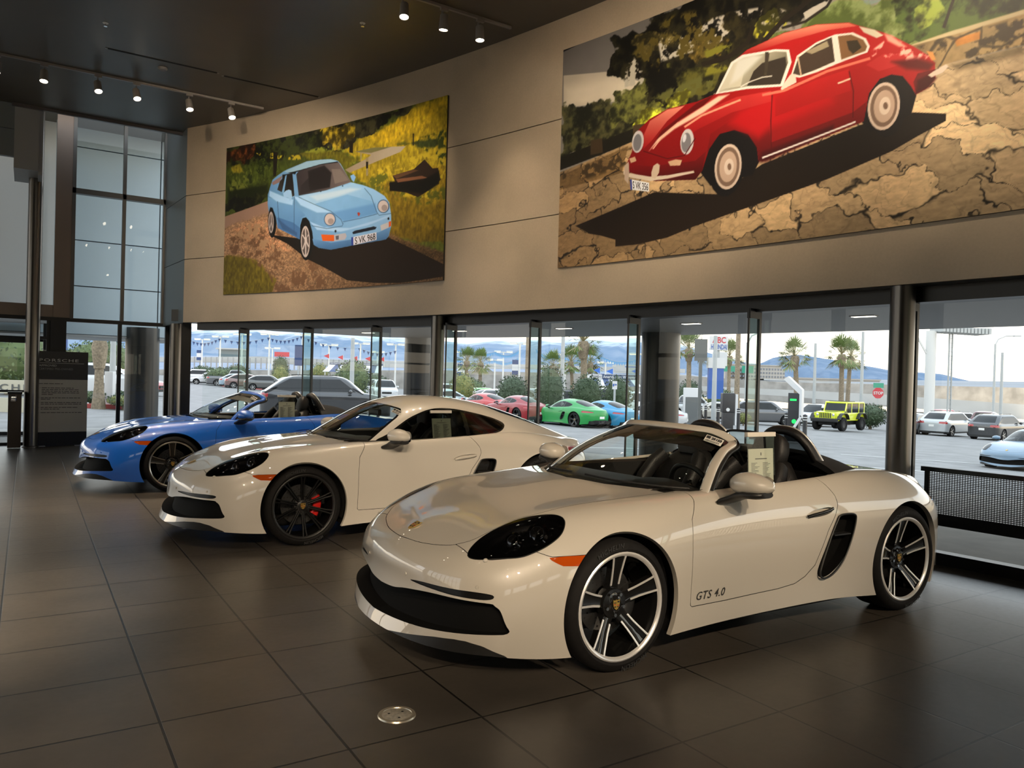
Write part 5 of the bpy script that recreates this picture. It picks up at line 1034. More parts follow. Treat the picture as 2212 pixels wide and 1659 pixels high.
m=MB(); m.lathe([(.0001,ZC-.03),(.05,ZC-.03),(.068,ZC-.012),(.07,ZC)],24,(1.62,12.515,0)); o=m.build('smoke_detector',mat('detector_grey',(.22,.21,.2),.5),auto=.6); tag(o,'round smoke detector between the lamp track and the air slots','smoke detector')
# round steel floor box
t=thing('floor_box','round steel floor box cover set in the tiles in front','floor box',(1.382,3.051,0))
m=MB(); m.lathe([(.0001,.004),(.062,.004),(.064,.003)],40); m.build('cover',mat('worn_steel',(.62,.58,.5),.35,.6,noise=.25,nscale=60),t,auto=.5)
m=MB(); m.lathe([(.064,.002),(.066,.006),(.080,.006),(.083,0)],40); m.build('rim_ring',mat('brass_rim',(.62,.56,.44),.3,.8),t,auto=.5)
m=MB()
for k in range(3): a=2*PI*k/3+.4; m.lathe([(.0001,.0048),(.006,.0048)],10,(.035*math.cos(a),.035*math.sin(a),0))
m.build('screw',DARK,t)
# sign stand
t=thing('sign_stand','tall black and white information sign beside the steel column','sign',(.54,16.62,0),.12)
BW=.44
t.scale=(1,1,.87); m=MB(); m.box(-BW,BW,-.03,.03,0,.30); m.build('base_panel',mat('sign_black',(.012,.012,.012),.4),t); m=MB(); m.box(-BW,BW,-.03,.03,1.42,2.02); m.build('header_panel',mat('sign_black',(.012,.012,.012),.4),t)
m=MB(); m.box(-BW,BW,-.028,.028,.30,1.42); m.build('white_panel',mat('sign_white',(.62,.60,.56),.6),t)
def sign_text(s,x,z,h,w,m_,name='lettering',bold=.0,par=None,y=-.0315,space=1):
    V,F=textmesh(s,1,0,space,bold); x0,x1=V[:,0].min(),V[:,0].max(); hh=.72
    MB().add([(x+(a-x0)/(x1-x0)*w,y,z+b/hh*h) for a,b,c in V],F).build(name,m_,par)
LT=mat('sign_letter_white',(.62,.62,.60),.5); LG=mat('sign_letter_grey',(.30,.30,.29),.5)
sign_text('PORSCHE',-.36,1.80,.062,.64,LT,'heading_text',.012,t,space=1.2); sign_text('APPROVED',-.36,1.695,.042,.28,LT,'heading_text',.0,t); sign_text('CERTIFIED PRE-OWNED',-.36,1.625,.042,.55,LG,'heading_text',0,t)
m=MB(); m.box(-.36,.37,-.0318,-.03,1.765,1.773); m.build('rule_line',LT,t)
m=MB(); rr_=random.Random(5)
for z,x,w,n in ((1.33,-.36,.39,0),(1.24,-.31,.52,1),(1.205,-.31,.6,0),(1.17,-.31,.6,0),(1.135,-.31,.61,0),(1.10,-.31,.18,0),(1.03,-.32,.64,1),(1.0,-.32,.16,0),(.93,-.32,.66,1),(.895,-.32,.66,0),(.825,-.32,.6,1),(.79,-.32,.3,0),(.715,-.32,.67,1)):
    cx=x
    while cx<x+w:
        l=min(rr_.uniform(.03,.09),x+w-cx); m.box(cx,cx+l,-.0295,-.0279,z-.007,z+.007); cx+=l+.012
    if n: m.box(x-.03,x-.02,-.0295,-.0279,z-.004,z+.004)
m.build('fine_print',mat('print_grey',(.10,.10,.10),.6),t)
m=MB()
for x in (-.3,.3): m.box(x-.06,x+.06,-.09,.09,0,.012)
m.build('foot_plate',SILVER,t)
t=thing('waste_bin','dark brown bin with a hand sanitizer by the entrance door','bin',(-.17,16.27,0))
m=MB(); m.box(-.10,.10,-.15,.15,.02,.98,b=.01); m.build('bin_body',mat('bin_brown',(.07,.05,.035),.35),t,auto=.5); m=MB(); m.box(-.11,.11,-.16,.16,.97,1.01,b=.01); m.build('bin_top',ALU,t,auto=.5)
m=MB(); m.box(-.06,.02,-.18,-.15,.84,.95,b=.008); m.build('dispenser',CHROME,t,auto=.5)
# price sheets hung over the door glass, stickers on the windscreens
def price_sheet(lab,x,y,z,rz,w=.215,h=.36,tilt=.06):
    t=thing('price_sheet',lab,'price sheet',(x,y,z),rz); t.rotation_euler=(-tilt,0,rz)
    m=MB(); m.box(-w/2,w/2,-.002,.002,0,h*.80); m.build('paper_page',PAPER,t)
    m=MB(); m.box(-w/2-.01,w/2+.01,-.003,-.0024,-.01,h); m.build('clear_sleeve',glass('sleeve_film',(.86,.88,.86),1.25),t)
    m=MB(); m.box(-w/2-.015,w/2+.015,-.014,.014,h,h+.028,b=.004); m.build('hanger_clip',mat('clip_white',(.66,.62,.55),.5),t,auto=.6)
    m=MB(); r_=random.Random(9); H=h*.8
    for i in range(26):
        z0=H*(.70-.026*i)
        for x0,x1 in ((-.085,-.01),(.015,.085)):
            m.box(x0,x0+(x1-x0)*r_.uniform(.4,1),-.0026,-.002,z0,z0+.0028)
    m.box(-.05,.05,-.0026,-.002,H*.78,H*.80); m.box(-.004,.004,-.0026,-.002,H*.86,H*.92); m.build('printed_lines',mat('print_grey',(.10,.10,.10),.6),t)
    return t
price_sheet('printed price sheet hanging in the near roadster door opening',3.755,3.10,.80,-.024)
price_sheet('printed price sheet hanging in the white coupe side window',3.42,6.655,.87,-.015,.20,.25,.20)
price_sheet('printed price sheet hanging in the blue roadster door opening',2.90,10.12,.85,-.01,.21,.30)
def sticker(lab,c,u,v,w,h,name='windshield_sticker'):
    c,u,v=Vector(c),Vector(u).normalized(),Vector(v).normalized(); n=u.cross(v).normalized(); v=n.cross(u)
    t=thing(name,lab,'sticker',c); q=lambda a,b,d:tuple(u*a+v*b+n*d); m=MB()
    m.add([q(-w/2,-h/2,0),q(w/2,-h/2,0),q(w/2,h/2,0),q(-w/2,h/2,0)],[(0,1,2,3)]); m.build('label_paper',mat('label_white',(.70,.68,.62),.5),t)
    m=MB(); r_=random.Random(4); bx_=lambda a0,a1,b0,b1:m.add([q(a0,b0,.0008),q(a1,b0,.0008),q(a1,b1,.0008),q(a0,b1,.0008)],[(0,1,2,3)])
    bx_(-w*.46,-w*.22,0,h*.42); x=-w*.42
    while x<w*.36: l=r_.uniform(.001,.004); bx_(x,x+l,-h*.42,-h*.12); x+=l+r_.uniform(.0015,.003)
    V,F=textmesh('25153',h*.46,0,1,.002); m.add([q(-w*.16+a*w*.6/max(V[:,0]),h*.02+b,.0008) for a,b,_ in V],F)
    m.build('barcode',INK,t); return t

bpy.context.view_layer.update()
def car_sticker(car,lab,p,u=(.35,-.9,-.25),v=(.75,0,.65),w=.115,h=.05):
    M=car.matrix_world; R3=M.to_3x3(); return sticker(lab,M@Vector(p),R3@Vector(u),R3@Vector(v),w,h)
car_sticker(CAR_A,'white barcode sticker on the near roadster windscreen',(1.022,-.50,1.127)); car_sticker(CAR_B,'white barcode sticker on the white coupe windscreen',(.995,-.505,1.128)); car_sticker(CAR_C,'white barcode sticker on the blue roadster windscreen',(1.022,-.50,1.127))
# ---------------------------------------------------------------- outside: canopy, lot, cars, planting, far hills
RX,RY=_r0.x,_r0.y; FX,FY=math.sin(_yaw),math.cos(_yaw)
def sstep(a,b,x): t=min(max((x-a)/(b-a),0),1); return t*t*(3-2*t)
def gz(x,y):
    L=x*RX+y*RY; d=x*FX+y*FY; r=math.hypot(x-GX,y-GY); pl=-.144-.0294*L-.0104*d
    pl=max(pl,-2.6)+.012*max(d-95,0)
    return -.03+(pl+.03)*sstep(31,37,r)
def gp(px,d,dz=0):
    k=(px-1106)/FPX; x=d*(FX+RX*k); y=d*(FY+RY*k); return Vector((x,y,gz(x,y)+dz))
def up(px,py,d):
    """point at depth d seen at (px, py): used to size far things from the photograph"""
    v=_f+_r*((px-1106)/FPX)-_u*((py-829.5)/FPX); return Vector((0,0,CAM_Z))+v*d
def hdg(a): return math.radians(a)-_yaw      # 0 faces right in the photo, 90 away, 180 left, 270 towards the viewer
ASPH=mat('asphalt',(.215,.213,.21),.85,noise=.18,nscale=1.2,bump=.2,bscale=60); CONC=mat('sidewalk_concrete',(.42,.40,.36),.8,noise=.12,nscale=3)
REDCURB=mat('red_curb',(.50,.10,.09),.7); LINEW=mat('road_paint',(.62,.62,.60),.7); LINEY=mat('road_paint_yellow',(.6,.5,.2),.7)
EARTH=mat('grey_gravel_slope',(.30,.285,.265),.95,noise=.25,nscale=.6)
# ground
m=MB(); V=[];F=[]; Ls=np.concatenate([np.linspace(-70,70,71)]); Ds=np.concatenate([np.linspace(-4,44,49),np.linspace(46,130,22)])
for d in Ds:
    for l in Ls: x=l*RX+d*FX; y=l*RY+d*FY; V.append((x,y,gz(x,y)-.05))
n=len(Ls)
for i in range(len(Ds)-1):
    for j in range(n-1):
        c=np.mean([V[q][:2] for q in (i*n+j,i*n+j+1,(i+1)*n+j+1,(i+1)*n+j)],0)
        if math.hypot(c[0]-GX,c[1]-GY)<24.6 and c[1]<16.0: continue
        F.append((i*n+j,i*n+j+1,(i+1)*n+j+1,(i+1)*n+j))
used=sorted({q for f in F for q in f}); mp_={q:i for i,q in enumerate(used)}
o=MB().add([V[q] for q in used],[[mp_[q] for q in f] for f in F]).build('ground',ASPH,smooth=True); o['kind']='structure'
m=MB(); V=[]; 
for s in np.linspace(-14,17.5,50): a=s/RG; V+=[(GX+r*math.cos(a),GY+r*math.sin(a),z) for r,z in ((RG-.12,-.12),(RG-.12,-.005),(30.9,-.02),(31.1,-.16))]
m.add(V,[(i*4+j,i*4+j+1,i*4+5+j,i*4+4+j) for i in range(49) for j in range(3)]); o=m.build('sidewalk',CONC,smooth=False); o['kind']='structure'
m=MB(); m.prism([(-8,17.02),(2.6,17.02),(3.6,17.6),(8,17.7),(8,21.5),(-8,21.5)],-.12,-.01); o=m.build('entrance_paving',mat('entry_paving',(.36,.36,.35),.7,noise=.1,nscale=3)); o['kind']='structure'
# canopy over the walk, its ceiling lights and round piers
SOFF=mat('canopy_soffit',(.055,.055,.052),.5)
m=MB(); ss=np.linspace(-14,15.2,48); V=[]
for s in ss:
    a=s/RG
    ro=31.0; x,y=GX+ro*math.cos(a),GY+ro*math.sin(a)
    while math.hypot(x-GX,y-GY)>RG+.3 and y>17.45: ro-=.05; x,y=GX+ro*math.cos(a),GY+ro*math.sin(a)
    V+=[(GX+(RG+.02)*math.cos(a),GY+(RG+.02)*math.sin(a),2.40),(x,y,2.40),(x,y,2.62),(GX+(RG+.02)*math.cos(a),GY+(RG+.02)*math.sin(a),2.62)]
m.add(V,[(i*4+j,i*4+(j+1)%4,i*4+4+(j+1)%4,i*4+4+j) for i in range(47) for j in range(4)]); o=m.build('canopy',SOFF); o['kind']='structure'
PIER=mat('dark_pier',(.030,.032,.033),.28,.2)
for (x,y),lab in (((8.05,17.0),'thick dark round pier outside behind the coupe roof'),((10.05,10.72),'thick dark round pier outside above the near roadster hood'),((2.25,19.6),'thick dark round pier outside the tall window')):
    m=MB(); m.lathe([(.36,gz(x,y)-.1),(.36,2.42)],40,(x,y,0)); o=m.build('round_pier',PIER,auto=.6); tag(o,lab,'pier')
    m=MB()
    for a in (.6,3.4): m.lathe([(.3605,gz(x,y)),(.3605,2.4)],2,(x,y,0),a0=a,a1=a+.012)
    m.build('panel_joint',DARK,o)
cl=glow('canopy_light_face',(1,.93,.75),5)
for (x,y),w in (((7.21,13.41),'behind the slim column'),((8.04,11.06),'over the green car'),((8.60,8.52),'above the dark road sign'),((9.05,5.94),'above the yellow off road car'),((6.25,15.8),'over the red pennants')):
    t=thing('canopy_light','lit ceiling light under the outside canopy '+w,'ceiling light',(x,y,2.40)); a=math.atan2(y-GY,x-GX)
    m=MB(); m.box(-.16,.16,-.07,.07,-.012,.0); m.build('light_frame',mat('light_trim',(.3,.3,.3),.5),t); m=MB(); m.box(-.14,.14,-.05,.05,-.016,-.011); m.build('light_panel',cl,t); t.rotation_euler=(0,0,a+PI/2)
# pale metal fascia over the entrance
m=MB()
for z0,z1 in zip((2.2,3.27,4.28,5.30,6.33,7.36),(3.27,4.28,5.30,6.33,7.36,8.4)):
    for x0,x1 in ((-6,-3.7),(-3.7,-1.4),(-1.4,.2),(.2,2.54),(2.54,3.05)): m.box(x0+.012,x1-.012,19.5,19.6,z0+.012,z1-.012)
m.box(-6,3.05,19.59,19.7,2.2,8.4,1); o=m.build('entrance_fascia',[PALEP,mat('joint_grey',(.10,.11,.12),.6)]); o['kind']='structure'
m=MB(); m.box(-6,3.05,19.5,22,2.16,2.2); o=m.build('entrance_canopy_soffit',mat('entry_soffit',(.40,.42,.43),.6)); o['kind']='structure'
# perforated metal screen along the glass
t=thing('mesh_screen','black woven metal screen along the glass beside the near roadster tail','screen',glasspt(-1.5,.3,-.06)); bx,by,bz=t.location
m=MB()
for k in range(26): z=.405+.0145*k; arcslab(m,glasspt,-4,2.2,z,z+.007,-.055,-.061,16)
for k in range(300): s=-4+k*6.2/300; arcslab(m,glasspt,s,s+.005,.40,.78,-.0615,-.066,1)
m.xf(lambda x,y,z:(x-bx,y-by,z-bz)); m.build('wire_mesh',ALU,t)
m=MB(); arcslab(m,glasspt,-4,2.25,.765,.805,-.05,-.075,16); m.xf(lambda x,y,z:(x-bx,y-by,z-bz)); m.build('top_rail',ALU,t)
m=MB(); arcslab(m,glasspt,-4,2.25,.31,.405,-.05,-.075,16); m.xf(lambda x,y,z:(x-bx,y-by,z-bz)); m.build('bottom_rail',ALU,t)
m=MB()
for s in (-3.9,2.2): arcslab(m,glasspt,s-.02,s+.02,.0,.8,-.055,-.075,1)
m.xf(lambda x,y,z:(x-bx,y-by,z-bz)); m.build('post',ALU,t)
# lot markings and kerbs
def strip(name,pts,w,h,m_,dz=-.045):
    m=MB(); P=[Vector(p) for p in pts]; V=[];N_=14
    Q=[P[i].lerp(P[i+1],k/N_) for i in range(len(P)-1) for k in range(N_)]+[P[-1]]
    for i,p in enumerate(Q):
        d=(Q[min(i+1,len(Q)-1)]-Q[max(i-1,0)]).normalized(); s=Vector((-d.y,d.x,0))*w/2
        for q in (p-s,p+s): z=gz(q.x,q.y)+dz; V+=[(q.x,q.y,z),(q.x,q.y,z+h)]
    m.add(V,[f for i in range(len(Q)-1) for f in ((i*4+1,i*4+3,i*4+7,i*4+5),(i*4,i*4+1,i*4+5,i*4+4),(i*4+3,i*4+2,i*4+6,i*4+7))]); o=m.build(name,m_); o['kind']='structure'
for i,(a,b,d0,d1) in enumerate(((960,1480,21,24),(1690,2212,17,15.2),(1740,2212,21.5,20.2),(1690,1850,19.0,19.6),(1330,1500,30.5,34),(1820,2212,26,25))): strip('lot_line',[gp(a,d0),gp(b,d1)],.12,.006,LINEW if i!=3 else LINEY)
strip('kerb',[gp(1628,33),gp(1665,38)],.25,.1,REDCURB); strip('kerb',[gp(60,27.6),gp(330,29.6)],.25,.16,REDCURB); strip('kerb',[gp(1230,55),gp(1460,50)],.3,.15,CONC)
strip('kerb',[gp(478,84),gp(505,80)],.5,.2,REDCURB); strip('kerb',[gp(545,79),gp(572,76)],.5,.2,REDCURB)
# ---- ordinary cars
SIMPLE_RIM=mat('wheel_grey',(.45,.45,.45),.35,.6)
def gcar(name,label,kind,px,d,head,col,pname,group=None,scale=1,res=.12,dz=0,metal=.3):
    S=dict(sedan=(4.75,1.82,1.45,.92,.74,.93,1.10,1.95,3.35,4.15,1.02),hatch=(4.3,1.80,1.50,.95,.78,.97,.95,1.75,3.2,4.05,1.02),suv=(4.75,1.90,1.70,1.08,.92,1.10,1.0,1.8,3.75,4.58,1.12),
        coupe=(4.7,1.88,1.36,.90,.72,.90,1.25,2.2,2.9,4.2,1.0),pickup=(5.6,1.95,1.85,1.15,1.02,1.16,1.25,2.05,3.15,3.5,1.12),van=(5.2,1.98,2.0,1.10,.85,1.08,.75,1.6,4.7,5.1,1.12))[kind]
    L,W,H,zb,hf,hc,xc,xf,xr,xt,zd=S; w=W/2; p=gp(px,d); an=hdg(head)+PI; root=thing(name,label,'car',(p.x-L/2*math.cos(an)*scale,p.y-L/2*math.sin(an)*scale,p.z-.05+dz),an,group); PA=paint('car_paint_'+pname,col,metal if pname.startswith('silver') or pname.startswith('grey') else 0)
    top=lambda x:np.interp(x,[0,.12,xc,xf,xr,xt,L-.1,L],[hf-.14,hf,hc,zb+.02,zb+.03,zd,zd,zd-.08])
    ends=[(0,0),(.0,.5),(.05,.80),(.20,.95),(.5,1.0)]; xs=[(e[0],e[1]) for e in ends]+[(x,1.0) for x in (.2*L,.35*L,.5*L,.65*L,.8*L)]+[(L-e[0],e[1]) for e in ends[::-1]]
    R=[(0,0,0),(.62,0,0),(.90,.02,0),(1,.15,0),(1.0,.45,1),(.985,.28,2),(.95,.2,3)]; net=[]
    nx=len(xs)
    for j,(fr,dz_,md) in enumerate(R):
        row=[]
        for i,(x,e) in enumerate(xs):
            k=min(i,nx-1-i); sg=1 if i<nx/2 else -1; inset=(.02+.07*(3-min(j,3)))*(.4 if kind in('suv','van','pickup') else 1) if k<4 else 0
            xx=x+sg*inset*(1 if k<3 else .6)
            if j==0: xx=x+sg*(.12+.10*k if k<4 else 0)*(.5 if kind!='sedan' else 1)
            t_=float(top(xx)); z=(t_-dz_) if md==0 else (.60 if md==1 else (.36 if md==2 else .2))*(1 if H<1.6 else 1.2)
            row.append((xx,fr*w*(e if k<5 else 1),z))
        net.append(row)
    B=net_surface(net,res,(1,0,1,1),.6); R_=.33 if H<1.6 else .38; gb=R_
    for cx in (.185*L,.80*L):
        f=lambda M:np.where((M[0][:,1]>.45*w),np.hypot(M[0][:,0]-cx,M[0][:,2]-gb)-(R_+.05),1.); _,B=cut(B,f(B))
    hz=float(top(.15))
    lo,_,B=region(B,[(-1,.0),(-1,.40*H/1.5),(.5,.34),(L-.5,.34),(L+1,.40*H/1.5),(L+1,0)],(0,2),lambda V:V[:,1]>-9)
    gr,_,B=region(B,[(-.1,hz-.36),(-.1,hz-.2),(.42*w,hz-.2),(.42*w,hz-.36)],(1,2),lambda V:V[:,0]<.5)
    hl,_,B=region(B,[(.55*w,hz-.24),(.55*w,hz-.13),(.97*w,hz-.08),(.99*w,hz-.2)],(1,2),lambda V:V[:,0]<.6)
    tz=zd-.12; tl,_,B=region(B,[(.5*w,tz-.10),(.5*w,tz+.03),(1.1*w,tz+.04),(1.1*w,tz-.12)],(1,2),lambda V:V[:,0]>L-.32)
    sheet('body',both(B),PA,root); sheet('lower_trim',both(lo),BLACK,root); sheet('grille',both(gr),GLOSSBLACK,root)
    for Z in (mirror,lambda M:M): sheet('headlight',Z(hl),mat('far_headlight',(.55,.56,.56),.15,coat=.5),root); sheet('tail_light',Z(tl),REDLENS,root)
    wr=.74*w; C=[(xc-.1,zb-.04),((xc+xf)/2,(zb+H)/2+.05),(xf,H-.02),((xf*.6+xr*.4),H),((xf*.3+xr*.7),H-.01),(xr,H-.05),((xr+xt)/2,(H+zd)/2+.03),(xt+.1,zd-.05)]
    rows=[[],[],[],[],[]]
    for i,(x,z) in enumerate(C):
        sh=(.16,.10,.05,0,0,-.03,-.08,-.12)[i]; k=max(0,min(1,(z-zb)/(H-zb)))
        rows[0].append((x,0,z)); rows[1].append((x+.2*sh,.6*wr,z-.015)); s2=.93*w+(wr-.93*w)*k; rows[2].append((x+sh,s2,z-.05*k)); rows[3].append((x+sh,(s2+.95*w)/2,zb+(z-zb)*.45)); rows[4].append((x+sh*1.1,.945*w,zb-.06))
    Gh=net_surface(rows,res*.8,(1,0,0,0),.6)
    sd,_,Gh=region(Gh,[(xc+.32,zb+.03),(xf+.12,H-.13),(xr-.05,H-.14),(min(xt-.12,xr+.75*(xt-xr)),zd+.06 if kind!='coupe' else zd+.1),(xr-.1,zb+.03)],(0,2),lambda V:V[:,1]>.5*w)
    wsn,_,Gh=region(Gh,[(xc-.2,-1),(xf-.05,-1),(xf-.05,0),(xf+.0,.60*w),(xc+.3,.84*w),(xc-.2,.84*w)],(0,1),lambda V:V[:,2]>zb-.02)
    bk,_,Gh=region(Gh,[(-1,zd+.04),(.70*w,zd+.06),(.58*w,H-.12),(-1,H-.10)],(1,2),lambda V:V[:,0]>xr-.02)
    sheet('roof',both(Gh),PA,root); sheet('windshield',both(wsn),DARKGL2,root); sheet('rear_window',both(bk),DARKGL2,root)
    for Z in (mirror,lambda M:M): sheet('side_window',Z(sd),DARKGL2,root)
    m=MB(); m.box(.5,L-.5,-.70*w,.70*w,.22,.75); m.build('underbody',DARK,root)
    if kind=='pickup': m=MB(); m.box(xt+.1,L-.12,-.82*w,.82*w,zd-.3,zd+.035); m.build('truck_bed',BLACK,root)
    if kind in ('suv','van'):
        for sg in (-1,1): m=MB(); m.bar((xf+.2,sg*.62*w,H+.01),(xr-.1,sg*.62*w,H+.0),.03,.03); m.build('roof_rail',BLACK,root)
    for sg in (-1,1):
        m=MB(); m.sphere((xc+.55,sg*(w+.08),zb+.05),(.08,.11,.08),10,6); m.build('side_mirror',PA,root,auto=1)
        for cx in (.185*L,.80*L):
            wh=bpy.data.objects.new('wheel',None); wh.empty_display_size=.1; link(wh,root); wh.location=(cx,sg*(w-.12),gb)
            m=MB(); m.lathe([(R_*.66,-.11),(R_*.95,-.11),(R_,-.08),(R_,.08),(R_*.95,.11),(R_*.66,.11)],20,axis='y'); m.build('tire',RUBBER,wh,auto=.6)
            m=MB(); yo=sg*.10; m.lathe([(R_*.68,yo),(R_*.62,yo*.9)],20,axis='y')
            for k in range(5): a=2*PI*k/5; m.bar((0,yo*.85,0),(R_*.64*math.cos(a),yo*.9,R_*.64*math.sin(a)),.05,.02,up=(0,1,0))
            m.build('rim',SIMPLE_RIM,wh,auto=.6); m=MB(); m.lathe([(.001,yo*.4),(R_*.67,yo*.4)],16,axis='y'); m.build('brake_disc',DARK,wh)
    if px>500 or 1: m=MB(); m.box(L-.06,L+.005,-.17,.17,tz-.32,tz-.18); m.build('licence_plate',WHITEP,root)
    if scale!=1: root.scale=(scale,)*3
    return root
DARKGL2=mat('tinted_window',(.012,.014,.015),.08,spec=.35)
DKG=(.035,.037,.04); 
gcar('parked_suv','black family car parked outside the glass behind the blue roadster','suv',705,29,16,(.012,.012,.014),'ink',res=.05,scale=1.0)
GR='cars in the far lot'
for a in [
 ('parked_suv','white car at the far left end of the left lot row','suv',424,92,200,(.6,.6,.6),'far_white'),
 ('parked_car','white sedan beside the round green shrub at far left','sedan',455,88,200,(.62,.62,.62),'far_white'),
 ('pickup_truck','dark grey pickup truck parked in the left lot','pickup',505,84,20,(.10,.10,.105),'grey_dark'),
 ('parked_car','pale blue hatchback in front of the grey pickup truck','hatch',520,80,22,(.30,.40,.48),'pale_blue'),
 ('parked_car','reddish brown hatchback half hidden behind the dark hatchback','hatch',533,78,22,(.16,.08,.07),'brown'),
 ('parked_car','dark grey hatchback nearest in the left lot','hatch',577,74,18,(.075,.075,.07),'grey_stone'),
 ('parked_car','white sedan right of the dark grey hatchback','sedan',632,84,28,(.6,.62,.62),'far_white'),
 ('parked_car','white sedan behind the roof of the black family car','sedan',668,88,28,(.6,.62,.62),'far_white'),
 ('parked_car','silver sedan in the left lot before the striped awning','sedan',700,92,28,(.45,.47,.48),'silver_far'),
 ('parked_car','deep blue sedan below the striped awning','sedan',725,86,28,(.02,.04,.22),'deep_blue'),
 ('parked_suv','white off road car facing us beside the thick dark pier','suv',830,64,285,(.62,.62,.60),'far_white'),
 ('parked_suv','pale silver car behind the white off road car','suv',812,76,240,(.45,.5,.52),'silver_far'),
 ('parked_suv','white suv at the left edge right of the slim column','suv',968,62,190,(.55,.57,.57),'far_white'),
 ('parked_car','pale teal car closest below the slim column','coupe',958,45,50,(.38,.46,.47),'pale_teal'),
 ('parked_car','white sedan left of the light green car','sedan',1028,66,35,(.6,.62,.62),'far_white'),
 ('parked_car','light green hatchback among the parked cars','hatch',1045,64,35,(.12,.42,.08),'light_green'),
 ('parked_car','dark red sedan parked behind the two red sports cars','sedan',1070,60,35,(.40,.02,.03),'dark_red'),
 ('parked_car','white hatchback behind the right red sports car','hatch',1083,55,60,(.62,.62,.62),'far_white'),
 ('parked_suv','dark suv between the glass fins left of the shrub','suv',1158,52,110,(.05,.06,.07),'grey_dark'),
 ('parked_suv','black suv between two round shrubs','suv',1229,56,175,(.02,.022,.025),'ink'),
 ('parked_van','silver van right of the tall palm trunk','van',1300,62,265,(.42,.45,.5),'silver_far'),
 ('pickup_truck','white pickup truck left of the thick dark pier','pickup',1362,52,225,(.6,.6,.6),'far_white'),
 ('pickup_truck','pale silver pickup truck right of the thick dark pier','pickup',1488,66,20,(.5,.53,.55),'silver_far'),
 ('parked_car','beige sedan behind the row of bollards','sedan',1552,57,170,(.45,.42,.36),'silver_beige'),
 ('parked_suv','dark grey suv behind the near charging post','suv',1648,54,350,(.045,.045,.045),'grey_dark'),
 ('parked_suv','white suv behind the yellow off road car','suv',1772,58,215,(.62,.62,.6),'far_white'),
 ('parked_car','black sedan at the right edge of the slim near column','sedan',1970,54,48,(.03,.032,.035),'ink'),
 ('parked_suv','silver suv seen from behind at right','suv',2050,53,36,(.36,.48,.5),'silver_far'),
 ('parked_suv','black suv seen from behind at the right edge','suv',2158,50,36,(.015,.016,.022),'ink'),
 ('pickup_truck','bright red pickup truck behind the silver suv','pickup',2036,72,20,(.42,.03,.03),'dark_red'),
 ('parked_car','white car beside the red pickup truck','suv',2078,76,10,(.6,.6,.6),'far_white'),
 ('pickup_truck','dark red pickup truck behind the black suv','pickup',2128,68,40,(.10,.015,.02),'maroon'),
 ('parked_car','red car seen through the tall window','sedan',262,44,0,(.42,.02,.05),'dark_red'),
 ('parked_car','white car beside the sign seen through the tall window','suv',172,37,200,(.6,.6,.6),'far_white'),
 ('parked_car','dark sedan high in the lot seen through the tall window','sedan',278,84,10,(.06,.065,.07),'grey_dark'),
 ('parked_car','silver sedan outside the entrance door','sedan',30,42,0,(.45,.47,.48),'silver_far')]:
    nm,lab,kd,px,d,hd,c,pn=a; gcar(nm,lab,kd,px,d,hd,c,pn,res=.09 if d<60 else .14)
def lot_sport(lab,px,d,head,col,pn,kind='coupe',fin=BLACK,st='simple'):
    p=gp(px,d); a=hdg(head)+PI; c=Vector((1.24,0)); x=p.x-1.24*math.cos(a); y=p.y-1.24*math.sin(a)
    return build_car('sports_car',lab,'car',(x,y,p.z-.05),kind,col,pn,st,fin,res=.05,rz=a,detail=False)
lot_sport('bright red sports car at left of the outside pair',1043,41,130,(.42,.010,.008),'lot_red')
lot_sport('darker red sports car with wide tail right of the bright red one',1117,38.5,125,(.27,.004,.008),'lot_crimson')
lot_sport('bright green sports car parked outside',1230,36.5,130,(.012,.27,.05),'lot_green')
lot_sport('sky blue sports car beside the bright green one',1302,37.5,125,(.012,.22,.42),'lot_sky')
lot_sport('silver sports car half hidden by the thick dark pier',1392,38.5,160,(.5,.51,.52),'lot_silver',fin=SILVER)
lot_sport('silver blue sports car facing left at the right edge',2240,24.5,215,(.17,.25,.33),'lot_ice',fin=SILVER)
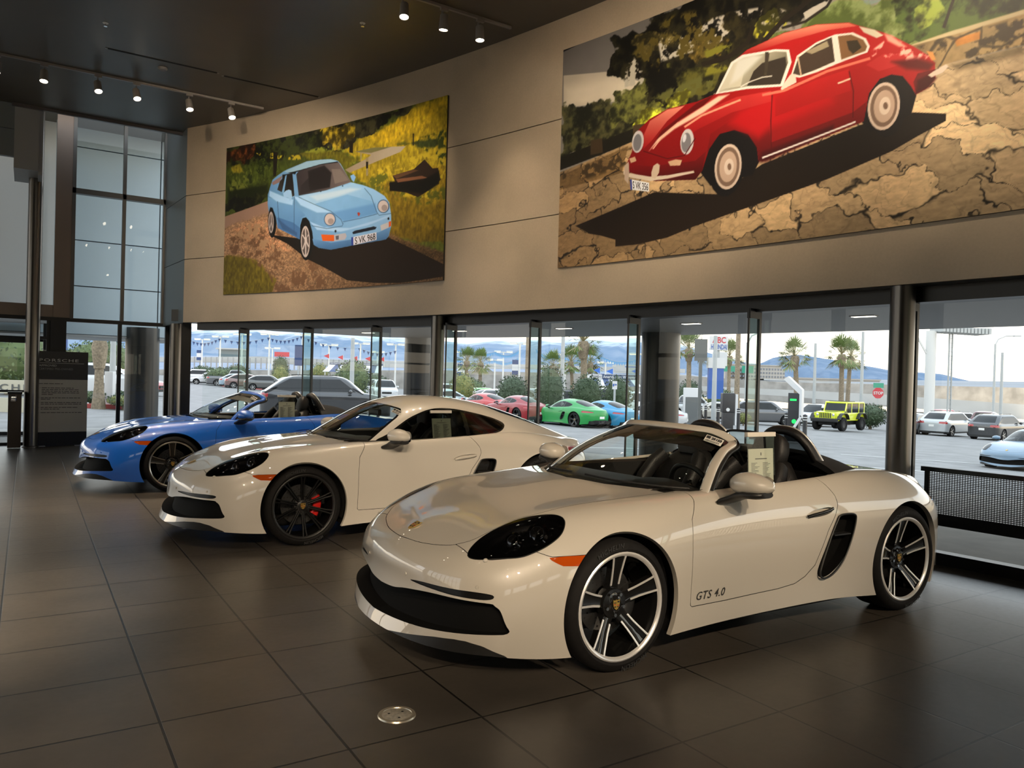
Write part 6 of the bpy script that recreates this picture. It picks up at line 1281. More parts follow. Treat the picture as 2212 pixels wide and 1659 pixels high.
# the yellow off road car
def jeep():
    p=gp(1813,50); an=hdg(222)+PI; t=thing('off_road_car','neon yellow boxy off road car with black fenders','car',(p.x-2.1*math.cos(an),p.y-2.1*math.sin(an),p.z+.02),an); t.scale=(1.03,)*3
    Y=paint('car_paint_neon',(.66,.72,.015)); w=.78
    m=MB(); m.box(.35,4.05,-w,w,.62,1.12,b=.04); m.build('body_tub',Y,t,auto=.6)
    m=MB(); m.prism([(.32,1.02),(.36,1.16),(1.5,1.24),(1.5,1.0)],-.62,.62,'xz'); m.build('hood',Y,t)
    m=MB(); m.box(.26,.36,-.62,.62,.72,1.16,b=.03); g=m.build('grille',Y,t,auto=.6)
    m=MB()
    for k in range(7): y=-.33+.11*k; m.box(.245,.262,y-.028,y+.028,.80,1.10)
    m.build('grille_slots',BLACK,g)
    for sg in (-1,1):
        m=MB(); m.lathe([(.001,-.03),(.085,-.02),(.09,0)],16,(.27,sg*.50,1.0),'x'); m.build('headlight',CHROME,t,auto=.6)
        for cx in (.85,3.4):
            m=MB(); V,F=sweep([(cx-.62,sg*.86,.72),(cx-.42,sg*.86,1.0),(cx-.2,sg*.86,1.08),(cx+.25,sg*.86,1.08),(cx+.45,sg*.86,.98),(cx+.6,sg*.86,.72)],[(0,1,0)]*6,.03,.13,.4); m.add(V,F); m.build('fender_flare',BLACK,t,auto=.8)
            wh=bpy.data.objects.new('wheel',None); link(wh,t); wh.location=(cx,sg*.80,.43)
            m=MB(); m.lathe([(.24,-.14),(.40,-.14),(.43,-.10),(.43,.10),(.40,.14),(.24,.14)],24,axis='y'); m.build('tire',RUBBER,wh,auto=.6); m=MB(); m.lathe([(.001,sg*.09),(.1,sg*.10),(.24,sg*.12)],20,axis='y'); m.build('rim',BLACK,wh,auto=.6)
        m=MB(); m.box(1.5,4.05,sg*.70-.03,sg*.70+.03,1.70,1.86) if 0 else m.box(2.2,2.28,sg*.72-.03,sg*.72+.03,1.1,1.72); m.box(3.2,3.28,sg*.72-.03,sg*.72+.03,1.1,1.72); m.box(3.97,4.05,sg*.72-.03,sg*.72+.03,1.1,1.72); m.build('pillar',Y,t)
        for x0,x1 in ((1.75,2.2),(2.28,3.2),(3.28,3.97)):
            m=MB(); m.box(x0,x1,sg*.72-.006,sg*.72+.006,1.12,1.68); m.build('side_window',DARKGL2,t)
        m=MB(); m.box(1.6,1.78,sg*.84-.1,sg*.84+.1,1.16,1.36,b=.03); m.build('side_mirror',BLACK,t,auto=.6)
        m=MB(); m.bar((1.50,sg*.68,1.2),(1.72,sg*.66,1.74),.07,.07); m.build('windshield_post',Y,t)
    m=MB(); m.box(1.7,4.07,-.73,.73,1.68,1.80,b=.05); m.build('hard_top',Y,t,auto=.6)
    m=MB(); m.box(1.95,3.0,-.6,.6,1.795,1.83,b=.01); m.build('sunroof_cloth',FABRIC,t,auto=.6)
    m=MB(); m.add([(1.52,-.66,1.24),(1.52,.66,1.24),(1.72,.64,1.70),(1.72,-.64,1.70)],[(0,1,2,3)]); m.build('windshield',DARKGL2,t)
    m=MB(); m.box(.05,.25,-.85,.85,.55,.78,b=.05); m.build('front_bumper',BLACK,t,auto=.6)
    m=MB(); m.box(.4,3.9,-.5,.5,.35,.65); m.build('chassis',DARK,t)
jeep()
# ---- planting
LEAF=[mat('leaf_dark',(.045,.075,.03),.6),mat('leaf_mid',(.10,.14,.045),.6),mat('leaf_yellow',(.22,.22,.06),.6)]
BARK=mat('palm_bark',(.24,.19,.13),.9,noise=.35,nscale=14,bump=.8,bscale=14)
def shrub(lab,px,d,rx,rz,li,n=1300,name='round_shrub',base=.15):
    p=gp(px,d); t=thing(name,lab,'shrub',(p.x,p.y,p.z-.05)); r_=np.random.default_rng(int(px*7)); m=MB()
    m.sphere((0,0,base+rz),(rx*.8,rx*.8,rz*.85),14,10)
    for k in range(n):
        v=r_.normal(size=3); v/=np.linalg.norm(v); q=v*np.array([rx,rx,rz])*r_.uniform(.82,1.05)+np.array([0,0,base+rz]); a=r_.normal(size=3); a/=np.linalg.norm(a); b=np.cross(a,v); b/=np.linalg.norm(b)+1e-6; s=min(rx,1.4)*r_.uniform(.045,.10)
        m.add([q-a*s,q+b*s*.5,q+a*s,q-b*s*.5],[(0,1,2,3)],int(r_.integers(0,2)))
    m.build('foliage',[LEAF[li],LEAF[max(0,li-1)]],t)
    m=MB(); m.tube([(0,0,0),(0,0,base+rz*.6)],rx*.10,8); m.build('stem',BARK,t); return t
for a in (('round olive green shrub at far left of the lot',473,86,1.6,.95,1),('dark round bush behind the far left white cars',437,100,1.6,1.0,0),('dark bush behind the grey pickup truck',512,98,1.8,1.2,0),('young yellow green tree between the lamp poles',605,90,1.0,1.3,2),('thin grey green tree left of the awning',606,104,1.2,2.0,0),('yellow green bush left of the striped awning',690,96,1.3,1.6,2),('big round green shrub below the striped awning',762,58,1.45,1.45,1),('low dark hedge right of the awning',800,100,2.6,1.1,0),('yellow green small tree left of the pale parked cars',1000,57,1.0,1.2,2),('dark round shrub beyond the yellow green tree',990,78,1.3,1.0,0),('olive round shrub behind the light green hatchback',1016,76,1.6,1.1,1),('dark green shrub behind the right red sports car',1108,49,1.1,1.15,0),('tall oval shrub behind the green sports car',1188,43,.92,1.45,0),('oval shrub around the tall palm trunk',1268,45,1.05,1.25,0),('dark oval shrub behind the parking sign',1334,47,.95,1.3,0),('dark shrub right of the thick dark pier',1490,74,1.3,1.6,0),('two lobed green shrub by the blue pylon',1560,72,1.7,1.2,1),('clipped hedge block behind the yellow off road car',1882,58,1.2,.9,0),('small yellow tuft beside the dark grey suv',1608,50,.5,.35,2),('green bush behind the sign through the tall window',190,50,1.6,1.5,1),('green bush beside the palm trunk in the tall window',236,52,1.7,1.6,1),('grey green ground plant at the palm foot',240,29.5,.7,.28,0),('dry grass tuft right of the palm foot',268,28.6,.55,.2,2),('red leaved low plant beside the sign',196,30,.5,.22,1),('large green tree outside the entrance door',22,36,2.3,1.6,1)): shrub(*a)
def palm(lab,px,d,top_y,trunk_r,crown,lean=0,name='palm_tree',skirt=True):
    p=gp(px,d); q=up(px,top_y,d); h=q.z-p.z; t=thing(name,lab,'palm tree',(p.x,p.y,p.z-.05)); r_=np.random.default_rng(int(px*3)); m=MB()
    pts=[(lean*(k/10)**2,0,h*k/10) for k in range(11)]; m.tube(pts,[trunk_r*(1.35-.45*min(1,k/3)) if k<4 else trunk_r*(.92-.02*k) for k in range(11)],12); m.build('trunk',BARK,t,auto=1)
    if crown>0:
        m=MB(); T=Vector(pts[-1])
        for k in range(46):
            az=r_.uniform(0,2*PI); el=r_.uniform(-.75,1.45); d0=Vector((math.cos(az)*math.cos(el),math.sin(az)*math.cos(el),math.sin(el))); L_=crown*r_.uniform(.55,.75); c=T+d0*L_*.75
            s=Vector((-math.sin(az),math.cos(az),0)); n_=d0.cross(s)
            m.bar(tuple(T),tuple(c),.035,.02,1)
            for j in range(11):
                f=-1.25+2.5*j/10; dd=(d0*math.cos(f)+s*math.sin(f)+n_*.12).normalized(); e=c+dd*crown*.5*(1-.25*abs(f)); e.z-=.16*crown*abs(math.sin(f))+.1*crown*max(0,.5-el)
                sd=dd.cross(n_).normalized()*.045*crown*.5; m.add([tuple(c),tuple(c.lerp(e,.6)+sd),tuple(e),tuple(c.lerp(e,.6)-sd)],[(0,1,2,3)],0 if el>.1 else (1 if r_.random()<.35 else 0))
        m.build('fan_crown',[mat('palm_green',(.14,.20,.055),.6),mat('palm_dry',(.28,.24,.12),.7)],t)
    if skirt: m=MB(); V,F=loft([((pts[-1][0],0,h-z),(1,0,0),(0,1,0),r,r,1) for z,r in ((.0,trunk_r*1.1),(.3,trunk_r*1.5),(.7,trunk_r*1.3),(1.1,trunk_r))],12); m.add(V,F); m.build('leaf_base',BARK,t,auto=1)
    return t
for a in (('palm tree left of the yellow off road car',1722,65,768,.25,1.9,-.4),('leftmost of the two joined palms behind the yellow off road car',1818,64,764,.24,1.9,-.1),('rightmost of the two joined palms behind the yellow off road car',1831,68,768,.22,1.8,.3),('tall palm whose crown touches the canopy edge',1262,48.5,736,.26,1.5,-.15),('small palm behind the tall palm trunk',1272,80,782,.24,2.0,.1),('slender palm left of the tall palm',1237,78,780,.22,1.9,-.3),('short palm above the green sports car',1192,74,788,.26,1.8,.1),('palm beside the left lamp poles near the slim column',1006,92,778,.26,2.0,.1),('lower palm right of the left lamp poles',1037,88,782,.26,1.9,0),('palm right of the thick dark pier',1488,66,752,.26,2.2,-.1),('palm hidden behind the tall blue and red sign',1574,84,768,.24,2.2,0)): palm(*a)
palm('bare palm trunk rising behind the glass fin at right',1592,50,700,.20,0,0,skirt=False); palm('bare palm trunk rising behind the glass fin in the centre',1139,50,700,.20,0,0,skirt=False); palm('thick palm trunk seen through the tall window',214,28.4,729,.185,.0,.0)
# ---- lamp posts, flags, signs
POLE=mat('pole_white',(.62,.62,.60),.5); POLEG=mat('pole_grey',(.38,.40,.40),.5); LOTGLOW=glow('lot_lamp_glow',(1,.96,.45),3.2); NAVY=mat('flag_navy',(.03,.06,.16),.7); FLAGW=mat('flag_white',(.6,.6,.6),.7)
def lamp_post(lab,px,d,top_y,w=1.5,lit=True,grey=False,flag=0):
    p=gp(px,d); q=up(px,top_y,d); h=q.z-p.z; t=thing('lamp_post',lab,'lamp post',(p.x,p.y,p.z-.05),-_yaw); P_=POLEG if grey else POLE
    m=MB(); m.lathe([(.14,0),(.10,h)],12); m.build('pole',P_,t,auto=.6)
    if w>0:
        m=MB(); m.bar((-w/2,0,h),(w/2,0,h),.12,.12); m.build('cross_arm',P_,t)
        for s in (-1,1): m=MB(); m.box(s*w/2-.45,s*w/2+.45,-.3,.3,h-.02,h+.2,b=.04); m.box(s*w/2-.4,s*w/2+.4,-.25,.25,h-.05,h-.02,1); m.build('lamp_head',[P_,LOTGLOW if lit else P_],t)
    if flag:
        m=MB(); m.box(-.9,-.15,-.02,.02,h*.45,h*.72); m.box(-.9,-.15,-.025,.025,h*.53,h*.64,1); m.build('hanging_banner',[NAVY,FLAGW],t)
    return t
for i,(px,d,y,w,l,g,f) in enumerate(((435,130,733,1.6,1,0,1),(474,120,727,1.6,1,0,0),(521,110,722,1.6,1,0,0),(580,110,722,1.6,1,0,0),(587,130,752,1.6,1,0,0),(651,115,722,1.4,1,0,0),(709,110,745,1.6,1,0,0),(777,105,742,1.6,1,0,0),(853,108,744,1.6,1,0,0),(814,140,760,1.6,1,0,0),(1001,110,760,1.5,1,0,1),(1068,120,777,1.5,1,0,0),(1086,108,760,1.7,1,0,0),(1121,95,742,1.6,1,0,1),(1208,115,764,1.5,1,0,1),(1220,120,782,1.2,1,0,0),(1307,112,783,1.5,1,0,1),(1377,105,765,1.5,1,0,0))):
    lamp_post('white lot lamp post '+['at the far left','second from the left','third from the left','left of the red roadside sign','lower one beside the red roadside sign','behind the long glass fin left of centre','left of the striped awning','behind the awning roof','left of the thick dark pier','low one before the thick dark pier','beside the left palms','lower one right of the left palms','right of the left palms','with navy banner left of centre','right of the short palm','low one right of the short palm','above the warranty sign','beside the thick dark pier top'][i],px,d,y,w,l,g,f)
for px,d,y,lab in ((760,42,728,'tall white flag pole in front of the round green shrub'),(1214,43,724,'tall pale pole right of the oval shrub'),(1543,40,723,'tall pale blue pole before the blue pylon'),(1861,60,715,'tall grey pole right of the joined palms'),(1759,62,740,'grey lamp pole right of the left palm'),(2147,80,742,'tall curved street lamp pole at right'),(2163,66,760,'shorter lamp pole at right'),(1612,58,738,'curved street lamp pole behind the glass fin at right'),(243,31,735,'pale pole through the tall window')):
    o=lamp_post(lab,px,d,y,0,False,True)
    if 'curved' in lab: h=up(px,y,d).z-gp(px,d).z; m=MB(); m.tube([(0,0,h-.1),(.3,0,h+.5),(1.1,0,h+.85),(2.1,0,h+.9)],.06,8); m.box(1.9,2.6,-.15,.15,h+.82,h+.95); m.build('curved_arm',POLEG,o,auto=.8)
def board(name,lab,cat,px0,px1,y0,y1,d,mats,text=None,tm=None,depth=.12,pole=True,th=.5,pm=None,rows=None):
    """flat sign standing on a post; its face looks back at the showroom"""
    a=up(px0,y0,d); b=up(px1,y1,d); w=(b-a).dot(Vector((RX,RY,0))); h=a.z-b.z; g=gp((px0+px1)/2,d); t=thing(name,lab,cat,(g.x,g.y,g.z-.05),-_yaw); z0=b.z-g.z+.05
    m=MB(); m.box(-w/2,w/2,-depth/2,depth/2,z0,z0+h); m.build('sign_board',mats,t)
    if pole: m=MB(); m.box(-.05*w-.04,.05*w+.04,-.06,.06,0,z0); m.build('post',pm or POLEG,t)
    for s,u0,u1,v0,v1,tm_ in (rows or ([(text,.08,.92,.5-th/2,.5+th/2,tm)] if text else [])):
        V,F=textmesh(s,1,0,1,.02); x0,x1=V[:,0].min(),V[:,0].max(); yy=V[:,1].max(); MB().add([(-w/2+w*(u0+(u1-u0)*(p[0]-x0)/(x1-x0)),-depth/2-.02,z0+h*(v0+(v1-v0)*p[1]/yy)) for p in V],F).build('lettering',tm_,t)
    return t,w,h,z0
SW=mat('sign_face_white',(.62,.62,.62),.6); SB=mat('sign_face_blue',(.03,.10,.36),.6); SR=mat('sign_face_red',(.50,.03,.05),.6); SG=mat('highway_green',(.02,.25,.16),.6); SK=mat('sign_back_grey',(.10,.105,.10),.5)
board('dealer_sign','tall white sign with red and blue letters','sign',1531,1568,726,757,72,SW,depth=.4,rows=[('ABC',.12,.88,.52,.95,SR),('HYUNDAI',.05,.95,.06,.42,SB)])
t_,w_,h_,z_=board('pylon_sign','blue and white pylon sign below the tall dealer sign','sign',1530,1560,795,862,66,SB,depth=.5,pole=False); m=MB(); m.box(-w_/2-.1,w_/2+.1,-.3,.3,z_+h_,z_+h_+.9); m.build('white_cap',SW,t_)
board('billboard','small lit billboard below the tall dealer sign','sign',1538,1568,760,791,76,SW,depth=.3)
board('road_sign','dark road sign on a post right of the thick dark pier','sign',1499,1525,732,780,36,SK,depth=.04,pm=SK)
board('parking_sign','small white parking sign left of the thick dark pier','sign',1323,1333,823,841,42,SW,text='P',tm=SB,depth=.03,pm=POLEG,th=.3)
board('highway_sign','left green highway sign behind the glass fin','sign',1560,1588,790,803,150,SG,depth=.2); board('highway_sign','right green highway sign before the hotel','sign',1602,1626,790,806,150,SG,depth=.2); board('highway_sign','green sign above the stop sign','sign',1887,1908,827,838,110,SG,depth=.2)
board('roadside_sign','red roadside sign far behind the left lot','sign',592,623,760,771,190,SR,depth=.4)
board('pole_sign','white hanging sign with navy panels left of the awning','sign',636,651,745,790,108,NAVY,depth=.1); board('far_board','white store sign behind the tall palm','sign',1265,1281,748,760,110,SW,depth=.3)
t=thing('stop_sign','red stop sign on a post left of the near slim column','sign',gp(1897,74),-_yaw); h=up(1897,849,74).z-t.location.z
m=MB(); m.prism([(.55*math.cos(PI/8+k*PI/4),h+.55*math.sin(PI/8+k*PI/4)) for k in range(8)],-.02,.02,'xz'); m.build('sign_board',SR,t); m=MB(); m.box(-.05,.05,.02,.08,0,h); m.build('post',POLEG,t)
V,F=textmesh('STOP',.38,0,1,.01,'CENTER'); MB().add([(x,-.04,h-.13+y) for x,y,z in V],F).build('lettering',SW,t)
# striped awnings with the warranty banners
def awning(lab,px0,px1,ytop,ybot,d,y2,rows):
    a=up(px0,ytop,d); b=up(px1,ybot,d); w=(b-a).dot(Vector((RX,RY,0))); g=gp((px0+px1)/2,d); t=thing('striped_awning',lab,'awning',(g.x,g.y,g.z-.05),-_yaw); zt=a.z-g.z+.05; zb=b.z-g.z+.05; z2=up(px0,y2,d).z-g.z+.05
    m=MB(); m.box(-w/2,w/2,-.1,.1,zb,zt); m.build('banner',mat('banner_navy',(.06,.09,.16),.6),t)
    if 'white panel' in lab: m=MB(); m.box(-w/2,-w*.18,-.13,.1,zb,zt); m.build('banner_panel',SW,t)
    m=MB(); n=9
    for k in range(n):
        x0=-w/2+w*k/n; x1=x0+w/n; m.add([(x0,0,zb),(x1,0,zb),(x1*1.08,-2.5,z2),(x0*1.08,-2.5,z2)],[(0,1,2,3)],k%2)
    m.build('awning_cloth',[FLAGW,mat('awning_navy',(.05,.08,.17),.7)],t)
    for s,u0,u1,v0,v1,tm_ in rows:
        V,F=textmesh(s,1,0,1,.02); x0,x1=V[:,0].min(),V[:,0].max(); yy=V[:,1].max(); MB().add([(-w/2+w*(u0+(u1-u0)*(p[0]-x0)/(x1-x0)),-.16,zb+(zt-zb)*(v0+(v1-v0)*p[1]/yy)) for p in V],F).build('lettering',tm_,t)
    for x in (-w*.5,w*.5): m=MB(); m.tube([(x,-2.3,0),(x,-2.3,z2)],.06,8); m.build('post',POLE,t)
awning('striped awning with the long warranty banner at left',712,826,783,790,90,803,[('10-Year/100,000-Mile Powertrain Limited Warranty',.02,.98,.2,.85,SW)])
awning('striped awning with a white panel on its banner',1266,1372,808,820,72,832,[('HYUNDAI',.10,.30,.25,.75,SK),('America\'s Best Warranty',.34,.99,.2,.85,SW)])
m0=(('red pennant',SR,((706,769),(736,772),(767,774),(795,775),(825,776)),88,'over the left awning'),('blue pennant',mat('pennant_blue',(.05,.16,.55),.7),((1290,800),(1318,802),(1372,802)),71,'over the warranty banner'))
for kind_,mm,L_,d,wh in m0:
    for i,(px,py) in enumerate(L_):
        c=up(px,py,d); t=thing('pennant_flag',ORD[i]+' '+kind_+' from the left '+wh,'pennant',c,-_yaw); m=MB(); m.prism([(-.36,0),(.26,.26),(.26,-.28)],-.015,.015,'xz'); m.build('flag_cloth',mm,t); m=MB(); m.tube([(.28,0,.3),(.28,0,-.9)],.02,6); m.build('flag_staff',POLE,t)
def garland(lab,pts,d,n,ma):
    P=[up(px,py,d) for px,py in pts]; c=P[0]; t=thing('pennant_string',lab,'pennant string',c); m=MB(); Q=[]
    for i in range(len(P)-1):
        for k in range(n): u=k/n; q=P[i].lerp(P[i+1],u); q.z-=.9*math.sin(PI*u)*0.6; Q.append(q-c)
    Q.append(P[-1]-c); m.tube(Q,.02,5); 
    for q in Q: m.add([(q.x-.2*RX,q.y-.2*RY,q.z),(q.x+.2*RX,q.y+.2*RY,q.z),(q.x,q.y,q.z-.5)],[(0,1,2)],1)
    m.build('string_of_flags',[POLEG,ma],t)
PB=mat('pennant_pale_blue',(.14,.32,.55),.7)
garland('upper string of blue pennants left of centre',((985,752),(1070,760),(1121,757)),100,16,PB); garland('lower string of blue pennants left of centre',((985,775),(1068,778),(1121,772)),110,16,PB); garland('string of blue pennants right of the glass fin',((1160,755),(1208,768),(1300,770),(1377,775)),96,14,PB); garland('dark pennant string across the left lot',((411,735),(474,731),(580,729),(651,726),(777,752),(853,758)),106,8,NAVY)
# chargers, bollards and the white kiosk
CB=mat('charger_black',(.02,.02,.022),.4); GRN=glow('charger_green',(.01,.75,.10),1.2); CW=mat('charger_white',(.6,.6,.6),.4)
def charger(lab,px,d,s=1,rz=-.6):
    p=gp(px,d); t=thing('charging_post',lab,'charging post',(p.x,p.y,p.z+.02),-_yaw+rz); t.scale=(s,)*3
    m=MB(); m.box(-.22,.22,-.18,.18,0,2.05,b=.02); m.build('cabinet',CB,t,auto=.5)
    m=MB(); m.prism([(.24,.9),(.34,.9),(.34,2.2),(-.25,2.75),(-.42,2.62),(.24,2.0)],-.19,.19,'xz'); m.build('white_hood',CW,t)
    m=MB(); m.box(-.13,.13,-.20,-.185,1.72,1.80); m.build('status_light',GRN,t); m=MB(); m.lathe([(.0001,-.21),(.09,-.21),(.09,-.18)],16,(.05,0,.85),'y'); m.build('plug_light',GRN,t)
    m=MB(); m.tube(spl([(.3,-.2,1.1),(.5,-.25,.7),(.48,-.28,.25),(.3,-.3,.08),(.1,-.3,.1)],6),.03,8); m.build('cable',CB,t,auto=1); m=MB(); m.bar((.05,-.26,.55),(.34,-.26,1.05),.08,.10); m.build('plug_handle',CW,t)
charger('white and black charging post with green lights',1717,32,.98)
p=gp(1573,42); t=thing('charging_post','dark charging post between the bollards','charging post',(p.x,p.y,p.z+.0),-_yaw); m=MB(); m.box(-.28,.28,-.2,.2,0,.9,b=.02); m.box(-.34,.34,-.25,.25,.9,1.95,b=.05); m.build('cabinet',CB,t,auto=.5); m=MB(); m.box(.36,.5,-.2,.2,.2,1.9); m.build('side_panel',CW,t); m=MB(); m.lathe([(.0001,-.27),(.1,-.27),(.1,-.24)],16,(-.05,0,1.05),'y'); m.build('plug_socket',POLE,t)
p=gp(1493,40); t=thing('white_kiosk','white framed kiosk with a dark grey panel by the thick dark pier','kiosk',(p.x,p.y,p.z),-_yaw); m=MB(); m.box(-.38,.38,-.12,.12,0,2.1,b=.03); m.build('frame',CW,t,auto=.5); m=MB(); m.box(-.30,.40,-.14,-.12,.1,1.62); m.build('dark_panel',mat('kiosk_grey',(.11,.12,.12),.4),t)
for i,(px,d) in enumerate(((1515,42),(1526,44),(1553,39.5),(1597,39),(1701,33),(1741,30.5))):
    p=gp(px,d); t=thing('bollard','black bollard with pale bands '+['leftmost of the row behind the windscreen','second of the row behind the windscreen','third of the row behind the windscreen','beside the dark charging post','left of the white charging post','right of the white charging post'][i],'bollard',(p.x,p.y,p.z)); m=MB(); m.lathe([(.085,0),(.085,1.15),(.0001,1.2)],14); m.build('post',CB,t,auto=.6); m=MB()
    for z in (.95,1.05): m.lathe([(.087,z),(.087,z+.035)],14)
    m.build('pale_band',POLE,t)
# great white billboard column, highway, hotel, overpass
p=gp(2008,62); t=thing('billboard_column','great white round column of a billboard at right','column',(p.x,p.y,p.z-.1)); h=up(2008,712,62).z-p.z
m=MB(); m.lathe([(.38,0),(.38,h)],24); m.build('column_shaft',POLE,t,auto=.6); m=MB()
for k in range(14): a=k*.28; m.box(.4+a,.6+a,-1,1,h-.1-.01*k,h+.25); 
m.build('catwalk',POLEG,t); m=MB()
for s in (-.12,.12): m.box(1.6+s-.02,1.6+s+.02,-.1,.1,h-9,h)
for k in range(26): m.box(1.48,1.72,-.02,.02,h-9+.35*k,h-9+.35*k+.03)
m.build('ladder',POLEG,t); t.rotation_euler=(0,0,-_yaw); m=MB(); m.bar((-.3,0,h-1.9),(-1.3,0,h-.2),.12,.12); m.build('strut',POLE,t)
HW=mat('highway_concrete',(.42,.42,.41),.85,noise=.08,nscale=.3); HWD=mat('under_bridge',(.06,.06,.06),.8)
def wallstrip(name,pts,d0,th,m_,kind='structure',label=None,cat=None):
    """long wall seen across the view: list of (px, y_top, y_bottom)"""
    m=MB(); V=[]
    for px,yt,yb in pts:
        a=up(px,yt,d0); b=up(px,yb,d0); n=Vector((FX,FY,0))*th; V+=[tuple(b),tuple(a),tuple(a+n),tuple(Vector((b.x,b.y,b.z))+n)]
    k=len(pts); m.add(V,[(i*4+j,i*4+(j+1)%4,i*4+4+(j+1)%4,i*4+4+j) for i in range(k-1) for j in range(4)]); o=m.build(name,m_)
    if kind: o['kind']=kind
    if label: tag(o,label,cat)
    return o
wallstrip('hillside_slope',((-900,800,860),(300,798,850),(700,800,850),(960,800,850),(1480,812,850),(1700,826,870),(3200,860,930)),128,2,EARTH)
wallstrip('highway_barrier',((-900,752,775),(400,772,782),(560,770,784),(700,776,790),(900,781,795),(1130,787,797),(1480,797,806)),175,3,HW)
m=MB()
for k in range(34): a=up(420+k*12,779+k*.25,174); m.box(a.x-.12,a.x+.12,a.y-.12,a.y+.12,a.z-1.6,a.z+.9)
o=m.build('guard_rail',mat('rail_grey',(.28,.28,.28),.7)); o['kind']='structure'
wallstrip('sound_wall',((1440,806,836),(1600,822,842),(1760,826,848),(1960,836,862),(2300,866,880)),140,2,HW); wallstrip('ramp_wall',((1470,832,842),(1700,842,856),(1900,852,874),(2300,880,915)),105,1.5,HW)
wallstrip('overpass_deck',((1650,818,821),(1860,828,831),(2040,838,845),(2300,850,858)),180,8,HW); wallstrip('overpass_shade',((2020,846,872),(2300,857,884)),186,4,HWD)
t=thing('overpass_lights','row of lit lamps under the far overpass','lights',up(2110,856,179)); m=MB()
for k in range(8): a=up(2052+k*22,854+k*.9,179)-t.location; m.box(a.x-.5,a.x+.5,a.y-.1,a.y+.1,a.z-.15,a.z+.15)
m.build('lamp_row',glow('overpass_glow',(1,.85,.55),3),t)
p=up(1629,818,380); t=thing('hotel_building','long beige hotel building far behind the lot','building',(p.x,p.y,p.z-6),-_yaw+.25); m=MB(); BE=mat('hotel_beige',(.40,.37,.33),.8); BD=mat('hotel_window',(.16,.17,.19),.5); k_=380/FPX
m.box(-70*k_,66*k_,0,14,0,46*k_+2); m.box(-30*k_,66*k_,-3,0,0,40*k_+2); m.box(-70*k_,66*k_,-.5,14,46*k_+2,48*k_+2); m.build('wall',BE,t)
for fl in range(5): m=MB(); [m.box(-64*k_+i*7*k_,-60.5*k_+i*7*k_,-3.2,.1,3+fl*8*k_,3+fl*8*k_+4*k_) for i in range(19)]; m.build('window_row',BD,t)
t=thing('low_building','long low building right of the hotel','building',up(1790,838,420),-_yaw); k_=420/FPX; m=MB(); m.box(-95*k_,110*k_,0,10,-4,18*k_); m.build('wall',BE,t); m=MB(); m.box(-90*k_,105*k_,-.3,.1,2,9*k_); m.build('window_row',BD,t); m=MB(); m.box(-97*k_,112*k_,-.5,10.5,18*k_,21*k_); m.build('roof',mat('roof_tan',(.36,.32,.28),.8),t)
t=thing('glass_building','dark glass building with a blue canopy far behind the left lot','building',up(490,770,230),-_yaw); k_=230/FPX; m=MB(); m.box(-18*k_,24*k_,0,8,-1,15*k_); m.build('wall',mat('far_glass',(.10,.15,.17),.3),t); m=MB(); m.box(-22*k_,26*k_,-1,9,15*k_,18*k_); m.build('roof',HW,t)
t=thing('store_building','pale store building behind the warranty awning','building',up(1370,800,240),-_yaw); k_=240/FPX; m=MB(); m.box(-40*k_,30*k_,0,8,-1,12*k_); m.build('wall',mat('store_pale',(.42,.42,.40),.8),t); m=MB(); m.box(-20*k_,8*k_,-.2,.1,5*k_,8*k_); m.build('store_sign',SB,t)
t=thing('blue_building','blue and white building outside the entrance door','building',up(20,756,60),-_yaw); k_=60/FPX; m=MB(); m.box(-40*k_,30*k_,0,6,-3,34*k_); m.build('wall',mat('bldg_blue',(.06,.11,.28),.6),t); m=MB(); m.box(-10*k_,8*k_,-.1,.1,-3,34*k_); m.build('white_panel',SW,t)
t=thing('monument_sign','low cream wall sign outside the entrance door','sign',gp(-5,25),-_yaw); m=MB(); m.box(-1.6,1.25,-.1,.1,.55,.98); m.box(-1.6,1.25,-.13,.13,-.1,.4); m.build('sign_wall',mat('cream_sign',(.60,.55,.42),.7),t)
V,F=textmesh('PORSCHE',.30,0,1.35,.004); x1=V[:,0].max(); MB().add([(-1.2+2.3*x/x1,-.12,.64+y) for x,y,z in V],F).build('lettering',SK,t)
t=thing('white_notice','white blank notice board by the tall window','sign',gp(273,26.5),-_yaw); m=MB(); m.box(-.18,.18,-.02,.02,.75,1.15); m.build('sign_board',SW,t); m=MB(); m.box(-.02,.02,-.02,.02,0,.75); m.build('post',POLEG,t)
t=thing('white_marker','white square marker post beside the palm trunk','post',gp(238,29),-_yaw); m=MB(); m.box(-.16,.16,-.12,.12,0,1.35,b=.02); m.build('post_body',SW,t,auto=.5)
# mountains
def ridge(name,lab,pts,d,ma,rough,seed):
    r_=np.random.default_rng(seed); P=np.array(pts,float); xs=np.linspace(P[0,0],P[-1,0],160); ys=np.interp(xs,P[:,0],P[:,1]); nz=sum(np.interp(xs,np.linspace(xs[0],xs[-1],int(n)),r_.uniform(-1,1,int(n)))*a for n,a in ((12,1),(30,.55),(70,.3),(150,.15))); ys=ys+rough*nz
    m=MB(); V=[]; rows=9; nn=[np.interp(xs,np.linspace(xs[0],xs[-1],90),r_.uniform(-1,1,90)) for _ in range(rows)]
    for j in range(rows):
        f=j/(rows-1)
        for i,x in enumerate(xs):
            top=up(x,ys[i],d); dd=d*(1-.42*f); b=up(x,0,dd); z=top.z*(1-f)**1.15-20*f; v=Vector((top.x*dd/d,top.y*dd/d,z)); V.append((v.x*(1+.02*nn[j][i]*f),v.y*(1+.02*nn[j][i]*f),z+top.z*.16*nn[j][i]*math.sin(PI*f)))
    n=len(xs); m.add(V,[(j*n+i,j*n+i+1,(j+1)*n+i+1,(j+1)*n+i) for j in range(rows-1) for i in range(n-1)]); o=m.build(name,ma,smooth=True); tag(o,lab,'mountains')
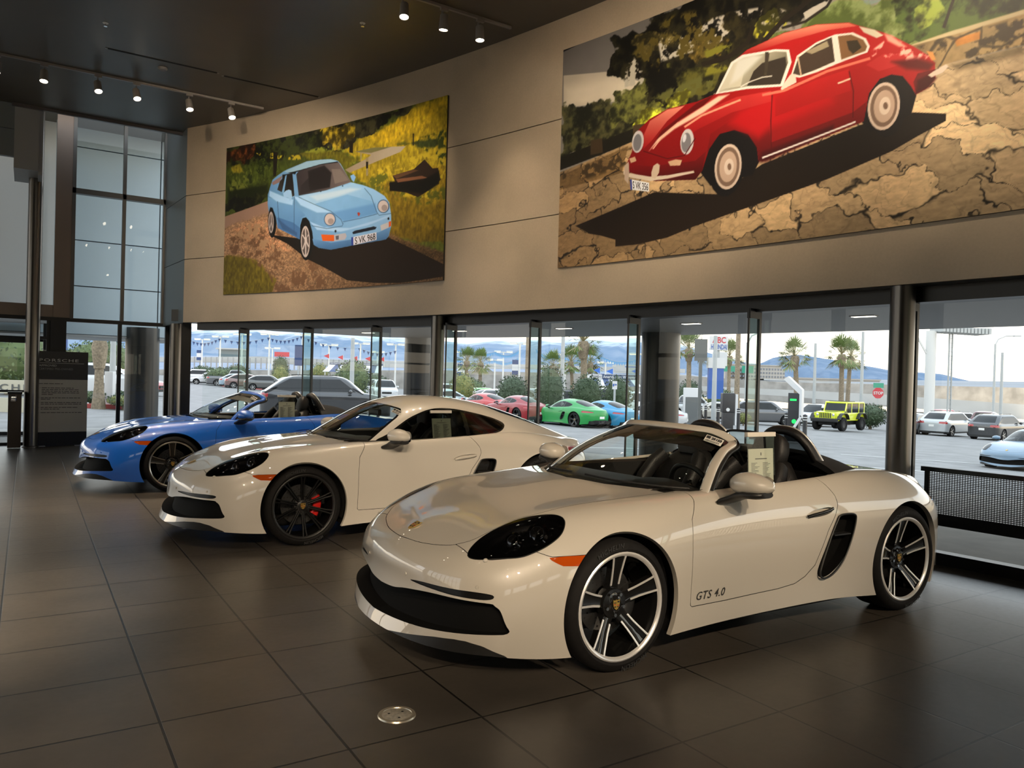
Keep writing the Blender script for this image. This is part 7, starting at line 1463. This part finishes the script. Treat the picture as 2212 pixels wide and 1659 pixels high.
def rock(name,c0,c1,snow=None):  # mountain colours with the haze of distance painted in as blue
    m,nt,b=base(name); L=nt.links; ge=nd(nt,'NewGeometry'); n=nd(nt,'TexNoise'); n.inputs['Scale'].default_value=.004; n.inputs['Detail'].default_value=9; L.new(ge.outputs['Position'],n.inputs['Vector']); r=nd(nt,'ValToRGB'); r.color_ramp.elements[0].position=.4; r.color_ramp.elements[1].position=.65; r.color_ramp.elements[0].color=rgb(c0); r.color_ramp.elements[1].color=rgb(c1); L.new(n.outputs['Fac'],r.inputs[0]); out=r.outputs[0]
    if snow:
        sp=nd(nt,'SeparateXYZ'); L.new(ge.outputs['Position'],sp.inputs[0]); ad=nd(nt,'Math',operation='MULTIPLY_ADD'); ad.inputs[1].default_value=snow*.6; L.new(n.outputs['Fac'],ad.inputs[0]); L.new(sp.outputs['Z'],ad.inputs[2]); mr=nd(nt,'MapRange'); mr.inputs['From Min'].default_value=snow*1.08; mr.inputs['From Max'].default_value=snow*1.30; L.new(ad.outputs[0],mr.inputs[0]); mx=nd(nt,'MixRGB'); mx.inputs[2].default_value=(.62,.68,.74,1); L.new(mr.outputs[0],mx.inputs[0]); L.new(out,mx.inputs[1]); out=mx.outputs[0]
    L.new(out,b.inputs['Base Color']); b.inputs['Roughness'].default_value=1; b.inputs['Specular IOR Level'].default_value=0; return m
ridge('snowy_mountains','high hazy blue mountains with snow behind the left lot',((-1200,700),(300,708),(450,712),(560,704),(700,712),(850,728),(1000,741),(1120,735),(1280,728),(1400,728),(1500,752),(1620,790)),9000,rock('hazy_rock_snow',(.17,.24,.34),(.23,.29,.38),470),5,2)
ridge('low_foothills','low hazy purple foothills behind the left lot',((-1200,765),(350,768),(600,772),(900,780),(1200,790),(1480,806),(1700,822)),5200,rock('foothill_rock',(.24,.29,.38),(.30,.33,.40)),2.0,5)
ridge('right_mountains','blue hazy mountain ridge at right',((1450,780),(1500,772),(1560,778),(1640,785),(1668,772),(1720,766),(1800,778),(1860,788),(1940,800),(2040,808),(2140,833),(2170,836),(2212,831),(2500,840),(3200,850)),7000,rock('hazy_rock',(.13,.19,.28),(.18,.24,.33)),3.0,8)
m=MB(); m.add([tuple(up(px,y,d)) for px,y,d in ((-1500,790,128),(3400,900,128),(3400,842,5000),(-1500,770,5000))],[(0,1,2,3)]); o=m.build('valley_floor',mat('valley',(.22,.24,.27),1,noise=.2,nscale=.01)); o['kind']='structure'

GROUPS=dict(track_spotlight='track spotlights',ceiling_track='ceiling lamp tracks',air_slot='ceiling air slots',sprinkler='ceiling sprinklers',price_sheet='price sheets on the show cars',windshield_sticker='windscreen stickers',steel_column='round steel columns',round_pier='dark round piers outside',canopy_light='canopy ceiling lights',parked_car='cars in the lots outside',parked_suv='cars in the lots outside',parked_van='cars in the lots outside',pickup_truck='cars in the lots outside',off_road_car='cars in the lots outside',round_shrub='shrubs in the planting beds',palm_tree='palm trees outside',lamp_post='lamp posts outside',pennant_flag='small pennants over the awnings',pennant_string='strings of pennants',charging_post='charging posts',bollard='bollards by the charging posts',striped_awning='striped awnings',highway_sign='green highway signs',wall_poster='photo prints on the wall')
for o in list(COL.objects):
    if o.parent is None and 'label' in o and 'group' not in o:
        k=o.name.split('.')[0]
        if k in GROUPS: o['group']=GROUPS[k]
        elif k=='sports_car': o['group']='show cars on the floor' if o in (CAR_A,CAR_B,CAR_C) else 'sports cars parked outside'
